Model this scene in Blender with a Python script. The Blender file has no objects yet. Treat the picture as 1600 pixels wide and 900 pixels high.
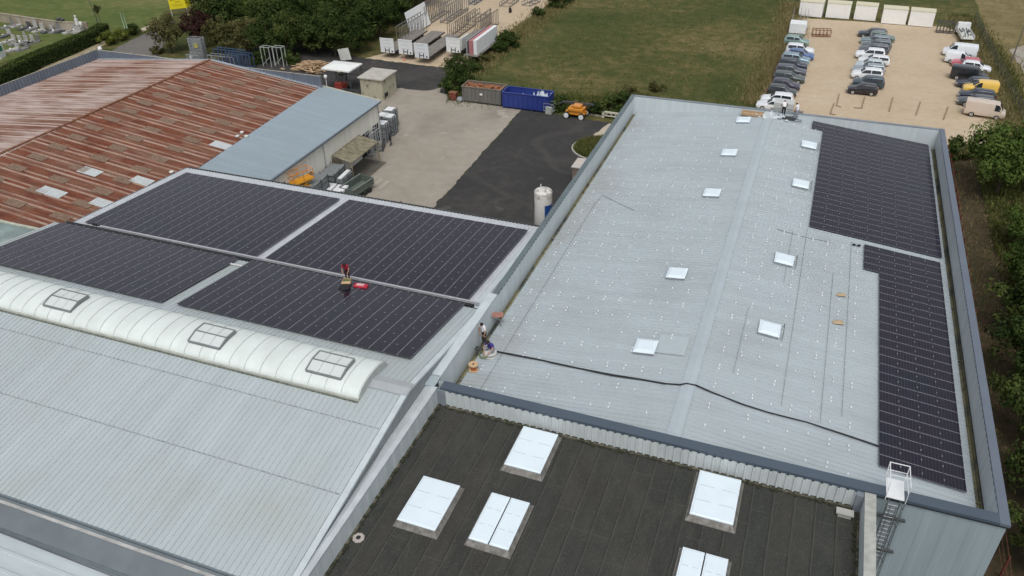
import bpy, bmesh, math, random
from mathutils import Vector, Matrix
R = math.radians
random.seed(7)
scene = bpy.context.scene
col = scene.collection

# ------------------------------------------------------------------ camera, sky, sun, exposure
CAMH = 42.0
CF = 1253.0                      # focal length in pixels of a 1600 px wide picture
M3 = ((0.93502108, 0.35404654, -0.01966280),
      (-0.18205186, 0.52689804, 0.83020213),
      (-0.30429049, 0.77267684, -0.55711560))   # rows: right, up, forward
cam_d = bpy.data.cameras.new('camera'); cam = bpy.data.objects.new('camera', cam_d); col.objects.link(cam)
cam.matrix_world = Matrix(((M3[0][0], M3[1][0], -M3[2][0], 0), (M3[0][1], M3[1][1], -M3[2][1], 0),
                           (M3[0][2], M3[1][2], -M3[2][2], CAMH), (0, 0, 0, 1)))
cam_d.sensor_width = 36; cam_d.lens = CF / 1600 * 36; cam_d.clip_start = .5; cam_d.clip_end = 2000
scene.camera = cam
SUN_EL, SUN_AZ = R(60), R(160)   # azimuth measured from +Y towards +X
w = bpy.data.worlds.new('World'); scene.world = w; w.use_nodes = True
nt = w.node_tree; nt.nodes.clear()
sky = nt.nodes.new('ShaderNodeTexSky'); sky.sky_type = 'NISHITA'; sky.sun_disc = False
sky.sun_elevation = SUN_EL; sky.sun_rotation = SUN_AZ; sky.dust_density = 4.0; sky.air_density = 1.0; sky.ozone_density = 1.0
hs = nt.nodes.new('ShaderNodeHueSaturation'); hs.inputs['Saturation'].default_value = .26
bg = nt.nodes.new('ShaderNodeBackground'); bg.inputs[1].default_value = 0.14
wo = nt.nodes.new('ShaderNodeOutputWorld')
nt.links.new(sky.outputs[0], hs.inputs['Color']); nt.links.new(hs.outputs[0], bg.inputs[0]); nt.links.new(bg.outputs[0], wo.inputs[0])
sl = bpy.data.lights.new('sun', 'SUN'); sl.energy = 1.1; sl.angle = R(28); sl.color = (1, .97, .93)
so = bpy.data.objects.new('sun', sl); col.objects.link(so)
sd = Vector((math.sin(SUN_AZ) * math.cos(SUN_EL), math.cos(SUN_AZ) * math.cos(SUN_EL), math.sin(SUN_EL)))
so.rotation_euler = (-sd).to_track_quat('-Z', 'Y').to_euler()
scene.view_settings.view_transform = 'Standard'; scene.view_settings.look = 'None'
scene.view_settings.exposure = 0.0; scene.view_settings.gamma = 1; scene.view_settings.use_curve_mapping = False

def ray(u, v):
    a, b = (u - 800) / CF, -(v - 450) / CF
    return Vector([M3[0][i] * a + M3[1][i] * b + M3[2][i] for i in range(3)])
def G(u, v, z=0.0):              # the point at height z that was measured at (u, v) in the survey photograph
    r = ray(u, v); t = (z - CAMH) / r.z
    return Vector((r.x * t, r.y * t, z))
def PR(p):
    q = Vector(p) - Vector((0, 0, CAMH)); c = [sum(M3[k][i] * q[i] for i in range(3)) for k in range(3)]
    return (800 + CF * c[0] / c[2], 450 - CF * c[1] / c[2])

# ------------------------------------------------------------------ mesh helpers
class MB:
    def __init__(s): s.v = []; s.f = []; s.m = []; s.uv = {}
    def add(s, vs, fs, m=0):
        n = len(s.v); s.v += [tuple(x) for x in vs]
        for f in fs: s.f.append(tuple(i + n for i in f)); s.m.append(m)
        return s
    def quad(s, a, b, c, d, m=0): return s.add([a, b, c, d], [(0, 1, 2, 3)], m)
    def poly(s, pts, m=0): return s.add(pts, [tuple(range(len(pts)))], m)
    def box(s, x0, y0, z0, x1, y1, z1, m=0, T=None):
        vs = [Vector(p) for p in [(x0,y0,z0),(x1,y0,z0),(x1,y1,z0),(x0,y1,z0),(x0,y0,z1),(x1,y0,z1),(x1,y1,z1),(x0,y1,z1)]]
        if T: vs = [T @ p for p in vs]
        return s.add(vs, [(0,3,2,1),(4,5,6,7),(0,1,5,4),(1,2,6,5),(2,3,7,6),(3,0,4,7)], m)
    def beam(s, a, b, wd, ht=None, m=0, up=(0, 0, 1)):
        a, b = Vector(a), Vector(b); d = (b - a).normalized(); u = Vector(up)
        if abs(d.dot(u)) > .98: u = Vector((0, 1, 0))
        x = d.cross(u).normalized(); z = x.cross(d); ht = ht or wd; x *= wd / 2; z *= ht / 2
        vs = [a-x-z, a+x-z, a+x+z, a-x+z, b-x-z, b+x-z, b+x+z, b-x+z]
        return s.add(vs, [(0,1,2,3),(7,6,5,4),(0,4,5,1),(1,5,6,2),(2,6,7,3),(3,7,4,0)], m)
    def tube(s, pts, r, n=6, m=0, cap=True):
        pts = [Vector(p) for p in pts]; rr = r if isinstance(r, (list, tuple)) else [r] * len(pts); rings = []
        for i, p in enumerate(pts):
            d = (pts[min(i+1, len(pts)-1)] - pts[max(i-1, 0)]).normalized()
            u = Vector((0, 0, 1)) if abs(d.z) < .9 else Vector((1, 0, 0))
            x = d.cross(u).normalized(); y = d.cross(x)
            rings.append([p + (x * math.cos(2*math.pi*k/n) + y * math.sin(2*math.pi*k/n)) * rr[i] for k in range(n)])
        vs = [q for g in rings for q in g]; fs = []
        for i in range(len(pts) - 1):
            for k in range(n): fs.append((i*n+k, i*n+(k+1) % n, (i+1)*n+(k+1) % n, (i+1)*n+k))
        if cap: fs += [tuple(range(n))[::-1], tuple((len(pts)-1)*n+k for k in range(n))]
        return s.add(vs, fs, m)
    def lathe(s, prof, c=(0, 0, 0), n=16, m=0, T=None):
        vs = []; fs = []
        for (r, z) in prof:
            for k in range(n):
                p = Vector((c[0] + r*math.cos(2*math.pi*k/n), c[1] + r*math.sin(2*math.pi*k/n), c[2] + z)); vs.append(T @ p if T else p)
        for i in range(len(prof) - 1):
            for k in range(n): fs.append((i*n+k, i*n+(k+1) % n, (i+1)*n+(k+1) % n, (i+1)*n+k))
        fs.append(tuple(range(n))[::-1]); fs.append(tuple((len(prof)-1)*n+k for k in range(n)))
        return s.add(vs, fs, m)
    def sheet(s, A, B, C_, D, n=None, pitch=.333, h=.032, m=0, top=.16, web=.05):
        """ribbed metal sheet: ribs run A->B and D->C_, profile goes across A->D"""
        A, B, C_, D = map(Vector, (A, B, C_, D)); L = (D - A).length; k = max(1, round(L / pitch))
        nrm = (B - A).cross(D - A).normalized()
        if nrm.z < 0 or (abs(nrm.z) < 1e-3 and False): nrm = -nrm
        ts = []
        for i in range(k):
            for (q, hh) in ((0, 0), (1 - top - 2*web, 0), (1 - top - web, h), (1 - web, h)): ts.append(((i + q) / k, hh))
        ts.append((1, 0)); vs = []; fs = []
        for (q, hh) in ts:
            vs.append(A.lerp(D, q) + nrm * hh); vs.append(B.lerp(C_, q) + nrm * hh)
        for i in range(len(ts) - 1): fs.append((2*i, 2*i+1, 2*i+3, 2*i+2))
        return s.add(vs, fs, m)
    def build(s, name, mats, parent=None, smooth=False, bevel=0):
        me = bpy.data.meshes.new(name); me.from_pydata([tuple(v) for v in s.v], [], s.f)
        if not isinstance(mats, (list, tuple)): mats = [mats]
        for mm in mats: me.materials.append(mm)
        if len(mats) > 1: me.polygons.foreach_set('material_index', s.m)
        if smooth: me.polygons.foreach_set('use_smooth', [True] * len(me.polygons))
        me.update(); o = bpy.data.objects.new(name, me); col.objects.link(o)
        if parent: o.parent = parent
        if bevel:
            b = o.modifiers.new('bevel', 'BEVEL'); b.width = bevel; b.segments = 2; b.limit_method = 'ANGLE'
        return o
def tag(o, label=None, cat=None, group=None, kind=None):
    if label: o['label'] = label
    if cat: o['category'] = cat
    if group: o['group'] = group
    if kind: o['kind'] = kind
    return o
def empty(name, loc=(0, 0, 0), rz=0, label=None, cat=None, group=None):
    o = bpy.data.objects.new(name, None); col.objects.link(o); o.location = loc; o.rotation_euler = (0, 0, rz); o.empty_display_size = .3
    return tag(o, label, cat, group)
KIDS = {}
def children(o): return [c for c in bpy.data.objects if c.parent == o]
def copy_tree(o, loc=None, rz=None, label=None, sc=None):
    c = o.copy(); col.objects.link(c)
    if loc is not None: c.location = loc
    if rz is not None: c.rotation_euler = (0, 0, rz)
    if sc: c.scale = sc if isinstance(sc, tuple) else (sc, sc, sc)
    if label: c['label'] = label
    for ch in list(o.children):
        d = ch.copy(); col.objects.link(d); d.parent = c
        for g in list(ch.children):
            e = g.copy(); col.objects.link(e); e.parent = d
    return c

# ------------------------------------------------------------------ materials
def srgb(r, g, b):
    f = lambda c: (c/255/12.92 if c/255 <= .04045 else ((c/255+.055)/1.055)**2.4)
    return (f(r), f(g), f(b))
def mat(name, c, rough=.7, metal=0.0, var=.12, scale=1.5, c2=None, detail=6, bump=0, bscale=20, spec=.5, stretch=None, fine=0, emis=None, obj=False):
    """base colour c, mixed towards c2 (or a darker/lighter self) by noise in world space"""
    m = bpy.data.materials.new(name); m.use_nodes = True; n = m.node_tree; b = n.nodes['Principled BSDF']
    b.inputs['Roughness'].default_value = rough; b.inputs['Metallic'].default_value = metal; b.inputs['Specular IOR Level'].default_value = spec
    if obj: geo = n.nodes.new('ShaderNodeTexCoord'); P = geo.outputs['Object']
    else: geo = n.nodes.new('ShaderNodeNewGeometry'); P = geo.outputs['Position']
    if stretch:
        mp = n.nodes.new('ShaderNodeMapping'); mp.inputs['Scale'].default_value = stretch; n.links.new(P, mp.inputs[0]); P = mp.outputs[0]
    if var or c2:
        no = n.nodes.new('ShaderNodeTexNoise'); no.inputs['Scale'].default_value = scale; no.inputs['Detail'].default_value = detail; no.inputs['Roughness'].default_value = .62
        n.links.new(P, no.inputs[0])
        rp = n.nodes.new('ShaderNodeValToRGB'); rp.color_ramp.elements[0].position = .34; rp.color_ramp.elements[1].position = .66
        a = tuple(x * (1 - var) for x in c) if not c2 else c; d = tuple(min(1, x * (1 + var)) for x in c) if not c2 else c2
        rp.color_ramp.elements[0].color = (*a, 1); rp.color_ramp.elements[1].color = (*d, 1)
        n.links.new(no.outputs[0], rp.inputs[0]); out = rp.outputs[0]
        if fine:
            n2 = n.nodes.new('ShaderNodeTexNoise'); n2.inputs['Scale'].default_value = scale * 14; n2.inputs['Detail'].default_value = 4; n.links.new(P, n2.inputs[0])
            mr = n.nodes.new('ShaderNodeMapRange'); mr.inputs[1].default_value = .3; mr.inputs[2].default_value = .7; mr.inputs[3].default_value = 1 - fine; mr.inputs[4].default_value = 1 + fine
            n.links.new(n2.outputs[0], mr.inputs[0]); mx = n.nodes.new('ShaderNodeVectorMath'); mx.operation = 'SCALE'
            n.links.new(out, mx.inputs[0]); n.links.new(mr.outputs[0], mx.inputs['Scale']); out = mx.outputs[0]
        n.links.new(out, b.inputs['Base Color'])
    else: b.inputs['Base Color'].default_value = (*c, 1)
    if bump:
        nb = n.nodes.new('ShaderNodeTexNoise'); nb.inputs['Scale'].default_value = bscale; nb.inputs['Detail'].default_value = 5; n.links.new(P, nb.inputs[0])
        bn = n.nodes.new('ShaderNodeBump'); bn.inputs['Strength'].default_value = bump; bn.inputs['Distance'].default_value = .05
        n.links.new(nb.outputs[0], bn.inputs['Height']); n.links.new(bn.outputs[0], b.inputs['Normal'])
    return m
def ramp(n, fac, stops):
    r = n.nodes.new('ShaderNodeValToRGB'); e = r.color_ramp.elements
    e[0].position = stops[0][0]; e[0].color = (*stops[0][1], 1); e[1].position = stops[-1][0]; e[1].color = (*stops[-1][1], 1)
    for p, c in stops[1:-1]: k = e.new(p); k.color = (*c, 1)
    n.links.new(fac, r.inputs[0]); return r.outputs[0]
def noise(n, P, sc, det=6, rough=.6, stretch=None):
    if stretch: mp = n.nodes.new('ShaderNodeMapping'); mp.inputs['Scale'].default_value = stretch; n.links.new(P, mp.inputs[0]); P = mp.outputs[0]
    t = n.nodes.new('ShaderNodeTexNoise'); t.inputs['Scale'].default_value = sc; t.inputs['Detail'].default_value = det; t.inputs['Roughness'].default_value = rough; n.links.new(P, t.inputs[0]); return t.outputs[0]
def mixc(n, fac, a, b, typ='MIX'):
    m = n.nodes.new('ShaderNodeMix'); m.data_type = 'RGBA'; m.blend_type = typ
    def s(sock, v):
        if isinstance(v, tuple): sock.default_value = (*v, 1) if len(v) == 3 else v
        elif isinstance(v, (int, float)): sock.default_value = v
        else: n.links.new(v, sock)
    s(m.inputs[0], fac); s(m.inputs[6], a); s(m.inputs[7], b); return m.outputs[2]
def math_(n, op, a, b=None, clamp=False):
    m = n.nodes.new('ShaderNodeMath'); m.operation = op; m.use_clamp = clamp
    for i, v in enumerate((a, b)):
        if v is None: continue
        if isinstance(v, (int, float)): m.inputs[i].default_value = v
        else: n.links.new(v, m.inputs[i])
    return m.outputs[0]
def newmat(name, rough=.8, spec=.4):
    m = bpy.data.materials.new(name); m.use_nodes = True; n = m.node_tree; b = n.nodes['Principled BSDF']
    b.inputs['Roughness'].default_value = rough; b.inputs['Specular IOR Level'].default_value = spec
    g = n.nodes.new('ShaderNodeNewGeometry'); return m, n, b, g.outputs['Position']

# roof sheeting: slightly dirty, streaks run along the slope
def sheetmat(name, c, axis, dirt=.10, rough=.45, metal=.0, dirtc=(.22, .23, .20)):
    m, n, b, P = newmat(name, rough, .5)
    st = (.12, 1.6, .12) if axis == 'x' else (1.6, .12, .12)
    f1 = noise(n, P, 1.0, 5, .6, st); f2 = noise(n, P, .18, 4, .6); f3 = noise(n, P, 9, 3)
    c0 = tuple(x * .93 for x in c); c1 = tuple(x * 1.05 for x in c)
    o = ramp(n, f1, [(.3, c0), (.7, c1)])
    k = ramp(n, f2, [(.45, (0, 0, 0)), (.75, (1, 1, 1))]); k2 = math_(n, 'MULTIPLY', k, dirt * 3)
    o = mixc(n, k2, o, dirtc)
    k3 = ramp(n, f3, [(.62, (0, 0, 0)), (.78, (1, 1, 1))]); o = mixc(n, math_(n, 'MULTIPLY', k3, dirt), o, dirtc)
    n.links.new(o, b.inputs['Base Color']); b.inputs['Metallic'].default_value = metal; return m
def wallsheet(name, c, rough=.5):
    m, n, b, P = newmat(name, rough, .5)
    f = noise(n, P, 1.2, 5, .6, (1.5, 1.5, .15)); o = ramp(n, f, [(.3, tuple(x * .88 for x in c)), (.7, tuple(x * 1.05 for x in c))])
    n.links.new(o, b.inputs['Base Color']); return m
ROOFX = sheetmat('hall_roof_sheet', (.385, .44, .468), 'x', .08)
_n = ROOFX.node_tree; _b = _n.nodes['Principled BSDF']; _s = _b.inputs['Base Color'].links[0].from_socket; _g = _n.nodes.new('ShaderNodeNewGeometry'); _sp = _n.nodes.new('ShaderNodeSeparateXYZ'); _n.links.new(_g.outputs['Position'], _sp.inputs[0])
_e = math_(_n, 'MULTIPLY', math_(_n, 'SUBTRACT', -12.5, _sp.outputs[0]), .3, True)   # run-off dirt that gathers towards the left gutter
_k = math_(_n, 'MULTIPLY', _e, ramp(_n, noise(_n, _g.outputs['Position'], .22, 5, .65), [(.44, (0, 0, 0)), (.66, (.5, .5, .5))]))
_o = mixc(_n, _k, _s, (.30, .29, .27)); _l = ramp(_n, noise(_n, _g.outputs['Position'], .5, 4, .6, (.25, .9, 1)), [(.62, (0, 0, 0)), (.74, (.22, .22, .22))]); _o = mixc(_n, _l, _o, (.30, .34, .35)); _n.links.new(_o, _b.inputs['Base Color'])
ROOFY = sheetmat('white_roof_sheet', (.41, .465, .488), 'y', .12, dirtc=(.33, .34, .27))
ROOFT = sheetmat('blue_grey_roof_sheet', (.27, .335, .38), 'x', .06)
WALLW = wallsheet('light_grey_cladding', (.50, .56, .60)); WALLF = wallsheet('front_cladding', (.30, .37, .41)); WALLG = wallsheet('dark_grey_cladding', (.20, .22, .23))
WALLB = wallsheet('blue_grey_cladding', (.15, .18, .225)); WALLC = wallsheet('cream_render', (.78, .77, .69), .85)
CAP = mat('dark_grey_trim', (.070, .095, .125), .45, 0, .06, .5); CAPL = mat('light_grey_trim', (.50, .56, .58), .45, 0, .08, 1.2)
CAPM = mat('mid_grey_trim', (.20, .23, .26), .4, 0, .15, 1.5, stretch=(.3, 1, 1)); CAPD = mat('grey_green_trim', (.11, .145, .155), .5, 0, .15, .4)
GUT = mat('dirty_gutter', (.10, .115, .105), .8, 0, 0, .8, c2=(.24, .22, .14)); DARK = mat('dark_gap', (.02, .022, .025), .8, 0, .2, 2)
WHITE = mat('white_paint', (.72, .74, .75), .5, 0, .04, 3); WHITED = mat('weathered_white', (.60, .61, .58), .6, 0, .12, 1.2)
SKYL = mat('opal_polycarbonate', (.70, .80, .86), .25, 0, .03, .6); VAULT = mat('milky_polyester_vault', (.64, .70, .68), .45, 0, .07, .8, stretch=(1, .5, 1))
ALU = mat('aluminium', (.55, .56, .57), .4, .6, .05, 5); GALV = mat('galvanised_steel', (.34, .36, .38), .5, .3, .2, 4); STEEL = mat('dark_steel', (.08, .085, .09), .5, .3, .2, 4)
BLACK = mat('black_rubber', (.012, .012, .013), .6, 0, .2, 5); WOODM = mat('raw_timber', (.42, .29, .17), .8, 0, .2, 4); CORR = mat('rusty_steel', (.13, .05, .028), .85, 0, 0, 2.5, c2=(.25, .12, .06))
CONC = mat('old_concrete', (.30, .285, .24), .9, 0, .15, .8, fine=.1)
def paint(name, c, rough=.3, metal=0): 
    m = mat(name, c, rough, metal, .03, 1.0, obj=True); m.node_tree.nodes['Principled BSDF'].inputs['Coat Weight'].default_value = 1.0; m.node_tree.nodes['Principled BSDF'].inputs['Coat Roughness'].default_value = .08; return m
CARGLASS = mat('tinted_glass', (.022, .028, .034), .08, 0, 0); TYRE = BLACK; LAMPR = mat('red_lamp', (.25, .01, .01), .2, 0, 0); LAMPW = mat('clear_lamp', (.6, .62, .62), .15, 0, 0)

# solar cell glass, drawn from the panel's own UVs (u across six cells, v along the panel)
def solarmat(name):
    m, n, b, P = newmat(name, .12, .50)
    uv = n.nodes.new('ShaderNodeUVMap'); sp = n.nodes.new('ShaderNodeSeparateXYZ'); n.links.new(uv.outputs[0], sp.inputs[0]); U, V = sp.outputs[0], sp.outputs[1]
    def line(x, k, wd):   # 1 where frac(x*k) is within wd of an integer
        a = math_(n, 'MULTIPLY', x, k); a = math_(n, 'FRACT', a); a = math_(n, 'SUBTRACT', a, .5); a = math_(n, 'ABSOLUTE', a)
        return math_(n, 'GREATER_THAN', a, .5 - wd * k)
    f = noise(n, P, .25, 3, .5); base = ramp(n, f, [(.3, (.009, .007, .018)), (.55, (.012, .010, .018)), (.7, (.007, .010, .020))])
    oi = n.nodes.new('ShaderNodeObjectInfo'); base = mixc(n, math_(n, 'MULTIPLY', oi.outputs['Random'], .5), base, (.010, .009, .020))
    mr = n.nodes.new('ShaderNodeMapRange'); mr.inputs[3].default_value = .08; mr.inputs[4].default_value = .19; n.links.new(oi.outputs['Random'], mr.inputs[0]); n.links.new(mr.outputs[0], b.inputs['Roughness'])
    o = mixc(n, math_(n, 'MULTIPLY', line(U, 6, .010), .8), base, (.050, .045, .062))
    o = mixc(n, math_(n, 'MULTIPLY', line(V, 20, .0026), .7), o, (.040, .037, .055))
    o = mixc(n, math_(n, 'MULTIPLY', line(V, 2, .0095), 1.0), o, (.27, .26, .30))
    d = noise(n, P, 3, 4); kd = ramp(n, d, [(.5, (0, 0, 0)), (.8, (.03, .03, .03))]); o = mixc(n, kd, o, (.20, .19, .17))
    n.links.new(o, b.inputs['Base Color']); b.inputs['IOR'].default_value = 1.5
    return m
SOLAR = solarmat('solar_cells'); FRAME = mat('solar_frame', (.11, .105, .12), .4, .3, 0); CLAMP = mat('clamp_metal', (.74, .76, .78), .4, 0, 0); CLAMPG = mat('clamp_grey', (.30, .30, .33), .4, 0, 0)

# ------------------------------------------------------------------ ground
def groundmat(name, stops, s1, s2, mixf=.5, bump=.3, bs=6, rough=.95, stretch=None):
    m, n, b, P = newmat(name, rough, .2)
    a = noise(n, P, s1, 8, .62, stretch); c = noise(n, P, s2, 6, .6); t = math_(n, 'ADD', math_(n, 'MULTIPLY', a, 1 - mixf), math_(n, 'MULTIPLY', c, mixf))
    o = ramp(n, t, stops); n.links.new(o, b.inputs['Base Color'])
    if bump:
        h = noise(n, P, bs, 6, .7); bn = n.nodes.new('ShaderNodeBump'); bn.inputs['Strength'].default_value = bump; bn.inputs['Distance'].default_value = .3; n.links.new(h, bn.inputs['Height']); n.links.new(bn.outputs[0], b.inputs['Normal'])
    return m
FIELD = groundmat('meadow', [(.30, (.036, .050, .012)), (.42, (.052, .068, .018)), (.5, (.078, .084, .026)), (.56, (.125, .108, .042)), (.66, (.20, .16, .075))], .035, .55, .42, .6, 3.5, stretch=(1, 1.4, 1))
GREEN = groundmat('green_meadow', [(.32, (.05, .085, .018)), (.5, (.10, .125, .035)), (.66, (.19, .17, .075))], .05, .5, .45, .4, 3)
DRYG = groundmat('dry_grass', [(.3, (.10, .085, .035)), (.5, (.19, .155, .07)), (.7, (.29, .24, .12))], .3, 1.5, .5, .6, 5)
SOIL = groundmat('brown_soil', [(.3, (.030, .034, .014)), (.46, (.050, .042, .022)), (.58, (.085, .060, .036)), (.7, (.13, .10, .06))], .2, 1.2, .5, .7, 4)
SAND = groundmat('sandy_gravel', [(.3, (.40, .315, .22)), (.5, (.475, .385, .275)), (.7, (.54, .45, .335))], .08, 1.1, .45, .12, 12)
YARD = groundmat('yard_concrete', [(.3, (.255, .225, .185)), (.5, (.31, .28, .235)), (.7, (.37, .335, .285))], .07, .8, .4, .1, 10)
YARD2 = groundmat('pale_yard_concrete', [(.3, (.40, .35, .27)), (.7, (.48, .43, .34))], .2, 1.2, .4, .1, 10)
ASPH = groundmat('asphalt', [(.3, (.036, .035, .036)), (.5, (.047, .046, .045)), (.62, (.066, .063, .060)), (.72, (.11, .103, .095))], .10, .9, .38, .15, 14)
ROAD = groundmat('old_road', [(.3, (.11, .105, .10)), (.7, (.19, .18, .165))], .15, 1.5, .5, .1, 10)
PATH = groundmat('path_gravel', [(.3, (.24, .20, .12)), (.7, (.42, .36, .25))], .3, 1.5, .5, .2, 8)
def stains(m, sc, lo, hi, c, amt, warp=1.5, rings=True):
    n = m.node_tree; b = n.nodes['Principled BSDF']; src = b.inputs['Base Color'].links[0].from_socket; g = n.nodes.new('ShaderNodeNewGeometry'); P = g.outputs['Position']
    f = noise(n, P, sc, 4, .55, (1, .8, 1)); k = ramp(n, f, [(lo, (0, 0, 0)), (hi, (amt, amt, amt))]); o = mixc(n, k, src, c)
    if rings:                                        # curved tyre tracks: thin iso-lines of a slow noise
        f2 = noise(n, P, .035, 1.5, .4); t = math_(n, 'ABSOLUTE', math_(n, 'SUBTRACT', math_(n, 'FRACT', math_(n, 'MULTIPLY', f2, 9)), .5)); k2 = ramp(n, t, [(0, (.28, .28, .28)), (.035, (.2, .2, .2)), (.07, (0, 0, 0))]); o = mixc(n, math_(n, 'MULTIPLY', k2, noise(n, P, .3, 3)), o, c)
    n.links.new(o, b.inputs['Base Color'])
stains(YARD, .13, .52, .70, (.20, .18, .15), .6); stains(YARD, .6, .66, .74, (.16, .145, .125), .6, rings=False); stains(YARD, .22, .64, .70, (.46, .43, .38), .5, rings=False)
stains(ASPH, .35, .66, .72, (.12, .115, .105), .5); stains(SAND, .12, .52, .72, (.42, .31, .20), .5)
LZ = [0.0]
def ground(name, pts, m, z=None):
    LZ[0] += .004
    rj = random.Random(len(name)); q_ = []
    for i, p in enumerate(pts):                       # edges are never ruler straight: short steps with a few cm of wander
        a, c = Vector((p[0], p[1])), Vector((pts[(i+1) % len(pts)][0], pts[(i+1) % len(pts)][1])); L = (c - a).length; k = max(1, min(60, int(L / .7)))
        for j in range(k):
            e = a.lerp(c, j / k); w_ = .10 if j else 0; q_.append((e.x + rj.gauss(0, w_), e.y + rj.gauss(0, w_)))
    pts = q_
    b = MB(); b.poly([(p[0], p[1], LZ[0]) for p in pts]); o = b.build(name, m); o['kind'] = 'structure'
    if o.data.polygons[0].normal.z < 0: o.data.flip_normals()
    return o
gs = MB(); gs.quad((-600, -300, 0), (600, -300, 0), (600, 900, 0), (-600, 900, 0)); tag(gs.build('ground', FIELD), kind='structure')
P2 = lambda *a: [G(u, v) for u, v in a]
ground('meadow', [G(0, 40), G(160, 55), G(240, 40), G(300, -40), G(200, -160), G(-300, -160), G(-400, 60)], GREEN)
ground('field', [(26.5, 60), (26.5, 200), (34, 260), (120, 260), (120, 60)], DRYG)
ground('soil', [(12, 20), (12, 104.5), (19, 105), (27, 112), (60, 112), (60, 20)], SOIL)
ground('soil_strip', [(12.2, 45), (12.2, 104), (15.2, 104.5), (15.4, 45)], DRYG)
ground('parking_lot', [G(1243, 28), G(1475, 42), G(1502, 52), G(1522, 110), G(1563, 205), (20.2, 104.5), (11, 103.2), (-9.5, 103), G(1190, 168), G(1186, 150), G(1215, 112)], SAND)
ground('verge', [(-11, 99), (-11, 103.2), (12, 103.4), (12, 79)], DRYG)
ground('trailer_yard', [G(567, 92), G(640, 74), G(640, 40), G(700, -60), G(900, -60), G(868, 0), G(800, 45), G(712, 108)], SAND)
ground('road_asphalt', [(-95, 103), (-90, 120), G(566, 91), G(712, 108), (-53.2, 106.5), (-44, 101.5), (-44, 92), (-100, 95)], ASPH)
ground('yard', [(-51, 50), (-51, 84.4), (-96, 86), (-96, 97), (-62.5, 97.5), (-57.8, 103.4), G(650, 141), G(668, 142), G(690, 137), (-51.5, 103.3), (-46, 101.6), (-37.6, 100.6), G(672, 331), (-36.5, 50)], YARD)
ground('asphalt_yard', [(-37.6, 100.62), G(672, 331), (-36.5, 50), (-17, 50), (-17, 99.4), (-30, 100.3)], ASPH)
ground('pale_apron', [(-25.6, 95.2), (-24.6, 99.6), (-17.2, 99.4), (-17.2, 94.0)], YARD2)
ground('old_road', [G(170, 82), G(195, 68), G(240, 47), G(262, 30), G(275, 36), G(262, 60), G(250, 82), (-95, 92), (-101, 88)], ROAD)
ground('path', [G(0, 124), G(60, 98), G(162, 63), G(166, 70), G(70, 110), G(0, 139), G(-60, 160), G(-60, 148)], PATH)
ground('footpath', [G(220, 45), G(237, 38), G(240, 43), G(223, 50)], YARD2)
ground('concrete_pad', [G(1577, 78), G(1640, 60), G(1660, 150), G(1605, 122)], YARD)
ground('cemetery_ground', [G(-80, 40), G(0, 27), G(140, 40), G(160, 45), G(0, 100), G(-80, 130)], GREEN)

# ================================================================== THE LARGE HALL (right)
HX0, HX1, HY0, HY1, HP = -17.38, 12.17, 30.80, 79.45, 12.0
RX, RZ = -3.45, 11.80          # ridge
XL, ZL, XR_, ZR = -16.62, 10.28, 11.42, 10.30
def hz(x): return RZ + (ZL - RZ) * (RX - x) / (RX - XL) if x < RX else RZ + (ZR - RZ) * (x - RX) / (XR_ - RX)
def HP_(u, v, dz=0):            # point of the hall roof measured at (u, v)
    r = ray(u, v); z = 11.2
    for _ in range(8): t = (z + dz - CAMH) / r.z; z = hz(r.x * t)
    return Vector((r.x * t, r.y * t, z + dz))
hall = empty('warehouse', (-2.6, 55, 0), label='large hall with pale grey roof, dark parapet cap and caged ladder on its front', cat='warehouse')
def K(o, parent): o.parent = parent; o.matrix_parent_inverse = parent.matrix_world.inverted() if False else Matrix.Translation(-parent.location); return o
b = MB()                         # roof sheets: real trapezoid ribs running down both slopes
b.sheet((RX, HY0 + .55, RZ), (XL, HY0 + .55, ZL), (XL, HY1 - .35, ZL), (RX, HY1 - .35, RZ), h=.05, top=.13, web=.05)
b.sheet((RX, HY0 + .55, RZ), (XR_, HY0 + .55, ZR), (XR_, HY1 - .35, ZR), (RX, HY1 - .35, RZ), h=.05, top=.13, web=.05)
hroof = K(b.build('roof', ROOFX), hall)
b = MB(); b.add([(RX-.40, HY0+.5, hz(RX-.40)+.055), (RX, HY0+.5, RZ+.075), (RX+.34, HY0+.5, hz(RX+.34)+.055), (RX-.40, HY1-.36, hz(RX-.40)+.055), (RX, HY1-.36, RZ+.075), (RX+.34, HY1-.36, hz(RX+.34)+.055)], [(0, 1, 4, 3), (1, 2, 5, 4)])
b.beam((RX-.41, HY0+.5, hz(RX-.41)+.055), (RX-.41, HY1-.36, hz(RX-.41)+.055), .03, .03); b.beam((RX+.35, HY0+.5, hz(RX+.35)+.05), (RX+.35, HY1-.36, hz(RX+.35)+.05), .03, .06)
K(b.build('ridge_flashing', mat('ridge_flashing', (.385, .445, .48), .4, 0, .05, .8)), hall)
def clad(b, p, q, z0, z1, out, pitch=.25, h=.03):   # vertical ribbed cladding between p and q
    p, q = Vector((*p, 0)), Vector((*q, 0)); L = (q - p).length; k = max(1, round(L / pitch)); o = Vector((*out, 0)); vs = []; fs = []
    for i in range(k):
        for (t, hh) in ((0, 0), (.60, 0), (.68, h), (.92, h)):
            s = p.lerp(q, (i + t) / k) + o * hh; vs += [(s.x, s.y, z0), (s.x, s.y, z1)]
    vs += [(q.x, q.y, z0), (q.x, q.y, z1)]
    for i in range(len(vs) // 2 - 1): fs.append((2*i, 2*i+2, 2*i+3, 2*i+1))
    return b.add(vs, fs)
def wallpart(name, p, q, z0, z1, out, m, parent, pitch=.25, h=.03): b = MB(); clad(b, p, q, z0, z1, out, pitch, h); return K(b.build(name, m), parent)
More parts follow.
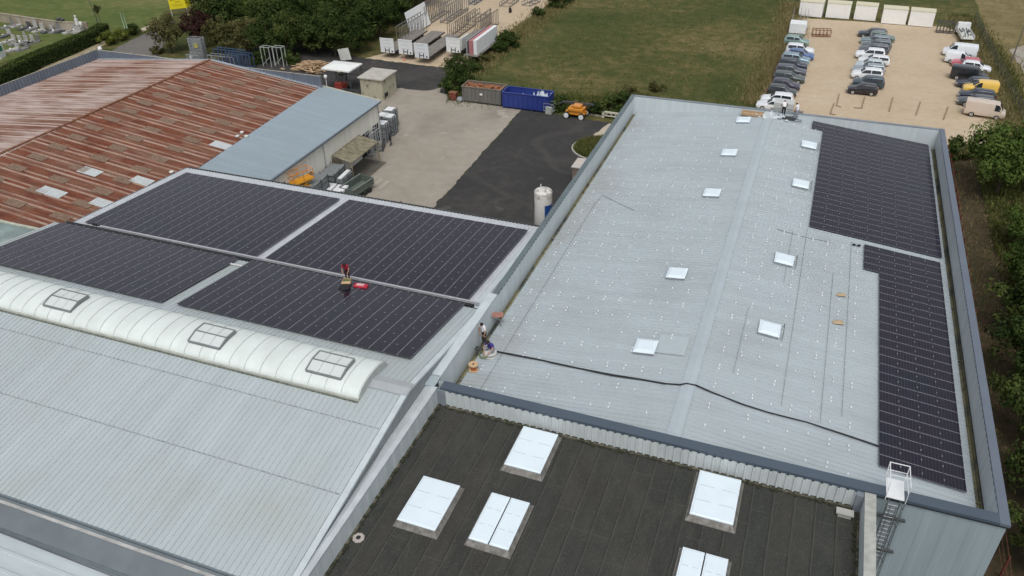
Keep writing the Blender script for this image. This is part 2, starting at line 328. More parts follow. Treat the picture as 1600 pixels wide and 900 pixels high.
wallpart('wall', (HX0+.06, HY0+.06), (HX1-.06, HY0+.06), 0, HP-.05, (0, -1), WALLF, hall, 1.0, .02)['label'] = 'front wall in grey green flat panels'
wallpart('wall', (HX1-.06, HY0+.06), (HX1-.06, HY1-.06), 0, HP-.05, (1, 0), WALLG, hall)
wallpart('wall', (HX1-.06, HY1-.06), (HX0+.06, HY1-.06), 0, HP-.05, (0, 1), WALLW, hall)
wallpart('wall', (HX0+.06, HY1-.06), (HX0+.06, HY0+.06), 0, HP-.05, (-1, 0), WALLG, hall)
# parapet lining inside
LIN = wallsheet('parapet_lining', (.54, .60, .62)); TW = .40
for p, q, o, z0 in (((HX0+.36, HY0+.5), (HX0+.36, HY1-.36), (1, 0), 9.95), ((HX1-TW, HY0+.5), (HX1-TW, HY1-.36), (-1, 0), 10.32), ((HX0+.36, HY1-.38), (HX1-TW, HY1-.38), (0, -1), 10.0)):
    wallpart('parapet_lining', p, q, z0, HP-.04, o, LIN, hall, .5, .006)
b = MB(); b.quad((HX0+.36, HY0+.56, 10.2), (HX1-TW, HY0+.56, 10.2), (HX1-TW, HY0+.56, HP-.04), (HX0+.36, HY0+.56, HP-.04)); K(b.build('parapet_lining', LIN), hall)
def capbar(p, q, wd, m, z=HP, lip=.14):
    b = MB(); p, q = Vector(p), Vector(q); d = (q - p).normalized(); n_ = Vector((-d.y, d.x)) * wd / 2
    a_, c_ = p + n_, p - n_; e, f = q + n_, q - n_
    b.box(min(a_.x, c_.x, e.x, f.x), min(a_.y, c_.y, e.y, f.y), z - lip, max(a_.x, c_.x, e.x, f.x), max(a_.y, c_.y, e.y, f.y), z + .02); return b
K(capbar((HX0+.72, HY0+.27), (HX1-.4, HY0+.27), .62, CAP).build('parapet_cap', CAP), hall)
K(capbar((HX1-.185, HY0-.04), (HX1-.185, HY1+.02), .43, CAP).build('parapet_cap', mat('blue_grey_trim', (.125, .15, .19), .45, 0, .06, .5)), hall)
K(capbar((HX0+.37, HY1-.17), (HX1-.41, HY1-.17), .38, CAP).build('parapet_cap', CAPM), hall)
K(capbar((HX0+.17, 40.6), (HX0+.17, HY1+.02), .38, CAP).build('parapet_cap', CAPD), hall)
b = capbar((HX0+.06, HY0+.9), (HX0+.06, 40.55), .58, CAPL, HP + .01); K(b.build('parapet_cap', CAPL), hall)['label'] = 'pale length of the parapet cap'
b = MB(); b.box(HX0-.25, HY0-.05, HP-.12, HX0+.36, HY0+.85, HP-.0); K(b.build('parapet_cap', mat('pale_blue_trim', (.36, .43, .46), .4, 0, .05, 1)), hall)
b = MB(); b.box(HX1-6.0, HY0-.055, HP-.22, HX1-.02, HY0-.01, HP-.14); K(b.build('drip_gap', mat('black_drip', (.012, .018, .024), .7, 0, 0)), hall)
for x0, x1 in ((HX0+.38, XL-.02), (XR_+.0, HX1-TW-.01)):   # gutters
    z = 10.02; b = MB(); b.add([(x0, HY0+.6, z+.06), (x0+.05, HY0+.6, z-.10), (x1-.05, HY0+.6, z-.10), (x1, HY0+.6, z+.2), (x0, HY1-.4, z+.06), (x0+.05, HY1-.4, z-.10), (x1-.05, HY1-.4, z-.10), (x1, HY1-.4, z+.2)], [(0, 1, 5, 4), (1, 2, 6, 5), (2, 3, 7, 6)])
    for k in range(8): y = HY0 + 3 + k * 6; b.box(x0+.01, y, z-.02, x1-.01, y+.08, z+.03)
    gm, n, bb, P = newmat('mossy_gutter', .9, .2); f = noise(n, P, .35, 5, .6, (.6, 1, 1))
    n.links.new(ramp(n, f, [(.36, (.07, .085, .08)), (.46, (.15, .155, .12)), (.56, (.25, .24, .15)), (.66, (.10, .07, .045))]), bb.inputs['Base Color'])
    K(b.build('gutter', gm), hall)
# roof windows on the hall
def dome_light(cx, cy, w, d, parent):
    z = hz(cx); b = MB(); sl_ = math.atan((hz(cx+.5) - hz(cx-.5)))
    T = Matrix.Translation((cx, cy, z)) @ Matrix.Rotation(-sl_, 4, 'Y')
    b.box(-w/2, -d/2, -.1, w/2, d/2, .20, T=T); o = K(b.build('skylight', GALV), parent); o['label'] = 'small square opal roof window'
    b = MB(); b.box(-w/2-.05, -d/2-.05, .20, w/2+.05, d/2+.05, .25, T=T)
    b.add([T @ Vector(p) for p in [(-w/2-.03, -d/2-.03, .25), (w/2+.03, -d/2-.03, .25), (w/2+.03, d/2+.03, .25), (-w/2-.03, d/2+.03, .25), (-w/2+.18, -d/2+.18, .33), (w/2-.18, -d/2+.18, .33), (w/2-.18, d/2-.18, .33), (-w/2+.18, d/2-.18, .33)]], [(0, 1, 5, 4), (1, 2, 6, 5), (2, 3, 7, 6), (3, 0, 4, 7), (4, 5, 6, 7)])
    o2 = b.build('skylight_dome', SKYL, bevel=.01); o2.parent = o
    if cx > RX:                                             # rail guard beside the right-hand ones
        b = MB(); b.tube([T @ Vector(p) for p in [(w/2+.22, -d/2-.1, .1), (w/2+.22, -d/2-.1, .34), (w/2+.22, d/2+.1, .34), (w/2+.22, d/2+.1, .1)]], .02); o3 = b.build('guard_rail', STEEL); o3.parent = o
for (u, v) in ((1058, 427), (1009, 542), (1113, 301), (1140, 238), (1162, 187), (1225, 405), (1202, 514), (1251, 287), (1264, 226)):
    p = HP_(u, v, .25); dome_light(p.x, p.y + .1, 1.22, 1.3, hall)
# rail brackets screwed to the ribs
spots = []
A1 = (6.80, 33.86); A2 = (1.72, 57.65); PW, PL_ = 1.058, 1.775
for i in range(27):
    x = -15.85 + i * PW
    if abs(x - RX) < .9: continue
    for j in range(27):
        y = 32.9 + j * PL_ + (.12 if x < RX else -.2)
        if x > A1[0] - PW - .1 and y < 58: continue
        if x > A2[0] - .15 and y > A2[1] - .4: continue
        if x > A1[0] - .2: continue
        if y > HY1 - 1: continue
        for dy in (0, .34):
            if random.random() < (.20 if dy == 0 else .38): continue
            spots.append((x + random.uniform(-.03, .03), y + dy + random.uniform(-.03, .03)))
spots.sort(key=lambda s: (s[0])**2 + s[1]**2)
br = MB(); br.box(-.038, -.062, 0, .038, .062, .05); br.box(-.02, -.035, .05, .02, .035, .08)
b0 = br.build('rail_bracket', CLAMP)
rest = MB()
for k, (x, y) in enumerate(spots):
    if k < 100:
        o = b0 if k == 0 else b0.copy()
        if k: col.objects.link(o)
        K(o, hall); o.location = (x, y, hz(x) + .05)
    else:
        rest.box(x-.038, y-.062, hz(x)+.04, x+.038, y+.062, hz(x)+.10)
o = K(rest.build('rail_brackets', CLAMP), hall); o['kind'] = 'stuff'
# lifeline wires and thin sheet laps along the hall
def wire(pts, r, m=STEEL, name='lifeline_wire', parent=hall):
    b = MB(); b.tube(pts, r, 5); return K(b.build(name, m), parent)
for (x, y0, y1) in ((-15.15, 31.8, 57.8), (-1.36+.1, 38.0, 45.0), (.62, 49, 56.5), (1.62, 36.4, 57.3), (3.75, 36, 52), (4.85, 37, 57)):
    wire([(x, y0, hz(x)+.08), (x, (y0+y1)/2, hz(x)+.08), (x, y1, hz(x)+.08)], .009)
wire([(-15.15, 57.8, hz(-15.15)+.07), (-14.9, 59.3, hz(-14.9)+.07), (-11.6, 56.8, hz(-11.6)+.07)], .013)
wire([(-.5, 56.2, hz(-.5)+.07), (1.6, 56.0, hz(1.6)+.07), (3.4, 56.2, hz(3.4)+.07)], .018)
# replaced smoother sheet near the ridge
b = MB(); b.quad((-6.0, 38.5, hz(-6.0)+.058), (RX-.77, 38.5, hz(RX-.77)+.058), (RX-.77, 40.4, hz(RX-.77)+.058), (-6.0, 40.4, hz(-6.0)+.058)); K(b.build('roof_patch', mat('roof_patch', (.40, .465, .49), .5, 0, .03)), hall)

# caged ladder on the front wall, with its landing and guard
lad = empty('caged_ladder'); K(lad, hall); lad.location = (0, 0, 0)
LADM = mat('dull_ladder_steel', (.13, .145, .15), .5, .2, .15, 5)
lx, ly = 7.25, HY0 - .22; RUNG = GALV
def part(b, name, m, parent, **k): o = b.build(name, m, **k); o.parent = parent; return o
for x in (lx - .25, lx + .25):
    b = MB(); b.tube([(x, ly, 4.2), (x, ly, 12.0)], .030); part(b, 'rail', LADM, lad)
for k in range(27):
    b = MB(); b.tube([(lx-.25, ly, 4.4+k*.28), (lx+.25, ly, 4.4+k*.28)], .018, 5); part(b, 'rung', ALU, lad)
for k in range(6):
    z = 5.4 + k * 1.3; b = MB(); b.tube([(lx-.25, ly, z)] + [(lx + .37*math.sin(a), ly - .36 + .37*math.cos(a)*1.0, z) for a in [R(-50 - i*26) for i in range(11)]][:] + [(lx+.25, ly, z)], .017, 5)
    part(b, 'hoop', LADM, lad)
for a in (-95, -140, 180, 140, 95):
    b = MB(); b.tube([(lx + .37*math.sin(R(a)), ly - .36 + .37*math.cos(R(a)), 5.2), (lx + .37*math.sin(R(a)), ly - .36 + .37*math.cos(R(a)), 12.3)], .022, 5); part(b, 'cage_bar', LADM, lad)
for z in (5.6, 8.4, 10.7):
    b = MB(); b.box(lx-.75, ly+.0, z, lx+.75, ly+.14, z+.10); part(b, 'wall_bracket', STEEL, lad)
b = MB(); b.box(lx-.38, HY0-.15, HP+.03, lx+.42, HY0+1.15, HP+.07); part(b, 'landing_plate', WHITE, lad)
b = MB()
for x in (lx-.42, lx+.46):
    b.tube([(x, ly-.05, 12.0), (x, ly-.05, 13.1), (x, HY0+1.15, 13.1), (x, HY0+1.15, 12.05)], .024); b.tube([(x, ly-.05, 12.6), (x, HY0+1.15, 12.6)], .02)
b.tube([(lx-.42, HY0+1.15, 13.1), (lx+.46, HY0+1.15, 13.1)], .024); b.tube([(lx-.42, HY0+1.15, 12.6), (lx+.46, HY0+1.15, 12.6)], .02); b.tube([(lx-.42, HY0+.3, 13.1), (lx+.46, HY0+.3, 13.1)], .02)
part(b, 'guard_rail', WHITE, lad)
# second short ladder, lower and further left
for x in (6.35, 6.80):
    b = MB(); b.tube([(x, ly, 4.0), (x, ly, 9.2)], .03); part(b, 'rail', GALV, lad)
for k in range(18): b = MB(); b.tube([(6.35, ly, 4.2+k*.28), (6.80, ly, 4.2+k*.28)], .013, 5); part(b, 'rung', GALV, lad)

# ================================================================== DARK FLAT ROOF (front)
DZ = 10.72; DX0, DX1, DY0 = -16.84, 5.95, 8.0
drk = empty('flat_roof_building', (-5.5, 20, 0), label='lower building with dark bitumen flat roof and large white roof windows', cat='industrial building')
m, n, bb, P = newmat('bitumen_felt', .75, .5)
sp = n.nodes.new('ShaderNodeSeparateXYZ'); n.links.new(P, sp.inputs[0])
xx = math_(n, 'ADD', sp.outputs[0], math_(n, 'MULTIPLY', noise(n, P, .8, 2), .08)); fr = math_(n, 'FRACT', math_(n, 'MULTIPLY', xx, 1.0))
lane = math_(n, 'FLOOR', xx); wn = n.nodes.new('ShaderNodeTexWhiteNoise'); wn.noise_dimensions = '1D'; n.links.new(lane, wn.inputs['W'])
f1 = noise(n, P, 1.1, 8, .7, (1.6, .5, 1)); f2 = noise(n, P, .16, 5, .6); f3 = noise(n, P, 16, 3)
o = ramp(n, f1, [(.3, (.017, .017, .015)), (.5, (.028, .029, .025)), (.7, (.045, .045, .037))])
o = mixc(n, ramp(n, f2, [(.4, (0, 0, 0)), (.65, (.6, .6, .6))]), o, (.022, .030, .027))
o = mixc(n, math_(n, 'MULTIPLY', wn.outputs[0], .45), o, (.040, .036, .030))
seam = ramp(n, fr, [(0, (.6, .6, .6)), (.045, (.0, .0, .0)), (.92, (0, 0, 0)), (.965, (0, 0, 0)), (1, (.9, .9, .9))])
o = mixc(n, math_(n, 'MULTIPLY', seam, math_(n, 'ADD', noise(n, P, 1.3, 4), -.05)), o, (.11, .105, .085))
dk = ramp(n, fr, [(.90, (0, 0, 0)), (.93, (.9, .9, .9)), (.97, (0, 0, 0))]); o = mixc(n, dk, o, (.008, .008, .008))
lap = math_(n, 'FRACT', math_(n, 'ADD', math_(n, 'MULTIPLY', sp.outputs[1], .17), math_(n, 'MULTIPLY', wn.outputs[0], 7.3))); o = mixc(n, math_(n, 'MULTIPLY', ramp(n, lap, [(0, (.28, .28, .28)), (.010, (.28, .28, .28)), (.016, (0, 0, 0)), (1, (0, 0, 0))]), noise(n, P, 1.5, 3)), o, (.12, .115, .095))
o = mixc(n, ramp(n, noise(n, P, .45, 6, .7), [(.50, (0, 0, 0)), (.72, (.55, .55, .55))]), o, (.050, .048, .040))
o = mixc(n, ramp(n, f3, [(.56, (0, 0, 0)), (.74, (.6, .6, .6))]), o, (.12, .115, .095))
n.links.new(o, bb.inputs['Base Color'])
bn = n.nodes.new('ShaderNodeBump'); bn.inputs['Strength'].default_value = .5; bn.inputs['Distance'].default_value = .03; n.links.new(math_(n, 'ADD', f1, math_(n, 'MULTIPLY', seam, .6)), bn.inputs['Height']); n.links.new(bn.outputs[0], bb.inputs['Normal'])
FELT = m
b = MB(); N = 22
for i in range(N):                                   # felt strips, each lapping the next by a few mm
    x0 = DX0 + (DX1 - DX0) * i / N; x1 = DX0 + (DX1 - DX0) * (i + 1) / N
    b.quad((x0, DY0, DZ + .012), (x1, DY0, DZ), (x1, HY0 + .05, DZ), (x0, HY0 + .05, DZ + .012))
    if i: b.quad((x0, DY0, DZ), (x0, DY0, DZ + .012), (x0, HY0 + .05, DZ + .012), (x0, HY0 + .05, DZ))
K(b.build('roof', FELT), drk)
b = MB(); clad(b, (DX0, HY0 - .0), (DX0, DY0), DZ, 11.98, (1, 0), .9, .012); K(b.build('parapet', LIN), drk)
b = MB(); b.quad((DX0+.02, DY0, 12.0), (DX0+.02, HY0-.06, 12.0), (DX0-.28, HY0-.06, 12.0), (DX0-.28, DY0, 12.0)); [b.quad((DX0-.28, ya_, 12.0), (DX0-.28, yb_, 12.0), (-17.60, yb_, zb_), (-17.60, ya_, za_)) for ya_, za_, yb_, zb_ in ((8, 10.8, 16.85, 10.8), (16.85, 10.8, 22, 11.55), (22, 11.55, 26, 11.82), (26, 11.82, HY0-.06, 11.86))]; b.quad((DX0+.02, DY0, 11.93), (DX0+.02, HY0-.06, 11.93), (DX0+.02, HY0-.06, 12.0), (DX0+.02, DY0, 12.0))
K(b.build('parapet_cap', mat('zinc_flashing', (.46, .50, .52), .35, 0, .12, .8)), drk)
# ribbed upstand against the hall, dirty foot
b = MB(); clad(b, (DX0+.5, HY0-.05), (DX1-.3, HY0-.05), DZ + .12, HP - .14, (0, -1), .40, .075); K(b.build('upstand', mat('pale_ribbed_upstand', (.50, .545, .55), .5, 0, .1, 1.5, stretch=(1, 1, .3))), drk)
b = MB(); b.box(DX0, HY0-.10, DZ, DX0+.5, HY0-.04, HP-.14); K(b.build('corner_flashing', CAPM), drk); b = MB(); b.box(DX1-.35, HY0-.32, DZ, DX1-.0, HY0-.04, HP-.14); K(b.build('corner_flashing', CAPM), drk)
DIRT = mat('moss_and_dirt', (.03, .03, .022), .95, 0, 0, 3, c2=(.14, .13, .095))
b = MB(); b.box(DX0+.5, HY0-.22, DZ+.02, DX1-.3, HY0-.08, DZ+.10); b.box(DX0+.0, DY0, DZ+.02, DX0+.13, HY0-.1, DZ+.07); b.box(DX1-.12, DY0, DZ+.02, DX1, HY0-.3, DZ+.10); K(b.build('gravel_edge', DIRT), drk)
b = MB(); rr = random.Random(3)
for k in range(420):
    y = rr.uniform(DY0, HY0); x = DX0 + rr.uniform(.05, .2)
    if k % 2: x, y = rr.uniform(DX0+.3, DX1-.3), HY0 - rr.uniform(.08, .3)
    if k % 5 == 0: x, y = DX1 - rr.uniform(.02, .25), rr.uniform(20, HY0)
    s = rr.uniform(.03, .09); b.box(x-s, y-s, DZ, x+s, y+s, DZ + s*1.3, T=None)
K(b.build('moss_clumps', mat('moss', (.028, .032, .015), .95, 0, .4, 6)), drk)['kind'] = 'stuff'
# right-hand parapet of the dark roof
b = MB(); b.box(DX1, DY0, DZ-.6, DX1+.14, HY0-.05, 11.9); K(b.build('parapet', LIN), drk)
b = MB(); b.box(DX1+.14, DY0, 4.0, DX1+.50, HY0-.08, 11.96); b.box(DX1-.01, DY0, 11.9, DX1+.14, HY0-.08, 11.96); K(b.build('parapet_cap', mat('stained_parapet', (.42, .44, .41), .8, 0, 0, 2.0, c2=(.30, .31, .28))), drk)
b = MB(); b.box(DX0, DY0, 0, DX1, HY0-.1, DZ-.7); K(b.build('wall', WALLF), drk)
b = MB(); b.box(4.85, HY0-.95, DZ+.22, 5.65, HY0-.55, DZ+.30); b.box(4.95, HY0-.9, DZ, 5.55, HY0-.6, DZ+.22); K(b.build('vent_cowl', mat('pale_vent', (.42, .42, .39), .6, 0, .1)), drk)
p = G(560, 840, DZ+.05); b = MB(); b.lathe([(.16, 0), (.30, 0), (.30, .05), (.16, .06)], (p.x, p.y, DZ), 8); 
d_ = K(b.build('drain_collar', mat('pinkish_lead', (.42, .38, .35), .7, 0, .1)), drk); b = MB(); b.lathe([(.12, .062), (.12, .064), (.02, .065)], (p.x, p.y, DZ), 12); b.build('drain_hole', DARK).parent = d_
def rooflight(x0, y0, x1, y1, double):
    b = MB(); zb, zt = DZ, DZ + .30
    b.add([(x0-.13, y0-.16, zb+.03), (x1+.13, y0-.16, zb+.03), (x1+.13, y1+.13, zb+.03), (x0-.13, y1+.13, zb+.03), (x0+.03, y0+.03, zt), (x1-.03, y0+.03, zt), (x1-.03, y1-.03, zt), (x0+.03, y1-.03, zt)], [(0, 1, 5, 4), (1, 2, 6, 5), (2, 3, 7, 6), (3, 0, 4, 7)])
    b.box(x0-.16, y0-.2, zb-.02, x1+.16, y1+.16, zb+.035)
    o = K(b.build('roof_window', mat('stained_kerb', (.27, .26, .245), .6, .2, 0, 4, c2=(.13, .125, .11))), drk); o['label'] = 'large white roof window with two leaves' if double else 'large white roof window'
    xm = (x0 + x1) / 2
    for (a_, c_) in (((x0, xm-.03), (xm+.03, x1)) if double else ((x0, x1),)):
        b = MB(); b.box(a_, y0, zt+.003, c_, y1, zt+.06)
        b.add([(a_+.05, y0+.05, zt+.06), (c_-.05, y0+.05, zt+.06), (c_-.05, y1-.05, zt+.06), (a_+.05, y1-.05, zt+.06), (a_+.10, y0+.10, zt+.085), (c_-.10, y0+.10, zt+.085), (c_-.10, y1-.10, zt+.085), (a_+.10, y1-.10, zt+.085)], [(0, 1, 5, 4), (1, 2, 6, 5), (2, 3, 7, 6), (3, 0, 4, 7), (4, 5, 6, 7)])
        b.build('leaf', SKYL, bevel=.008).parent = o
        b = MB()
        for q in (1/3, 2/3): y = y0 + (y1-y0)*q; b.box(a_+.12, y-.008, zt+.087, a_+(c_-a_)*.42, y+.008, zt+.094); b.box(a_+(c_-a_)*.6, y-.008, zt+.087, c_-.12, y+.008, zt+.094)
        b.build('glazing_bar', ALU).parent = o
for a_ in ((-11.45, 27.35, -9.45, 30.35, 0), (-15.05, 22.2, -13.0, 25.2, 0), (-11.32, 22.35, -9.3, 25.35, 1), (-1.80, 27.35, .28, 30.35, 0), (-1.72, 22.3, .36, 25.3, 1)): rooflight(*a_)

# ================================================================== WHITE HALL WITH BARREL VAULT (left)
wh = empty('vaulted_hall', (-36, 28, 0), label='pale metal hall with milky barrel vault along its ridge, solar panels on the far slope', cat='factory hall')
th1 = R(8.953); WX0, WX1 = -54.75, -17.62; RY, RZ1 = 29.12, 12.94; FY = 39.45
def wz(y): return RZ1 - abs(y - RY) * (math.tan(th1) if y > RY else .153)
EY = 16.85
b = MB(); b.sheet((WX0, RY, RZ1), (WX0, EY, wz(EY)), (WX1, EY, wz(EY)), (WX1, RY, RZ1), h=.048, top=.12, web=.06)
b.sheet((WX0, RY, RZ1), (WX0, FY, wz(FY)), (WX1, FY, wz(FY)), (WX1, RY, RZ1), h=.048, top=.12, web=.06); K(b.build('roof', ROOFY), wh)
b = MB(); nm = WX1
b.add([(nm, EY, wz(EY)+.05), (nm, RY, RZ1+.05), (nm, FY, wz(FY)+.05), (nm, EY, 4), (nm, RY, 4), (nm, FY, 4)], [(0, 3, 4, 1), (1, 4, 5, 2)])
GW = wallsheet('grey_gable', (.24, .265, .275)); o = K(b.build('gable_wall', GW), wh); b = MB(); b.quad((-17.63, HY0, 11.35), (-17.5, HY0, 11.6), (-17.5, 39.5, 11.6), (-17.63, 39.5, 10.9)); K(b.build('valley_flashing', CAPL), wh)
b = MB()
for k in range(88):
    y = EY + .1 + k * .255; b.box(nm, y, 4, nm+.02, y+.08, wz(y)-.05)
K(b.build('gable_rib', GW), wh)
b = MB()
for (ya, yb) in ((EY, RY), (RY, FY)):
    b.add([(nm-.30, ya, wz(ya)+.06), (nm+.03, ya, wz(ya)+.06), (nm+.03, yb, wz(yb)+.06), (nm-.30, yb, wz(yb)+.06), (nm+.03, ya, wz(ya)-.08), (nm+.03, yb, wz(yb)-.08)], [(0, 1, 2, 3), (1, 4, 5, 2)])
K(b.build('verge_trim', CAPL), wh)
b = MB(); b.add([(WX0, EY, wz(EY)), (WX0, RY, RZ1), (WX0, FY, wz(FY)), (WX0, EY, 0), (WX0, RY, 0), (WX0, FY, 0)], [(0, 1, 4, 3), (1, 2, 5, 4)]); b.quad((WX0, EY+.2, 0), (WX1, EY+.2, 0), (WX1, EY+.2, wz(EY)-.05), (WX0, EY+.2, wz(EY)-.05)); b.quad((WX1, FY-.1, 0), (WX0, FY-.1, 0), (WX0, FY-.1, wz(FY)-.05), (WX1, FY-.1, wz(FY)-.05)); K(b.build('wall', WALLF), wh)
# ridge flashing between vault end and gable, sheet end laps
b = MB(); b.add([(-20.3, RY-.55, wz(RY-.55)+.075), (-20.3, RY, RZ1+.09), (-20.3, RY+.5, wz(RY+.5)+.075), (WX1+.02, RY-.55, wz(RY-.55)+.075), (WX1+.02, RY, RZ1+.09), (WX1+.02, RY+.5, wz(RY+.5)+.075)], [(0, 3, 4, 1), (1, 4, 5, 2)]); K(b.build('ridge_flashing', mat('ridge_grey', (.36, .385, .40), .45, 0, .06)), wh)
b = MB()
for y in (22.05, 26.2): b.beam((WX0, y, wz(y)+.015), (WX1, y, wz(y)+.015), .05, .02)
K(b.build('sheet_lap', mat('lap_shadow', (.24, .26, .27), .7, 0, .3, 2)), wh)
# barrel vault
VX0, VX1, VYA, VYB = -60.0 + 5.4, -19.95, 27.55, 30.75
vb = wz(VYA) + .10; NSEG = 18; H_ = .66
def varc(x, k, grow=0):
    t = k / NSEG; a = math.pi * t; y = (VYA + VYB)/2 - (VYB - VYA + grow)/2 * math.cos(a); base = vb + (wz(VYB) + .12 - vb) * t
    return (x, y, base + (H_ + grow) * math.sin(a) ** .85)
b = MB(); pv = []
for k in range(NSEG + 1): pv += [varc(VX0, k), varc(VX1, k)]
b.add(pv, [(2*k, 2*k+1, 2*k+3, 2*k+2) for k in range(NSEG)]); vault = K(b.build('barrel_vault', VAULT, smooth=True), wh)
b = MB(); b.poly([varc(VX1, k) for k in range(NSEG+1)]); b.build('end_panel', mat('vault_end', (.42, .45, .43), .6, 0, .08)).parent = vault
vx = VX1 - .05; k = 0
while vx > VX0:
    b = MB(); b.tube([varc(vx, q, .02) for q in range(0, NSEG+1)], .016, 4); b.build('vault_rib', mat('rib_grey', (.40, .44, .43), .6, 0, 0) if k == 0 else bpy.data.materials['rib_grey']).parent = vault; vx -= 1.06; k += 1
b = MB(); b.box(VX0, VYA-.10, wz(VYA-.1)+.0, VX1, VYA+.02, vb+.10); b.box(VX0, VYB-.02, wz(VYB)-.0, VX1, VYB+.08, wz(VYB)+.2); b.build('kerb', mat('vault_kerb', (.42, .44, .40), .7, 0, .15)).parent = vault
b = MB(); b.box(VX0, VYA-.16, wz(VYA)-.02, VX1, VYA-.10, vb-.02); b.build('kerb_foot', mat('dark_kerb_foot', (.14, .15, .12), .9, 0, .3, 3)).parent = vault  # strip along the near foot of the kerb, darker than the kerb itself
for (xa) in (-43.0, -31.7, -23.6):                                   # smoke hatches on the vault
    xb = xa + 2.25; ys = [28.15, 28.9, 29.7]; zs = [vb + .56, vb + .80, vb + .78]
    b = MB()
    for (i, j) in ((0, 1), (1, 2)):
        for x in (xa, xb): b.beam((x, ys[i], zs[i]+.02), (x, ys[j], zs[j]+.02),   .07, .20)
    b.beam((xa, ys[0], zs[0]), (xb, ys[0], zs[0]), .08, .22); b.beam((xa, ys[1], zs[1]+.10), (xb, ys[1], zs[1]+.10), .05, .05); b.beam((xa, ys[2], zs[2]), (xb, ys[2], zs[2]), .08, .2)
    hb = K(b.build('smoke_hatch', mat('hatch_frame', (.20, .22, .22), .6, 0, .1)), wh)
    for (i, j) in ((0, 1), (1, 2)):
        b = MB(); b.quad((xa, ys[i], zs[i]+.06), (xb, ys[i], zs[i]+.06), (xb, ys[j], zs[j]+.06), (xa, ys[j], zs[j]+.06)); b.quad((xa, ys[i], zs[i]+.02), (xa, ys[j], zs[j]+.02), (xb, ys[j], zs[j]+.02), (xb, ys[i], zs[i]+.02))
        b.build('pane', mat('hatch_pane', (.58, .63, .62), .35, 0, .03)).parent = hb
        b = MB()
        for q in (1/3, 2/3): x = xa + 2.25*q; b.beam((x, ys[i], zs[i]+.068), (x, ys[j], zs[j]+.068), .03, .015)
        b.build('glazing_bar', ALU).parent = hb
# far eave of the white hall: gutter board, light cable tray
b = MB(); b.box(WX0+.2, FY+.0, wz(FY)-.5, WX1-.1, FY+.04, wz(FY)+.03); K(b.build('fascia', DARK), wh)

# ---- lower lean-to in front of the white hall (bottom left corner of the photo)
lt = empty('lean_to_building', (-36, 12, 0), label='low pale ribbed roof with grey gutter below the vaulted hall, bottom left corner', cat='industrial building')
b = MB(); b.sheet((-58, 15.75, 9.75), (-17.7, 15.55, 9.75), (-17.7, 6, 9.35), (-58, 6, 9.35), pitch=.9, h=.05); K(b.build('roof', mat('pale_lower_roof', (.44, .50, .52), .4, 0, .10, 1.2, stretch=(.2, 1, 1))), lt)
b = MB(); b.add([(-58, 16.70, 10.25), (-17.64, 16.70, 10.25), (-17.64, 15.75, 9.83), (-58, 15.95, 9.83), (-58, 16.95, 10.55), (-17.64, 16.95, 10.55)], [(0, 3, 2, 1), (0, 1, 5, 4)]); K(b.build('flashing', mat('slate_flashing', (.135, .16, .175), .35, 0, .12, .5)), lt)
b = MB(); b.box(-58, 16.72, 10.36, -17.64, 16.93, 10.44); K(b.build('gutter_board', mat('pale_gutter_board', (.44, .44, .43), .7, 0, .2, 1.5)), lt)
b = MB(); b.beam((-58, 15.85, 9.86), (-17.7, 15.40, 9.80), .05, .04); K(b.build('seam', mat('seam_dark', (.10, .11, .12), .6, 0, 0)), lt)
b = MB(); b.box(-58, 6, 0, -17.7, 16.6, 9.3); K(b.build('wall', WALLF), lt)

# ================================================================== LOWER SOLAR ROOF (behind the white hall)
so_ = empty('solar_roof_building', (-36, 47, 0), label='low pale metal roof fully covered with two blocks of solar panels, beside asphalt yard', cat='factory hall')
th2 = R(5.02); SX0, SX1, SY0, SY1 = -54.6, -17.9, FY - .3, 54.35
def sz(y): return 10.70 - (y - 39.2) * math.tan(th2)
b = MB(); b.sheet((SX0, SY0, sz(SY0)), (SX0, SY1, sz(SY1)), (SX1, SY1, sz(SY1)), (SX1, SY0, sz(SY0)), h=.05, top=.3, web=.08); K(b.build('roof', mat('bright_roof_sheet', (.50, .53, .56), .4, 0, .06, 1)), so_)
b = MB(); b.box(SX0, SY1, sz(SY1)-.22, SX1+.3, SY1+.10, sz(SY1)+.0); b.box(SX0, SY1+.10, sz(SY1)-.3, SX1+.4, SY1+.34, sz(SY1)-.16); b.box(SX0, SY1+.34, sz(SY1)-.3, SX1+.4, SY1+.40, sz(SY1)-.04); K(b.build('gutter', mat('charcoal_gutter', (.075, .08, .08), .6, 0, .2, 2)), so_)
b = MB(); b.box(SX0-.08, SY0, 0, SX0+.02, SY1, sz(SY1)-.3); b.box(SX0, SY1-.15, 0, SX1, SY1-.02, sz(SY1)-.3); b.add([(SX0-.03, SY0, sz(SY0)+.06), (SX0-.03, SY1, sz(SY1)+.06), (SX0-.03, SY1, sz(SY1)-.6), (SX0-.03, SY0, sz(SY0)-.6)], [(0, 1, 2, 3)]); K(b.build('wall', WALLF), so_)
b = MB()
for xx_ in (SX1 - .12, SX1 - .75): b.beam((xx_, SY0, sz(SY0)+.07), (xx_, SY1, sz(SY1)+.07), .45, .03)
K(b.build('verge_trim', CAPL), so_)
b = MB(); b.add([(SX1+.05, SY0, sz(SY0)+.05), (SX1+.05, SY1, sz(SY1)+.05), (SX1+.05, SY1, 5), (SX1+.05, SY0, 5)], [(0, 3, 2, 1)]); K(b.build('gable_wall', WALLG), so_)
b = MB()
for k in range(3): y = 39.75 + 0; x = -24.0; 
b.beam((-51.3, 40.56, sz(40.5)+.40), (-18.4, 40.56, sz(40.5)+.40), .16, .10); K(b.build('cable_tray', mat('tray_metal', (.52, .53, .56), .35, .4, .05)), so_)
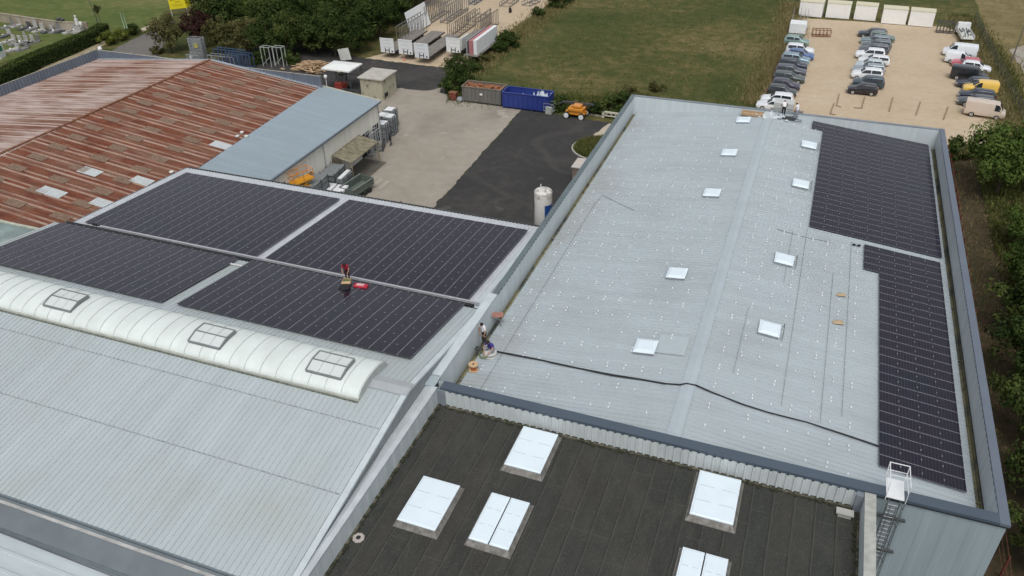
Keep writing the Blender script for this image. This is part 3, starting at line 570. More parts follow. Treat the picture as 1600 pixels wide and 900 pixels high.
b = MB(); b.box(SX0, FY+.72, sz(FY)-.1, SX1-.8, FY+.97, sz(FY)+.27); K(b.build('valley_gutter', DARK), so_)
b = MB()
for k in range(5): xx_ = SX1 - 6*k - 2; b.box(xx_, SY1+.35, sz(SY1)-.28, xx_+.12, SY1+.47, sz(SY1)+.02)
K(b.build('gutter_bracket', STEEL), so_)
b = MB(); b.beam((-37.75, 40.2, wz(38.5)+.0), (-36.0, 40.2, wz(38.5)+0), .02); 
b = MB(); q = 38.45; b.beam((-37.1, q, wz(q)+.14), (-35.6, q, wz(q)+.14), .12, .06); K(b.build('cable_bridge', WHITED), wh)

# ================================================================== RUSTY HALL (far left)
ru = empty('rusty_hall', (-75, 68, 0), label='old hall with rust streaked corrugated roof and a cream wall facing the yard', cat='factory hall')
URX = [(-76.9, 44.0), (-75.3, 83.9)]; RDZ = 8.62
def rx(y): return -76.9 + 1.6 * (y - 44) / 39.9
def rr_(x, y):                                   # height of right slope
    xr = rx(y); xe = -50.65; return RDZ + (5.55 - RDZ) * (x - xr) / (xe - xr)
def rl_(x, y): xr = rx(y); xe = -96.5 + (y-44)*.03; return RDZ + (6.85 - RDZ) * (x - xr) / (xe - xr)
m, n, bb, P = newmat('rusty_corrugated', .85, .2)
sp = n.nodes.new('ShaderNodeSeparateXYZ'); n.links.new(P, sp.inputs[0]); X_, Y_ = sp.outputs[0], sp.outputs[1]
Yr = math_(n, 'SUBTRACT', Y_, math_(n, 'MULTIPLY', X_, -.0)); sidx = math_(n, 'FLOOR', math_(n, 'MULTIPLY', Yr, 1.04)); xi = math_(n, 'FLOOR', math_(n, 'MULTIPLY', X_, .38))
cb = n.nodes.new('ShaderNodeCombineXYZ'); n.links.new(sidx, cb.inputs[0]); n.links.new(xi, cb.inputs[1]); wn = n.nodes.new('ShaderNodeTexWhiteNoise'); wn.noise_dimensions = '2D'; n.links.new(cb.outputs[0], wn.inputs['Vector'])
wn1 = n.nodes.new('ShaderNodeTexWhiteNoise'); wn1.noise_dimensions = '1D'; n.links.new(sidx, wn1.inputs['W'])
f1 = noise(n, P, 1.2, 8, .7, (.35, 2.2, 1)); f2 = noise(n, P, .09, 5, .6); f3 = noise(n, P, 1.5, 6, .6, (.14, 2.0, 1))
rustc = ramp(n, f1, [(.28, (.065, .023, .014)), (.45, (.12, .038, .022)), (.6, (.19, .066, .036)), (.74, (.26, .15, .105))])
rustc = mixc(n, math_(n, 'MULTIPLY', wn.outputs[0], .45), rustc, (.20, .12, .085))
pale = ramp(n, f3, [(.3, (.19, .11, .08)), (.5, (.33, .26, .23)), (.7, (.52, .46, .44))])
left = math_(n, 'LESS_THAN', X_, -76.1)
fy = math_(n, 'FRACT', math_(n, 'MULTIPLY', Yr, .52)); band = ramp(n, fy, [(.0, (0, 0, 0)), (.04, (1, 1, 1)), (.13, (1, 1, 1)), (.17, (.0, .0, .0)), (.36, (.0, .0, .0)), (.39, (.9, .9, .9)), (.45, (.8, .8, .8)), (.49, (0, 0, 0)), (1, (0, 0, 0))])
band = math_(n, 'MULTIPLY', band, ramp(n, noise(n, P, .5, 4, .6, (.4, 1, 1)), [(.36, (.25, .25, .25)), (.55, (1, 1, 1))]))
cr = ramp(n, math_(n, 'ABSOLUTE', math_(n, 'ADD', X_, 76.1)), [(0, (0, 0, 0)), (1, (1, 1, 1))])
o = mixc(n, math_(n, 'MULTIPLY', band, .82), rustc, (.38, .28, .225))
lf = math_(n, 'MULTIPLY', left, ramp(n, math_(n, 'ADD', f2, math_(n, 'MULTIPLY', noise(n, P, .9, 5, .6, (.15, 3, 1)), .45)), [(.60, (.1, .1, .1)), (.80, (.85, .85, .85))]))
o = mixc(n, lf, o, pale); o = mixc(n, math_(n, 'MULTIPLY', math_(n, 'MULTIPLY', left, band), .7), o, (.46, .38, .34))
o = mixc(n, ramp(n, noise(n, P, .8, 4, .6, (.2, 2, 1)), [(.58, (0, 0, 0)), (.7, (.6, .6, .6))]), o, (.24, .17, .12))
n.links.new(o, bb.inputs['Base Color']); RUST = m
b = MB()
ya, yb = 43.0, 83.95
b.sheet((rx(ya), ya, RDZ), (-57.9, ya, rr_(-57.9, ya)), (-58.9, yb, rr_(-58.9, yb)), (rx(yb), yb, RDZ), pitch=.32, h=.06, top=.2, web=.2)
b.sheet((rx(ya), ya, RDZ), (-96.8, ya, 6.8), (-95.2, yb, 6.8), (rx(yb), yb, RDZ), pitch=.32, h=.06, top=.2, web=.2)
K(b.build('roof', RUST), ru)
b = MB(); b.sheet((-57.9, 50, rr_(-57.9, 50)+.05), (-50.7, 50, 5.6), (-50.5, 84.6, 5.6), (-58.95, 84.6, rr_(-58.95, 84)+.05), pitch=.25, h=.025); K(b.build('roof', ROOFT), ru)['label'] = 'newer blue grey sheets'
b = MB(); b.beam((rx(ya), ya, RDZ+.08), (rx(yb), yb, RDZ+.08), .32, .10); K(b.build('ridge_cap', CORR), ru)
b = MB(); clad(b, (-96.9, ya), (-95.3, yb+.2), 6.6, 8.05, (1, 0), .5, .07); K(b.build('parapet', WALLB), ru)
b = MB(); clad(b, (-95.3, yb+.25), (-58.6, yb+.25), 6.0, 8.05, (0, -1), .5, .09); K(b.build('parapet', WALLB), ru)
b = MB(); b.beam((-96.95, ya, 8.07), (-95.35, yb+.3, 8.07), .12, .05); b.beam((-95.35, yb+.3, 8.07), (-58.6, yb+.3, 8.07), .12, .05); K(b.build('parapet_cap', mat('pale_edge', (.38, .36, .30), .7, 0, .2, 2)), ru)
b = MB(); b.beam((-95.2, yb+.05, 6.86), (rx(yb), yb+.05, RDZ+.06), .4, .05); b.beam((rx(yb), yb+.05, RDZ+.06), (-58.8, yb+.05, rr_(-58.8, yb)+.1), .5, .05); K(b.build('edge_flashing', mat('dull_flashing', (.28, .31, .34), .5, 0, .15, 1)), ru)
b = MB(); b.beam((-58.9, 84.65, rr_(-58.9, 84)+.1), (-50.45, 84.65, 5.68), .12, .1); K(b.build('verge_trim', mat('cream_verge', (.50, .47, .36), .6, 0, .1)), ru)
b = MB(); b.box(-50.62, 50, 5.42, -50.4, 84.6, 5.60); K(b.build('gutter', mat('slate_gutter', (.12, .15, .18), .5, 0, .1)), ru)
b = MB(); b.box(-50.95, 50, 0, -50.8, 84.3, 5.5); b.add([(-50.8, 84.35, 0), (-50.8, 84.35, 5.5), (-59, 84.35, 6.4), (-75.3, 84.35, 8.4), (-95.4, 84.35, 6.6), (-95.4, 84.35, 0)], [tuple(range(6))]); b.quad((-96.9, 43, 0), (-95.5, 84.3, 0), (-95.5, 84.3, 7.9), (-96.9, 43, 7.9)); K(b.build('wall', WALLC), ru)
def wallhole(y0, y1, z0, z1, name, m): b = MB(); b.box(-50.81, y0, z0, -50.77, y1, z1); return K(b.build(name, m), ru)
wallhole(82.3, 83.9, .6, 3.0, 'window', DARK); wallhole(79.2, 81.4, 0, 2.9, 'doorway', DARK); wallhole(67.6, 68.5, 2.3, 3.2, 'window', DARK)
b = MB()
for k in range(4): b.box(-50.77, 82.3+.5*k, .6, -50.74, 82.36+.5*k, 3.0)
b.box(-50.77, 82.3, 1.8, -50.74, 83.9, 1.86); K(b.build('window_bars', WHITED), ru)
for y in (84.1, 71.2): b = MB(); b.tube([(-50.6, y, 5.4), (-50.68, y, 5.0), (-50.68, y, 0)], .05); K(b.build('downpipe', GALV), ru)
# roof lights: grey translucent sheets laid on a regular grid, and a few new pale ones
TR = mat('dull_rooflight', (.19, .125, .085), .7, 0, .3, 2.5, stretch=(1, 3, 1)); TN = mat('new_rooflight', (.47, .50, .51), .5, 0, .06, 2)
def patch(xc, yc, wx, wy, m, lab=None):
    f = rr_ if xc > rx(yc) else rl_; b = MB(); b.sheet((xc-wx/2, yc-wy/2, f(xc-wx/2, yc)+.07), (xc+wx/2, yc-wy/2, f(xc+wx/2, yc)+.07), (xc+wx/2, yc+wy/2, f(xc+wx/2, yc)+.07), (xc-wx/2, yc+wy/2, f(xc-wx/2, yc)+.07), pitch=.2, h=.02); o = K(b.build('roof_light', m), ru); 
    if lab: o['label'] = lab
rr = random.Random(5)
for ix, xc in enumerate((-73.1, -67.9, -62.8)):
    for k in range(15):
        yc = 45.6 + k * 2.62 + (.2 * ix)
        if xc > -64 and yc < 46: continue
        patch(xc + rr.uniform(-.1, .1), yc, 2.0, .98, TR)
for (u, v, wx) in ((140, 266, 2.3), (222, 283, 2.2), (80, 298, 2.8), (345, 228, 2.2), (160, 318, 2.2)):
    p = G(u, v, 7.2); p = G(u, v, rr_(p.x, p.y)+.1); patch(p.x, p.y, wx, 1.25, TN, 'new pale sheet')
b = MB()
for (u, v) in ((378, 207), (371, 213), (268, 269), (385, 213)): b = MB(); p = G(u, v, 6.7); p = G(u, v, rr_(p.x, p.y)+.12); b.lathe([(.22, 0), (.25, .12), (.12, .2)], (p.x, p.y, p.z-.05), 8); K(b.build('vent_cowl', WHITED), ru)
# small teal roof at the left edge
tl = empty('teal_roofed_shed', (-70, 38, 0), label='low shed with flat grey green roof at the left edge, beside the rusty hall', cat='shed')
b = MB(); b.box(-85, 30, 0, -56.5, 42.4, 7.3); K(b.build('wall', WALLC), tl); b = MB(); b.box(-85.2, 29.8, 7.3, -56.3, 42.7, 7.5); K(b.build('roof', mat('teal_roof', (.20, .26, .25), .6, 0, .25, .6)), tl)
b = MB(); b.box(-85.2, 42.7, 7.3, -56.3, 42.95, 7.6); K(b.build('parapet', mat('pale_kerb', (.42, .44, .36), .8, 0, .2, 2)), tl)

# ================================================================== SOLAR PANELS
def panel_meshes(a, bl):
    """frame and glass for a module a wide, bl long (local x, y), corner at the origin"""
    t, fw = .035, .014; f = MB()
    f.box(0, 0, 0, a, bl, t - .003); g = bpy.data.meshes.new('solar_glass')
    g.from_pydata([(fw*.4, fw*.4, t), (a-fw*.4, fw*.4, t), (a-fw*.4, bl-fw*.4, t), (fw*.4, bl-fw*.4, t)], [], [(0, 1, 2, 3)]); uv = g.uv_layers.new(name='UVMap')
    for i, c in enumerate([(0, 0), (1, 0), (1, 1), (0, 1)]): uv.data[i].uv = c
    g.materials.append(SOLAR); return f, g
cl_ = MB(); cl_.box(-.026, -.035, .0, .026, .035, .055)
CLM = cl_.build('clamp', CLAMPG); clme = CLM.data; bpy.data.objects.remove(CLM)
allp = []   # (area, matrix, size key, label words)
ORD = ['first', 'second', 'third', 'fourth', 'fifth', 'sixth', 'seventh', 'eighth', 'ninth', 'tenth', 'eleventh', 'twelfth', 'thirteenth', 'fourteenth']
def reg(Mx, a, bl, key, lab, grp):
    c = [PR(Mx @ Vector(p)) for p in ((0, 0, 0), (a, 0, 0), (a, bl, 0), (0, bl, 0))]
    ar = abs(sum(c[i][0]*c[(i+1) % 4][1] - c[(i+1) % 4][0]*c[i][1] for i in range(4))) / 2
    if c[0][0] < -60 and c[1][0] < -60 and c[2][0] < -60: ar = 0
    allp.append((ar, Mx, key, lab, grp))
slr = math.atan((ZR - RZ) / (XR_ - RX))
def hall_array(x0, y0, cols, rows, nm, grp, word):
    for i in cols:
        for j in (rows if callable(rows) is False else rows(i)):
            if callable(rows): pass
            s = i * PW; x = x0 + s * math.cos(slr); y = y0 + j * PL_
            Mx = Matrix.Translation((x, y, hz(x) + .16)) @ Matrix.Rotation(-slr, 4, 'Y')
            reg(Mx, PW-.02, PL_-.02, 'P', 'solar panel, %s row back, %s, %s' % (ORD[j], (ORD[i] + ' column from left') if i >= 0 else 'column stepped out left', nm), grp)
hall_array(A1[0], A1[1], range(-1, 4), lambda i: range(11, 13) if i < 0 else range(13), 'array behind the caged ladder', 'solar panels in the long array behind the ladder', '')
hall_array(A2[0], A2[1], range(-1, 9), lambda i: range(11, 12) if i < 0 else range(12), 'far array on the large hall', 'solar panels in the far array of the large hall', '')
def left_array(k, X, Y, Z, th, nr, nm, grp):
    W_, H2 = 1.775*k, 1.058*k
    for i in range(9):
        for j in range(nr):
            Mx = Matrix.Translation((X - i*W_, Y + j*H2*math.cos(th), Z - j*H2*math.sin(th))) @ Matrix.Rotation(-th, 4, 'X') @ Matrix.Rotation(R(90), 4, 'Z')
            reg(Mx, (1.058-.02)*k, (1.775-.02)*k, 'Q%.2f' % k, 'solar panel, %s row back, %s column from right, %s' % (ORD[j], ORD[i], nm), grp)
left_array(1.057, -18.98, 31.82, wz(31.82)+.17, th1, 7, 'array right behind the vault', 'solar panels in the right array behind the vault')
left_array(1.057, -36.92, 31.62, wz(31.62)+.17, th1, 7, 'array left behind the vault', 'solar panels in the left array behind the vault')
k2 = 12.05/11/math.cos(th2)/1.058
left_array(1.04, -19.42, 41.12, sz(41.12)+.17, th2, 11, 'array nearest the white tank', 'solar panels in the array nearest the tank')
left_array(1.04, -36.85, 41.0, sz(41.0)+.17, th2, 11, 'array nearest the rusty roof', 'solar panels in the array nearest the rusty roof')
allp.sort(key=lambda t: -t[0])
cache = {}
for key, a, bl in (('P', PW-.02, PL_-.02), ('Q1.06', 1.038*1.057, 1.755*1.057), ('Q1.04', 1.038*1.04, 1.755*1.04)):
    f, g = panel_meshes(a, bl); fo = f.build('frame', FRAME); fm = fo.data; bpy.data.objects.remove(fo); cache[key] = (fm, g, a, bl)
stf, stg, stuv = MB(), MB(), 0
for idx, (ar, Mx, key, lab, grp) in enumerate(allp):
    fm, gm_, a, bl = cache[key]
    if idx < 300 and ar > 0:
        r_ = empty('solar_module', label=lab, cat='solar panel', group=grp); r_.matrix_world = Mx
        for nm, me in (('frame', fm), ('glass', gm_)): o = bpy.data.objects.new(nm, me); col.objects.link(o); o.parent = r_
        for (px_, py_) in ((a+.01, bl*.22), (a+.01, bl*.80)): o = bpy.data.objects.new('clamp', clme); col.objects.link(o); o.parent = r_; o.location = (px_, py_, 0)
    else:
        for v_ in fm.vertices: stf.v.append(tuple(Mx @ v_.co))
        n0 = len(stf.v) - len(fm.vertices)
        for p_ in fm.polygons: stf.f.append(tuple(i + n0 for i in p_.vertices)); stf.m.append(0)
        stg.quad(*[Mx @ gm_.vertices[i].co for i in range(4)], m=1)
        for (px_, py_) in ((a+.01, bl*.22), (a+.01, bl*.80)): stg.box(px_-.026, py_-.035, 0, px_+.026, py_+.035, .055, m=2, T=Mx)
nq = len(stf.v); stf.v += stg.v; stf.f += [tuple(i + nq for i in f) for f in stg.f]; stf.m += stg.m
o = stf.build('solar_panels', [FRAME, SOLAR, CLAMPG]); tag(o, 'remaining black solar panels farthest away in the arrays by the rusty roof and the far end', 'solar panels', kind='stuff')
uv = o.data.uv_layers.new(name='UVMap'); C4 = [(0, 0), (1, 0), (1, 1), (0, 1)]
for p_ in o.data.polygons:
    if p_.material_index == 1:
        for q_, li in enumerate(p_.loop_indices): uv.data[li].uv = C4[q_]

# ================================================================== VEGETATION
def leafmat(name, a, b_, c, sc=1.4):
    m, n, bb, P = newmat(name, .85, .08)
    at = n.nodes.new('ShaderNodeAttribute'); at.attribute_name = 'hue'; oi = n.nodes.new('ShaderNodeObjectInfo')
    f = noise(n, P, sc, 3); t = math_(n, 'ADD', math_(n, 'MULTIPLY', at.outputs['Fac'], .65), math_(n, 'MULTIPLY', f, .35))
    t = math_(n, 'ADD', t, math_(n, 'MULTIPLY', math_(n, 'SUBTRACT', oi.outputs['Random'], .5), .35))
    o = ramp(n, t, [(.12, a), (.5, b_), (.9, c)]); n.links.new(o, bb.inputs['Base Color'])
    bb.inputs['Transmission Weight'].default_value = 0; return m
LEAFD = leafmat('dark_foliage', (.018, .032, .009), (.038, .060, .015), (.085, .105, .030))
LEAFG = leafmat('bright_foliage', (.030, .055, .011), (.065, .105, .023), (.13, .17, .045))
LEAFY = leafmat('yellow_green_foliage', (.07, .09, .015), (.15, .17, .035), (.24, .25, .07))
LEAFR = leafmat('purple_foliage', (.030, .014, .012), (.055, .028, .022), (.08, .05, .03))
LEAFO = leafmat('olive_foliage', (.045, .050, .018), (.085, .085, .030), (.15, .14, .06))
BARK = mat('bark', (.06, .045, .032), .95, 0, .3, 6)
def crown_mesh(name, seed, rad, ht, n_clump, per, leaf, m, base=.0, flat=1.0):
    """leaf-sized faces in many clumps through an uneven crown; each face knows its clump's hue"""
    rg = random.Random(seed); v = []; f = []; hues = []
    for c in range(n_clump):
        a = rg.uniform(0, 2*math.pi); q = rg.random() ** .45; zz = rg.uniform(-1, 1); hor = math.sqrt(max(0, 1 - zz*zz)) * q
        wob = 1 + .28*math.sin(3*a + seed) + .18*math.sin(5*a + 2*seed)
        cx, cy, cz = hor*math.cos(a)*rad*wob, hor*math.sin(a)*rad*wob, base + ht*.5 + zz*q*ht*.46
        cr = rad * rg.uniform(.16, .34); h = rg.random()
        for k in range(per):
            d = Vector((rg.gauss(0, 1), rg.gauss(0, 1), rg.gauss(0, 1)*flat)).normalized() * cr * rg.uniform(.55, 1.05)
            p = Vector((cx, cy, cz)) + d; s = leaf * rg.uniform(.6, 1.3)
            nrm = (d.normalized() + Vector((rg.gauss(0, .5), rg.gauss(0, .5), rg.gauss(0, .5) + .4))).normalized()
            t = nrm.orthogonal().normalized(); t = Matrix.Rotation(rg.uniform(0, 6.28), 3, nrm) @ t; u = nrm.cross(t)
            i = len(v); v += [p - t*s, p - u*s*.5, p + t*s, p + u*s*.5]; f.append((i, i+1, i+2, i+3)); hues.append(min(1, max(0, h*.7 + rg.random()*.3)))
    me = bpy.data.meshes.new(name); me.from_pydata([tuple(x) for x in v], [], f); me.materials.append(m)
    at = me.attributes.new('hue', 'FLOAT', 'FACE'); at.data.foreach_set('value', hues); return me
def trunk_mesh(name, seed, h, r, rad):
    rg = random.Random(seed); b = MB(); b.tube([(0, 0, -.1), (.04, .02, h*.3), (rg.uniform(-.15, .15), rg.uniform(-.15, .15), h*.7), (0, 0, h)], [r, r*.8, r*.55, r*.2], 7)
    for k in range(7):
        a = k * 2.4 + seed; z = h * rg.uniform(.28, .7); L = rad * rg.uniform(.5, .85)
        b.tube([(0, 0, z), (math.cos(a)*L*.5, math.sin(a)*L*.5, z + L*.35), (math.cos(a)*L, math.sin(a)*L, z + L*.5)], [r*.4, r*.25, r*.08], 5)
    me = bpy.data.meshes.new(name); me.from_pydata(b.v, [], b.f); me.materials.append(BARK); return me
CR = {}
for i, (k, m, rad, ht, nc, per, lf) in enumerate([('d1', LEAFD, 3.4, 6.6, 80, 95, .20), ('d2', LEAFD, 3.9, 7.4, 95, 90, .21), ('d3', LEAFO, 3.2, 5.8, 75, 95, .19), ('g1', LEAFG, 3.5, 5.2, 85, 110, .17), ('y1', LEAFY, 2.4, 4.6, 50, 90, .17), ('r1', LEAFR, 3.0, 5.2, 65, 90, .18), ('b1', LEAFD, 1.3, 1.9, 30, 80, .12), ('b2', LEAFY, 1.3, 1.8, 28, 80, .12), ('b3', LEAFO, 1.2, 1.7, 28, 80, .12)]):
    CR[k] = (crown_mesh('crown_' + k, i + 3, rad, ht, nc, per, lf, m, base=(1.5 if k[0] != 'b' else -.15)), trunk_mesh('trunk_' + k, i, (ht*.75 + 1.5) if k[0] != 'b' else 1.2, .20 if k[0] != 'b' else .06, rad))
def tree(x, y, kind, s, label, group='trees of the dark belt', cat='tree', rz=None, name='tree'):
    t = empty(name, (x, y, 0), random.uniform(0, 6.28) if rz is None else rz, label, cat, group); t.scale = (s, s, s * random.uniform(.9, 1.12))
    for nm, me in (('crown', CR[kind][0]), ('trunk', CR[kind][1])): o = bpy.data.objects.new(nm, me); col.objects.link(o); o.parent = t
    return t
rt = random.Random(11)
front = [(262, 86, 'd3', .82, 'broad olive tree beside the old road, left end of the tree belt'), (312, 78, 'r1', 1.0, 'dark purple-leaved tree beside the broad olive tree'), (352, 62, 'y1', 1.1, 'small yellow-green tree behind the grey steel frames'),
         (345, 86, 'd3', .8, 'olive tree right behind the stack of grey steel frames'), (388, 90, 'd3', .95, 'olive tree behind the blue frames'), (418, 96, 'd1', .85, 'dark tree behind the white gate frames'), (452, 92, 'd2', .8, 'dark rounded tree behind the timber pile'), (488, 88, 'd1', .85, 'dark tree behind the white canopy, left one'),
         (520, 92, 'd2', .85, 'dark tree behind the white canopy, right one'), (556, 84, 'd1', .8, 'dark tree at the corner of the trailer yard'), (590, 62, 'd2', .8, 'dark tree left of the first trailer'), (620, 40, 'd1', .9, 'dark tree behind the steel racks, middle one'), (655, 12, 'd2', .9, 'dark tree behind the steel racks, farthest one')]
fp = []
for (u, v, k, s, lab) in front: p = G(u, v); fp.append(p); tree(p.x, p.y + 1, k, s, lab)
adj = ['dense', 'ragged', 'tall', 'spreading', 'narrow', 'dull green', 'deep green', 'uneven']
A_, B_ = G(262, 60), G(700, 5); cnt = 0
back = []
for row in range(1, 6):
    for i in range(13 - row):
        t = (i + rt.uniform(-.3, .3) + .5) / (13 - row); j = min(12, int(t * 13)); q = fp[min(12, max(0, j))]
        x = q.x - row * 2.2 + rt.uniform(-1.6, 1.6); y = q.y + row * 7.0 + rt.uniform(-2, 2); back.append((x, y, row, i))
RN = ['second', 'third', 'fourth', 'fifth', 'sixth']
for (x, y, row, i) in back:
    if PR((x, y, 4))[0] < 335: continue                # keeps the notice board and the meadow clear
    k = rt.choice(['d1', 'd2', 'd2', 'd1', 'd3', 'g1' if row < 3 else 'd1']); tree(x, y, k, rt.uniform(.85, 1.15), '%s tree in the %s row of the belt, %s from the left' % (adj[(row*3+i) % 8], RN[row-1], ORD[i]))
for (u, v, z, k, s, lab) in [(1556, 303, 0, 'g1', 1.08, 'tree with bare trunk at the corner of the car park'), (1640, 248, 4, 'g1', 1.0, 'bright tree just behind the one with the bare trunk'), (1628, 340, 4, 'g1', .8, 'bright tree second along the hall side, past the bare trunk'), (1630, 405, 4, 'g1', .8, 'bright tree third along the hall side'), (1622, 470, 4, 'd2', .78, 'dark tree fourth along the hall side'), (1636, 545, 4, 'd1', .85, 'dark tree fifth along the hall side'), (1640, 630, 4, 'd2', .72, 'dark tree sixth along the hall side'), (1655, 725, 4, 'd1', .75, 'dark tree seventh along the hall side'), (1655, 840, 3, 'd2', .6, 'dark tree nearest the bottom right corner')]:
    p = G(u, v, z); tree(p.x, p.y, k, s, lab, 'trees beside the large hall')
p = G(716, 134); tree(p.x, p.y, 'd1', .62, 'round dark tree at the corner of the trailer yard beside the asphalt', 'trees beside the trailer yard')
def bush(u, v, k, s, lab, grp, z=0): p = G(u, v); return tree(p.x, p.y, k, s, lab, grp, 'bush', name='bush')
BL = 'bushes along the yard edges'
for (u, v, k, s, lab) in [(704, 146, 'b1', 1.3, 'low dark bush beside the small red bin'), (735, 142, 'b1', 1.4, 'dark bush behind the grey container, left one'), (722, 125, 'b3', 1.3, 'bush at the foot of the round dark tree'), (742, 112, 'b1', 1.1, 'bush right of the round tree, on the field edge'), (756, 98, 'b3', 1.0, 'small olive bush on the field edge beside the boxed trailer'), (782, 82, 'b1', 1.2, 'bush on the field edge, near the tall one'), (796, 74, 'b1', 1.7, 'tall bush on the edge of the trailer yard'), (842, 26, 'b1', 1.1, 'bush by the track, upper one'), (868, 12, 'b1', 1.5, 'large dark bush by the track near the top edge'), (885, 4, 'b1', 1.3, 'dark bush by the track touching the top edge'),
                       (876, 172, 'b1', 1.2, 'bush right behind the blue container'), (912, 176, 'b3', 1.2, 'bush behind the orange lift, left one'), (930, 178, 'b1', 1.1, 'bush behind the orange lift, right one'), (950, 178, 'b1', 1.3, 'bush behind the white barrier, left one'), (968, 172, 'b1', 1.5, 'bush behind the white barrier, right one'), (1022, 142, 'b3', 1.0, 'loose bush in the field beyond the hall corner'), (985, 152, 'b3', 1.2, 'bush in the field left of the hall corner'),
                       (208, 54, 'b1', 1.25, 'dark round bush at the end of the old road'), (172, 68, 'b2', 1.35, 'yellow-green bush at the end of the hedge'), (190, 62, 'b2', 1.2, 'yellow-green bush between hedge and old road'), (1492, 246, 'b1', 1.3, 'dark bush at the far right corner of the hall'), (1508, 243, 'b3', 1.3, 'olive bush between the hall corner and the big tree'), (1523, 246, 'b1', 1.0, 'dark bush under the big tree'), (245, 84, 'b3', .9, 'low bush beside the road behind the rusty hall'), (405, 100, 'b1', 1.2, 'low bush between the blue frames and white gates'), (455, 100, 'b1', 1.3, 'bush left of the timber pile')]:
    bush(u, v, k, s, lab, BL)
def scatter(name, fn, n, h, m, label, wd=.02, seed=1, blades=3, lean=.5, stuff=True):
    rg = random.Random(seed); v = []; f = []; hu = []
    for i in range(n):
        x, y, z = fn(rg); hh = h * rg.uniform(.5, 1.2); c = rg.random()
        for k in range(blades):
            a = rg.uniform(0, 6.28); d = Vector((math.cos(a), math.sin(a), 0)); s = Vector((-d.y, d.x, 0)) * wd * rg.uniform(.7, 1.6); p = Vector((x, y, z)) + d * rg.uniform(0, .1); q = p + d * hh * lean * rg.uniform(.2, 1) + Vector((0, 0, hh))
            i0 = len(v); v += [p - s, p + s, q + s*.4, q - s*.4]; f.append((i0, i0+1, i0+2, i0+3)); hu.append(min(1, c*.7 + rg.random()*.3))
    me = bpy.data.meshes.new(name); me.from_pydata([tuple(q) for q in v], [], f); me.materials.append(m); at = me.attributes.new('hue', 'FLOAT', 'FACE'); at.data.foreach_set('value', hu)
    o = bpy.data.objects.new(name, me); col.objects.link(o); tag(o, label, 'grass', kind='stuff'); return o
GRS = leafmat('green_blades', (.05, .065, .015), (.09, .11, .03), (.17, .16, .06), .5); GRD = leafmat('dry_blades', (.10, .095, .03), (.20, .17, .075), (.36, .30, .16), .5)
def along(pts, w):
    P_ = [Vector((p[0], p[1], 0)) for p in pts]; L = [(P_[i+1] - P_[i]).length for i in range(len(P_) - 1)]; T = sum(L)
    def fn(rg):
        t = rg.uniform(0, T); i = 0
        while t > L[i] and i < len(L) - 1: t -= L[i]; i += 1
        d = (P_[i+1] - P_[i]).normalized(); q = P_[i] + d*t + Vector((-d.y, d.x, 0)) * rg.gauss(0, w*.5); return q.x, q.y, 0
    return fn
scatter('tall_grass', along([G(1176, 165), G(1181, 148), G(1208, 112), G(1232, 50), G(1240, 5)], 2.6), 5200, .65, GRD, 'tall dry grass along the left edge of the car park', seed=2)
scatter('tall_grass', along([G(1500, 30), G(1522, 60), G(1541, 105), G(1583, 205), G(1590, 240)], 2.4), 7000, .6, GRD, 'tall dry grass between the car park and the wire fence', seed=3)
scatter('tall_grass', along([G(1500, 25), G(1560, 100), G(1610, 200)], 2.6), 4200, .6, GRS, 'green grass growing along the wire fence', seed=13)
scatter('rough_grass', along([G(720, 120), G(760, 95), G(800, 60), G(870, 10), G(900, -20)], 3.2), 5500, .5, GRD, 'rough grass on the bank beside the trailer yard', seed=4)
scatter('rough_grass', along([G(700, 150), G(780, 150), G(870, 158), G(960, 165), G(1010, 150)], 3.2), 5500, .5, GRS, 'rough green grass behind the containers and the lift', seed=5)
scatter('rough_grass', lambda rg: (rg.uniform(13, 21), rg.uniform(46, 104), 0), 2600, .28, GRD, 'sparse dry weeds beside the large hall', seed=6)
scatter('field_grass', lambda rg: (rg.uniform(-48, 36), 104 + 70*rg.random()**1.3, 0) , 16000, .22, GRS, 'short field grass beyond the yard', wd=.05, seed=7) if False else None
def fieldfn(rg):
    while True:
        u, v = rg.uniform(760, 1240), rg.uniform(-10, 190); p = G(u, v)
        if v > 165 - (u - 1000)*.0 and u < 1000: continue
        if u > 1176 + (170 - v)*.35 or u < 905 - v*1.15 + 40: continue
        return p.x, p.y, 0
scatter('field_weeds', fieldfn, 5000, .13, GRS, 'weeds and tufts over the mown field', wd=.06, seed=8, blades=2)
scatter('field_weeds', fieldfn, 3000, .13, GRD, 'dry tufts over the mown field', wd=.05, seed=9, blades=2)
scatter('undergrowth', lambda rg: (rg.uniform(19.8, 27), rg.uniform(38, 103), 0), 9000, .45, GRS, 'green undergrowth below the trees beside the large hall', wd=.05, seed=17)
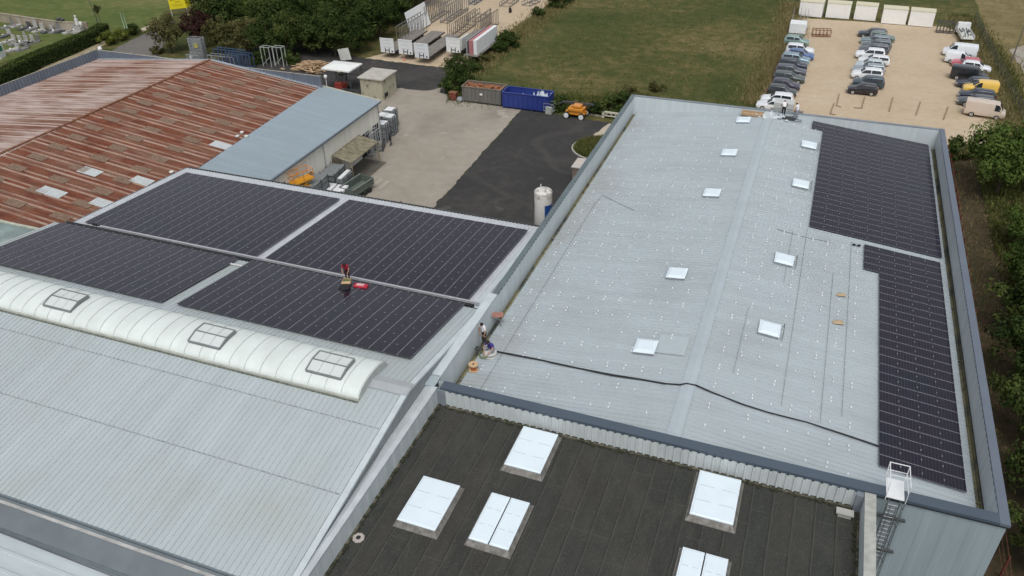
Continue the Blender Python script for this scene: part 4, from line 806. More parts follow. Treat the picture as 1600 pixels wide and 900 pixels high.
# hedge of the cemetery
hp = [G(-40, 146, 1.2), G(0, 122, 1.2), G(60, 92, 1.2), G(110, 72, 1.2), G(150, 54, 1.2), G(163, 46, 1.2)]
rg = random.Random(21); v = []; f = []; hu = []
for i in range(len(hp) - 1):
    a, c = Vector((hp[i].x, hp[i].y, 0)), Vector((hp[i+1].x, hp[i+1].y, 0)); d = (c - a); L = d.length; d.normalize(); sd_ = Vector((-d.y, d.x, 0))
    for k in range(int(L * 420)):
        t, s, z = rg.uniform(0, L), rg.uniform(-1, 1), rg.uniform(0, 2.3); e = rg.random()
        if e < .45: z = 2.25 + rg.gauss(0, .08)
        elif e < .75: s = -1 + rg.gauss(0, .06)
        else: s = 1 + rg.gauss(0, .06)
        p = a + d*t + sd_*s*1.0 + Vector((0, 0, z)); nn = Vector((rg.gauss(0, 1), rg.gauss(0, 1), rg.gauss(.6, 1))).normalized(); q = nn.orthogonal().normalized() * .13; r_ = nn.cross(q) * .6
        i0 = len(v); v += [p-q, p-r_, p+q, p+r_]; f.append((i0, i0+1, i0+2, i0+3)); hu.append(rg.random())
me = bpy.data.meshes.new('hedge'); me.from_pydata([tuple(q) for q in v], [], f); me.materials.append(LEAFD); at = me.attributes.new('hue', 'FLOAT', 'FACE'); at.data.foreach_set('value', hu)
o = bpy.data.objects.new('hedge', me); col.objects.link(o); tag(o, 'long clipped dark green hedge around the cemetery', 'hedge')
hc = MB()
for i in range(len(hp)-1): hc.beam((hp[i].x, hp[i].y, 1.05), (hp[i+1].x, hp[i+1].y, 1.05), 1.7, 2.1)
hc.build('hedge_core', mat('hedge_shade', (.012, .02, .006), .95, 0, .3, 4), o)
# grass island with kerb
c0 = Vector((-22.5, 91.2, 0)); ip = [(c0.x + 4.6*math.cos(a), c0.y + 3.7*math.sin(a)) for a in [2*math.pi*k/28 for k in range(28)]]
b = MB(); b.poly([(x, y, .13) for x, y in ip]); isl = b.build('grass_island', GREEN); isl['kind'] = 'structure'
b = MB(); kp = [(x, y, .08) for x, y in ip] + [(*ip[0], .08)]
for i in range(28): b.beam(kp[i], kp[i+1], .16, .16)
o = b.build('kerb', mat('kerb_stone', (.42, .40, .36), .85, 0, .12, 2)); o['kind'] = 'structure'
scatter('island_grass', lambda rg: (lambda a, q: (c0.x + 4.3*q*math.cos(a), c0.y + 3.5*q*math.sin(a), .13))(rg.uniform(0, 6.28), rg.random()**.5), 5200, .5, GRS, 'long green grass on the kerbed island beside the hall', seed=12)

# ================================================================== VEHICLES
def lerp_st(st, x):
    for i in range(len(st) - 1):
        if st[i][0] <= x <= st[i+1][0]:
            t = (x - st[i][0]) / (st[i+1][0] - st[i][0]); return [a + (c - a) * t for a, c in zip(st[i], st[i+1])]
    return list(st[0] if x < st[0][0] else st[-1])
KINDS = {   # stations: x/L, half width factor, z low, belt, roof half width factor, roof height (fractions of H for heights)
 'hatch': ((4.1, 1.76, 1.5), [(-.5, .80, .30, .50, .68, .54), (-.485, .94, .18, .60, .72, .64), (-.44, 1, .15, .64, .74, .90), (-.36, 1, .14, .645, .76, .985), (-.1, 1, .14, .64, .78, 1.0), (.06, 1, .14, .63, .77, .975), (.23, 1, .14, .61, .80, .66), (.42, .97, .15, .55, .76, .57), (.485, .90, .18, .46, .70, .48), (.5, .78, .28, .40, .62, .42)], (-.40, .20), (.06, .23), (-.485, -.40)),
 'suv': ((4.4, 1.84, 1.66), [(-.5, .84, .28, .52, .70, .56), (-.485, .96, .18, .62, .74, .68), (-.44, 1, .16, .65, .77, .93), (-.38, 1, .16, .65, .78, .985), (-.1, 1, .16, .645, .79, 1.0), (.08, 1, .16, .64, .78, .97), (.22, 1, .16, .62, .82, .67), (.43, .97, .17, .57, .78, .60), (.487, .92, .2, .48, .72, .5), (.5, .82, .3, .42, .66, .44)], (-.42, .19), (.08, .22), (-.485, -.42)),
 'estate': ((4.65, 1.8, 1.47), [(-.5, .80, .30, .50, .68, .54), (-.487, .94, .18, .60, .72, .64), (-.45, 1, .15, .64, .74, .88), (-.40, 1, .14, .645, .76, .97), (-.1, 1, .14, .64, .78, 1.0), (.05, 1, .14, .63, .77, .975), (.2, 1, .14, .61, .80, .66), (.42, .97, .15, .55, .76, .57), (.487, .90, .18, .46, .70, .48), (.5, .78, .28, .40, .62, .42)], (-.43, .17), (.05, .2), (-.487, -.43)),
 'van': ((4.9, 1.9, 1.95), [(-.5, .93, .2, .5, .84, .93), (-.49, 1, .14, .55, .86, .985), (-.3, 1, .13, .56, .88, 1.0), (.1, 1, .13, .56, .87, 1.0), (.2, 1, .13, .56, .84, .97), (.335, 1, .13, .55, .82, .60), (.45, .96, .14, .50, .78, .50), (.49, .9, .17, .42, .72, .43), (.5, .8, .25, .36, .66, .37)], (.10, .31), (.2, .335), None),
 'smallvan': ((4.35, 1.8, 1.82), [(-.5, .92, .2, .5, .82, .92), (-.49, 1, .14, .55, .84, .98), (-.3, 1, .13, .55, .86, 1.0), (.0, 1, .13, .55, .84, .99), (.08, 1, .13, .55, .82, .95), (.25, 1, .13, .54, .82, .60), (.43, .96, .14, .49, .78, .51), (.488, .9, .17, .42, .72, .43), (.5, .8, .25, .36, .66, .37)], (.0, .22), (.08, .25), None),
 'boxvan': ((4.9, 1.95, 2.1), [(-.5, .94, .2, .5, .86, .94), (-.49, 1, .14, .54, .88, .985), (-.2, 1, .13, .54, .88, 1.0), (.25, 1, .13, .54, .86, .99), (.31, 1, .13, .54, .85, .95), (.42, .99, .13, .52, .84, .56), (.485, .95, .15, .46, .80, .48), (.5, .86, .22, .38, .74, .4)], (.21, .40), (.31, .42), None),
}
def carmesh(kind, bodym):
    (L, W, H), st, sw, ws, rw = KINDS[kind]; hw = W / 2; st = [(s[0]*L, s[1]*hw, s[2]*H, s[3]*H, s[4]*hw, s[5]*H) for s in st]
    rings = []
    def ring(s):
        x, w_, zl, zb, wr, zt = s; h = [(w_*.80, zl), (w_*.97, zl+.06), (w_, zl + (zb-zl)*.55), (w_*.97, zb), (wr*.5+w_*.485, zb+(zt-zb)*.5), (wr, zt - .02), (wr*.72, zt+.015)]
        return [(x, y, z) for y, z in h] + [(x, -y, z) for y, z in reversed(h)]
    b = MB(); n_ = 14
    for s in st: b.v += ring(s)
    for i in range(len(st) - 1):
        for k in range(n_): b.f.append((i*n_+k, i*n_+(k+1) % n_, (i+1)*n_+(k+1) % n_, (i+1)*n_+k)); b.m.append(0)
    b.f.append(tuple(range(n_))[::-1]); b.f.append(tuple((len(st)-1)*n_+k for k in range(n_))); b.m += [0, 0]
    out = {'body': (b, bodym)}
    def side(x, f, sg, off=.012):
        s = lerp_st(st, x); zb, zt = s[3] + .02, s[5] - .06
        z = zb + (zt - zb) * f; t = (z - s[3]) / max(.01, s[5] - s[3]); y = s[1]*.97 + (s[4] - s[1]*.97) * t
        return (x, sg * (y + off), z)
    wins = []
    a, c = sw[0]*L, sw[1]*L
    spl = [(a, a + (c-a)*.50 - .05), (a + (c-a)*.50 + .05, c)] if kind in ('hatch', 'suv', 'estate') else [(a, c)]
    for sg in (1, -1):
        for (p, q) in spl:
            g = MB(); N_ = 6; vs = []
            for k in range(N_ + 1): x = p + (q-p)*k/N_; vs += [side(x, .04, sg), side(x, .98, sg)]
            g.add(vs, [(2*k, 2*k+2, 2*k+3, 2*k+1) for k in range(N_)]); wins.append(g)
    def topquad(x0, x1):
        g = MB(); s0, s1 = lerp_st(st, x0), lerp_st(st, x1); d = Vector((x1-x0, 0, s1[5]-s0[5])).normalized(); nn = Vector((-d.z, 0, d.x)) * .015
        if nn.z < 0: nn = -nn
        pts = [(x0, -s0[4]*.86, s0[5]), (x0, s0[4]*.86, s0[5]), (x1, s1[4]*.86, s1[5]), (x1, -s1[4]*.86, s1[5])]; g.quad(*[Vector(p) + nn + Vector((0, 0, .015)) for p in pts]); return g
    def sh(a, b_, t0, t1): return (a + (b_ - a)*t0)*L, (a + (b_ - a)*t1)*L
    wsg = topquad(*sh(ws[0], ws[1], .08, .94)); out['windscreen'] = (wsg, CARGLASS)
    if rw: out['rear_window'] = (topquad(*sh(rw[0], rw[1], .35, .95)), CARGLASS)
    out['_win'] = wins
    if kind in ('van', 'smallvan', 'boxvan'): b.box(-L*.5-.005, -.01, .5, -L*.5-.0, .01, H*.9)
    lights = []
    fx = st[-2]; 
    for sg in (1, -1): g = MB(); zc = fx[3]*.92; g.box(fx[0]-.10, sg*fx[1]*.52, zc-.08, fx[0]+.05, sg*fx[1]*.93, zc+.06) if sg > 0 else g.box(fx[0]-.10, sg*fx[1]*.93, zc-.08, fx[0]+.05, sg*fx[1]*.52, zc+.06); lights.append(('headlight', g, LAMPW))
    bx = st[1]
    for sg in (1, -1): g = MB(); y0, y1 = sorted((sg*bx[1]*.70, sg*bx[1]*.97)); g.box(bx[0]-.04, y0, bx[3]*.85, bx[0]+.10, y1, bx[3]*1.08); lights.append(('tail_light', g, LAMPR))
    g = MB(); g.box(L*.5-.05, -.36, .36, L*.5+.015, .36, .46); lights.append(('number_plate', g, WHITED))
    out['_lights'] = lights; out['_L'] = (L, W, H); return out
wh_b = MB(); wh_b.lathe([(.20, -.10), (.315, -.10), (.33, -.07), (.33, .07), (.315, .10), (.20, .10)], n=18, T=Matrix.Rotation(R(90), 4, 'X')); _w = wh_b.build('wheel', TYRE); WHEEL = _w.data; bpy.data.objects.remove(_w)
rm_b = MB(); rm_b.lathe([(.04, .085), (.07, .115), (.20, .105), (.21, .075)], n=14, T=Matrix.Rotation(R(90), 4, 'X')); rm_b.lathe([(.04, -.085), (.07, -.115), (.20, -.105), (.21, -.075)], n=14, T=Matrix.Rotation(R(90), 4, 'X')); _w = rm_b.build('rim', ALU); RIM = _w.data; bpy.data.objects.remove(_w)
PROTO = {}
def car(u, v, kind, colr, face, label, cat='car', group='cars parked on the sandy lot', rz=0, trim=None, z0=.02):
    key = (kind, colr)
    if key not in PROTO:
        lum = sum(colr)/3; d = carmesh(kind, paint('paint_%s' % len(PROTO), tuple(min(.8, q_*1.5) for q_ in colr) if lum < .35 else colr, .38, .55 if .015 < lum < .45 and max(colr) < 2.2*min(colr) else 0)); ms = []
        for nm in ('body', 'windscreen', 'rear_window'):
            if nm in d: o = d[nm][0].build(nm, d[nm][1], smooth=False, bevel=.03 if nm == 'body' else 0); ms.append((nm, o.data, o.modifiers[0] if o.modifiers else None)); bpy.data.objects.remove(o)
        for g in d['_win']: o = g.build('side_window', CARGLASS); ms.append(('side_window', o.data, None)); bpy.data.objects.remove(o)
        for nm, g, m in d['_lights']: o = g.build(nm, m); ms.append((nm, o.data, None)); bpy.data.objects.remove(o)
        PROTO[key] = (ms, d['_L'])
    ms, (L, W, H) = PROTO[key]; p = G(u, v); 
    r_ = empty('parked_car' if cat == 'car' else 'parked_van', (p.x, p.y + W*.42, z0), (0 if face > 0 else math.pi) + R(rz), label, cat, group)
    for nm, me, _ in ms:
        o = bpy.data.objects.new(nm, me); col.objects.link(o); o.parent = r_
        if nm == 'body': bv = o.modifiers.new('bevel', 'BEVEL'); bv.width = .05; bv.segments = 2; bv.angle_limit = R(25); me.polygons.foreach_set('use_smooth', [True]*len(me.polygons))
    sc = 1.0 if H < 1.7 else 1.05
    for sx in (L*.305, -L*.30):
        for sy in (1, -1):
            o = bpy.data.objects.new('wheel', WHEEL); col.objects.link(o); o.parent = r_; o.location = (sx, sy*(W/2 - .085), .33*sc); o.scale = (sc, sc, sc)
            q = bpy.data.objects.new('rim', RIM); col.objects.link(q); q.parent = o
    return r_
S = srgb
car(1243, 72, 'hatch', S(120, 145, 140), 1, 'pale green car, farthest of the left row of cars')
car(1248, 87, 'suv', S(225, 230, 235), 1, 'white car with square windows between pale green and blue cars')
car(1250, 94, 'hatch', S(60, 85, 125), 1, 'blue car third from the far end of the left row', rz=-3)
car(1241, 102, 'suv', S(150, 175, 190), 1, 'light blue tall car below the blue one in the left row')
car(1237, 111, 'suv', S(45, 52, 66), 1, 'dark blue-grey car beside the light blue tall one')
car(1234, 119, 'estate', S(75, 78, 86), 1, 'grey estate sixth from the far end of the left row')
car(1231, 130, 'estate', S(72, 80, 80), 1, 'grey-green estate seventh from the far end of the left row')
car(1226, 142, 'hatch', S(62, 60, 74), 1, 'purplish grey hatchback second from the near end of the dark cars, left row')
car(1220, 152, 'hatch', S(58, 64, 66), 1, 'dark grey hatchback right behind the two white cars by the hall')
car(1212, 166, 'suv', S(226, 230, 234), -1, 'white car beside the lift platform, farther of two by the hall')
car(1207, 174, 'estate', S(222, 226, 230), -1, 'white car half hidden by the hall parapet, left row')
MG = 'cars in the middle row'
car(1362, 60, 'estate', S(52, 58, 68), -1, 'dark car farthest in the middle row', group=MG)
car(1377, 66, 'hatch', S(90, 110, 105), 1, 'grey-green car sticking out to the right at the far end of the middle row', group=MG)
car(1366, 71, 'estate', S(110, 124, 130), -1, 'grey car third from the far end of the middle row', group=MG)
car(1368, 78, 'estate', S(88, 98, 104), -1, 'mid grey car fourth from the far end of the middle row', group=MG)
car(1364, 85, 'estate', S(78, 84, 92), -1, 'darker grey car just beyond the two white ones', group=MG)
car(1358, 94, 'suv', S(228, 232, 236), -1, 'white car, farthest of three white ones in the middle row', group=MG)
car(1364, 103, 'estate', S(220, 225, 228), -1, 'white estate between white and silver cars in the middle row', group=MG)
car(1357, 110, 'hatch', S(185, 196, 202), -1, 'silver car just in front of the white estate', group=MG)
car(1356, 117, 'estate', S(140, 150, 156), -1, 'silver grey car between the silver one and the nearest white one', group=MG)
car(1353, 126, 'suv', S(226, 230, 234), -1, 'white car nearest the camera in the middle row', group=MG)
car(1355, 139, 'suv', S(58, 72, 82), -1, 'blue-grey car right behind the black one', group=MG)
car(1346, 149, 'hatch', S(22, 18, 26), -1, 'black hatchback nearest the camera in the middle row', group=MG)
RG = 'vehicles of the right row'
car(1498, 90, 'van', S(226, 232, 236), -1, 'long white van, farthest of the right row', 'van', RG, rz=-4)
car(1499, 101, 'smallvan', S(224, 230, 235), 1, 'short white van beside the long white van', 'van', RG, rz=-6)
car(1508, 107, 'hatch', S(150, 60, 75), -1, 'dark pink car squeezed beside the short white van', group=RG, rz=-4)
car(1524, 114, 'hatch', S(225, 228, 232), 1, 'white car behind the black van', group=RG, rz=-6)
car(1512, 127, 'van', S(38, 40, 46), 1, 'big black van in the right row', 'van', RG, rz=-7)
car(1520, 139, 'estate', S(52, 57, 66), -1, 'dark grey estate between the black van and the yellow van', group=RG, rz=4)
car(1530, 148, 'smallvan', S(235, 195, 90), -1, 'yellow van with rounded roof in the right row', 'van', RG, rz=2)
car(1525, 158, 'estate', S(38, 45, 58), -1, 'dark blue car just in front of the yellow van', group=RG)
car(1524, 168, 'estate', S(68, 72, 78), -1, 'dark grey car mostly hidden by the beige van', group=RG)
car(1537, 185, 'boxvan', S(205, 190, 175), 1, 'beige old high-roofed van nearest the camera', 'van', RG, rz=-8)

def flatbed(u, v, label):
    p = G(u, v, 0); t = empty('flatbed_truck', (p.x, p.y, 0), R(4), label, 'truck')
    b = MB(); b.box(-1, -3.2, .75, 1, 1.4, .9); b.box(-1.02, -3.2, .9, -.96, 1.4, 1.3); b.box(.96, -3.2, .9, 1.02, 1.4, 1.3); part(b, 'flatbed', WHITED, t)
    b = MB(); b.add([(-1, 1.6, .5), (1, 1.6, .5), (1, 3.4, .5), (-1, 3.4, .5), (-.95, 1.6, 2.1), (.95, 1.6, 2.1), (.95, 2.5, 2.1), (-.95, 2.5, 2.1), (-1, 3.4, 1.2), (1, 3.4, 1.2), (-1, 3.0, 1.3), (1, 3.0, 1.3)], [(0, 1, 5, 4), (4, 5, 6, 7), (7, 6, 11, 10), (10, 11, 9, 8), (8, 9, 2, 3), (0, 4, 7, 10, 8, 3), (1, 2, 9, 11, 6, 5)]); part(b, 'cab', WHITE, t)
    rg = random.Random(2); b = MB()
    for k in range(14): x, y = rg.uniform(-.8, .8), rg.uniform(-3, 1); b.beam((x, y, .95), (x + rg.uniform(-.4, .4), y + rg.uniform(-1.2, 1.2), 1.1 + rg.random()*.3), .12)
    part(b, 'load', STEEL, t)
    for sx in (-.9, .9):
        for sy in (-2.3, 2.4): o = bpy.data.objects.new('wheel', WHEEL); col.objects.link(o); o.parent = t; o.location = (sx, sy, .36); o.rotation_euler = (0, 0, R(90)); o.scale = (1.1, 1.1, 1.1)
flatbed(1505, 60, 'small white flatbed truck loaded with dark scrap at the far right of the car park')

# ---- trailers
def trailer(x, y, L, label, head=True, kingpin=True):
    t = empty('flatbed_trailer', (x, y, 0), 0, label, 'trailer', 'trailers in the sandy yard')
    if head:
        b = MB(); b.box(-1.25, -.06, 1.0, 1.25, .06, 3.35); hbd = part(b, 'headboard', WHITE, t, bevel=.02)
        b = MB()
        for z in (1.9, 2.5, 3.0): b.box(-.7, -.075, z, .7, -.06, z+.03)
        b.box(-1.2, -.075, 3.2, 1.2, -.06, 3.23); b.build('seam', mat('seam_grey', (.3, .3, .3), .6, 0, 0)).parent = hbd
        b = MB(); b.box(-.42, -.09, 1.05, -.3, -.06, 1.8); b.box(.3, -.09, 1.05, .42, -.06, 1.8); b.box(-.42, -.09, 1.35, .42, -.06, 1.47); b.box(.78, -.09, 1.15, 1.0, -.06, 1.4); b.build('connector_panel', BLACK).parent = hbd
    b = MB(); b.box(-1.25, .06, 1.15, 1.25, L, 1.27)
    for k in range(int(L / .6)): b.box(-1.25, .1 + k*.6, 1.27, 1.25, .16 + k*.6, 1.285)
    part(b, 'deck', mat('worn_deck', (.20, .185, .165), .85, 0, .25, 2, stretch=(2, .4, 1)), t)
    b = MB(); b.box(-.55, .3, .8, -.35, L-.2, 1.15); b.box(.35, .3, .8, .55, L-.2, 1.15); b.box(-1.27, .06, 1.05, -1.22, L, 1.2); b.box(1.22, .06, 1.05, 1.27, L, 1.2); part(b, 'chassis', STEEL, t)
    for x_ in (-.8, .8): b = MB(); b.box(x_-.06, 2.6, 0, x_+.06, 2.75, 1.1); part(b, 'support_leg', STEEL, t)
    for k in range(3):
        for sx in (-1.0, 1.0): o = bpy.data.objects.new('wheel', WHEEL); col.objects.link(o); o.parent = t; o.location = (sx, L - 1.6 - k*1.3, .47); o.rotation_euler = (0, 0, R(90)); o.scale = (1.4, 1.4, 1.4)
    return t
trailer(-66.4, 115.3, 12.5, 'flatbed trailer with white headboard, first from the left'); trailer(-63.1, 115.4, 12.5, 'flatbed trailer with white headboard, second from the left')
trailer(-59.7, 114.4, 12.5, 'flatbed trailer with white headboard, third from the left'); trailer(-56.0, 118.6, 12.0, 'flatbed trailer with white headboard, half hidden by the round tree')
bx = trailer(-52.3, 117.0, 10.5, 'flatbed trailer carrying the tall white panels', head=False)
b = MB(); b.box(-53.3, 117.4, 1.27, -51.3, 126.6, 1.5); tb = empty('panel_load', (-52.3, 122, 0), 0, 'stack of tall white wall panels with pink end, on the right-hand trailer', 'panel stack')
b = MB()
for k in range(4): b.box(-52.0+.0, 117.6 + k*2.25, 1.3, -51.4, 119.78 + k*2.25, 3.6)
K(b.build('white_panels', WHITE, bevel=.02), tb); b = MB(); b.box(-52.7, 117.5, 1.3, -52.04, 126.4, 3.5); K(b.build('pink_panels', mat('faded_pink', (.40, .16, .17), .7, 0, .2, 2)), tb)
b = MB(); b.box(-53.4, 117.9, 1.3, -53.2, 126.0, 3.3); K(b.build('grey_frame', GALV), tb); b = MB(); b.box(-55.0, 119.2, 1.3, -54.7, 122.4, 3.2); K(b.build('loose_board', WHITED), tb)
RKM = mat('weathered_rack_steel', (.19, .19, .185), .7, .1, .2, 3); RKB = mat('brown_grey_rack', (.17, .145, .12), .8, 0, .2, 3)
def rack(x, y, L, h, label, rz=0, m=None, wd=1.0, n=9, grp='steel racks in the trailer yard'):
    t = empty('steel_rack', (x, y, 0), R(rz), label, 'rack', grp)
    for sx in (0, wd):
        b = MB(); b.beam((sx, 0, h), (sx, L, h), .10); b.beam((sx, 0, .15), (sx, L, .15), .12)
        for k in range(n): y_ = L * k / (n-1); b.beam((sx, y_, .1), (sx, y_, h), .08)
        part(b, 'side_frame', m or RKM, t)
    for k in range(0, n, 2): b = MB(); y_ = L * k / (n-1); b.beam((0, y_, .2), (wd, y_, .2), .08); b.beam((0, y_, .2), (wd*.5, y_, h*.6), .05); part(b, 'cross_bar', m or RKM, t)
    return t
rack(-67.9, 121.5, 9.5, 3.4, 'tall grey steel rack behind the first trailer'); rack(-61.6, 128.5, 9, 3.0, 'long brownish steel rack behind the second and third trailers', m=RKB, wd=1.6, n=12); rack(-57.6, 131, 8, 2.8, 'long steel rack behind the fourth trailer', m=RKB, wd=1.4, n=12)
rack(-69.6, 133.5, 11, 3.6, 'tall steel rack leaning board frame near the tree belt', wd=1.2, n=14); rack(-66.8, 136.5, 10, 3.2, 'steel rack right of the big white board', wd=1.4, n=12); rack(-66.8, 150, 6, 4.2, 'blue-grey tall rack at the top edge', wd=1.2, m=mat('blue_grey_steel', (.10, .14, .19), .5, .2, .1), n=8); rack(-62.4, 139, 6, 1.0, 'low frame on the sand beside the racks', wd=2.2, n=6)
rack(-60.5, 150.5, 5, .8, 'low frame lying on the sand near the wheel', wd=2.2, n=5); rack(-56.5, 152.5, 4, .8, 'low frame lying on the sand near the top edge', rz=-12, wd=1.8, n=5)
b = MB(); b.box(0, 0, .3, .12, 7.8, 4.3, T=Matrix.Translation((-68.0, 127.0, 0)) @ Matrix.Rotation(R(-14), 4, 'Y')); o = b.build('white_board', WHITE); tag(o, 'big white board leaning on a steel rack in the trailer yard', 'board')
b = MB(); b.lathe([(.15, -.12), (.5, -.12), (.5, .12), (.15, .12)], n=16, T=Matrix.Translation((-56.9, 147.0, .5)) @ Matrix.Rotation(R(80), 4, 'Y')); tag(b.build('loose_wheel', BLACK), 'single upright wheel on the sand near the low frames', 'wheel')
b = MB(); p = G(632, 95); b.tube([(p.x, p.y, 0), (p.x, p.y, 1.15)], .04); b.lathe([(.28, 0), (.28, .05), (.06, .5), (.05, .7)], (p.x, p.y, 0), 12); tag(b.build('traffic_cone', mat('faded_orange', (.45, .22, .14), .7, 0, .1)), 'faded traffic cone under the second trailer headboard', 'cone')

# ---- open containers
def container(x0, x1, y0, y1, h, m, label, rim):
    t = empty('open_container', ((x0+x1)/2, (y0+y1)/2, 0), 0, label, 'container', 'open-top containers'); w_, d_ = (x1-x0)/2, (y1-y0)/2; b = MB()
    for (a0, c0_, a1, c1_) in ((-w_, -d_, w_, -d_+.08), (-w_, d_-.08, w_, d_), (-w_, -d_+.08, -w_+.08, d_-.08), (w_-.08, -d_+.08, w_, d_-.08)): b.box(a0, c0_, .2, a1, c1_, h)
    b.box(-w_, -d_, .18, w_, d_, .28); part(b, 'shell', m, t)
    for k in range(10):
        b = MB(); x = -w_ + .2 + k * (2*w_-.4)/9; b.box(x-.05, -d_-.09, .2, x+.05, -d_-.0, h-.05); part(b, 'rib', m, t)
    b = MB(); b.box(-w_-.06, -d_-.1, h, w_+.06, -d_+.12, h+.09); b.box(-w_-.06, d_-.12, h, w_+.06, d_+.06, h+.09); b.box(-w_-.06, -d_+.12, h, -w_+.12, d_-.12, h+.09); b.box(w_-.12, -d_+.12, h, w_+.06, d_-.12, h+.09); part(b, 'rim', rim, t)
    return t, w_, d_
GC = mat('grey_container', (.16, .155, .145), .6, .1, .15, 1.5, stretch=(1, 1, .3)); BC = mat('blue_container', (.025, .045, .22), .4, 0, .1, 1.2)
t, w_, d_ = container(-46.7, -40.75, 100.9, 103.4, 2.35, GC, 'grey ribbed open container full of rusty scrap', mat('rusty_rim', (.20, .16, .12), .7, 0, .2))
rg = random.Random(4); b = MB()
for k in range(260): x, y = rg.uniform(-w_+.2, w_-.2), rg.uniform(-d_+.2, d_-.2); a = rg.uniform(0, 3.1); L = rg.uniform(.2, .7); b.beam((x - math.cos(a)*L, y - math.sin(a)*L*.5, 1.7 + rg.random()*.5), (x + math.cos(a)*L, y + math.sin(a)*L*.5, 1.75 + rg.random()*.6), rg.uniform(.05, .25), .04)
part(b, 'scrap', mat('orange_scrap', (.20, .07, .03), .85, 0, 0, 3, c2=(.36, .16, .07)), t); b = MB(); b.box(-w_+.1, -d_+.1, .3, w_-.1, d_-.1, 1.75); part(b, 'scrap_fill', CORR, t); b = MB(); b.box(-.2, -d_-.105, 1.35, .2, -d_-.092, 1.65); part(b, 'plate', WHITE, t)
t, w_, d_ = container(-40.4, -33.55, 100.5, 103.0, 2.3, BC, 'blue open container with white plastic sacks', BC)
b = MB(); b.box(-w_+.1, -d_+.1, .3, w_-.1, d_-.1, 1.1); part(b, 'floor_fill', mat('blue_inside', (.06, .13, .24), .6, 0, .1), t)
sacks = empty('plastic_sacks', (-36, 101.8, 1.1), 0, 'crumpled white plastic waste heaped in the blue container', 'plastic waste'); b = MB(); rg = random.Random(9)
for k in range(90):
    c_ = (rg.gauss(1.0, .42), rg.gauss(0, .4), 0) if k < 60 else (rg.gauss(-1.2, .45), rg.gauss(0, .35), 0); s = rg.uniform(.12, .34)
    h_ = rg.uniform(.2, 1.6 if k < 60 else .8); b.add([(c_[0]-s, c_[1]-s*.6, 0), (c_[0]+s, c_[1]-s*.3, 0), (c_[0]+s*.3, c_[1]+s, 0), (c_[0]+rg.gauss(0, .2), c_[1]+rg.gauss(0, .2), h_)], [(0, 1, 3), (1, 2, 3), (2, 0, 3)])
part(b, 'white_film', mat('white_film', (.70, .76, .80), .35, 0, .1, 5), sacks)
b = MB(); b.box(-.1-.5, -.4, 0, .45, .4, 1.15); t = empty('small_bin', (-48.2, 101.3, 0), 0, 'small dark red steel bin beside the grey container', 'bin'); part(b, 'body', mat('dark_red', (.17, .045, .03), .7, 0, .25, 3), t, bevel=.03); b = MB(); b.box(-.66, -.46, 1.12, .5, .46, 1.2); part(b, 'rim', CORR, t)
b = MB(); b.lathe([(.45, 0), (.5, .3), (.4, .6), (.2, .68)], (0, 0, 0), 14); t = empty('small_compressor', (-47.15, 101.0, 0), 0, 'small grey machine between red bin and grey container', 'machine'); part(b, 'drum', GALV, t); b = MB(); b.box(-.5, -.35, 0, .5, .35, .18); part(b, 'base', STEEL, t)

# ---- orange boom lift
p = G(897, 186); t = empty('boom_lift', (p.x, p.y + .9, 0), R(-4), 'orange boom lift with white wheels beside the blue container', 'boom lift')
OR = paint('orange_paint', (.62, .24, .02), .4); b = MB(); b.add([(-1.4, -.75, .5), (1.4, -.75, .5), (1.4, .75, .5), (-1.4, .75, .5), (-1.3, -.7, 1.0), (1.3, -.7, .9), (1.3, .7, .9), (-1.3, .7, 1.0)], [(0, 3, 2, 1), (4, 5, 6, 7), (0, 1, 5, 4), (1, 2, 6, 5), (2, 3, 7, 6), (3, 0, 4, 7)]); part(b, 'chassis', OR, t, bevel=.06)
b = MB(); b.box(-1.0, -.85, .95, 1.25, .7, 1.45); b.box(-.3, -.8, 1.45, .9, .55, 1.9); part(b, 'engine_cover', OR, t, bevel=.12)
for sx in (-1.05, 1.1):
    for sy in (-.95, .95): o = bpy.data.objects.new('wheel', WHEEL); col.objects.link(o); o.parent = t; o.location = (sx, sy, .45); o.scale = (1.35, 1.5, 1.35); b = MB(); b.lathe([(.02, 0), (.26, 0), (.26, .02), (.02, .03)], n=14, T=Matrix.Rotation(R(90), 4, 'X') @ Matrix.Translation((0, 0, .10))); q = b.build('rim', WHITE); q.parent = o
b = MB(); b.beam((2.4, .3, 1.9), (-2.0, .35, 1.75), .22, .26); b.beam((-2.0, .35, 1.75), (-3.0, .2, 1.2), .16); part(b, 'boom', STEEL, t); b = MB()
for (x0, y0, x1, y1) in ((-3.2, -.5, -4.6, -.5), (-3.2, .5, -4.6, .5), (-3.2, -.5, -3.2, .5), (-4.6, -.5, -4.6, .5)):
    for z in (.4, .9, 1.45): b.beam((x0, y0, z), (x1, y1, z), .05)
for x0 in (-3.2, -4.6):
    for y0 in (-.5, .5): b.beam((x0, y0, .3), (x0, y0, 1.45), .05)
b.box(-4.6, -.5, .3, -3.2, .5, .38); part(b, 'basket', GALV, t); b = MB(); b.box(-4.2, -.9, .1, -3.3, -.52, 1.1); part(b, 'control_panel', mat('pale_control', (.35, .37, .34), .6), t)
p = G(940, 184); t = empty('white_barrier', (p.x, p.y, 0), R(-3), 'low white concrete barrier with slots near the hall corner', 'barrier'); b = MB(); b.box(0, 0, 0, .35, .25, .95); b.box(4.0, 0, 0, 4.4, .25, .95); b.box(0, 0, .75, 4.4, .25, .95); b.box(0, 0, .3, 4.4, .2, .42)
for k in range(6): b.box(.6 + k*.65, .02, .42, .72+k*.65, .2, .75)
part(b, 'frame', mat('pale_barrier', (.50, .48, .40), .8, 0, .1), t); b = MB(); b.box(-3.4, .2, 0, 0, .35, .25); part(b, 'kerb_block', CONC, t)
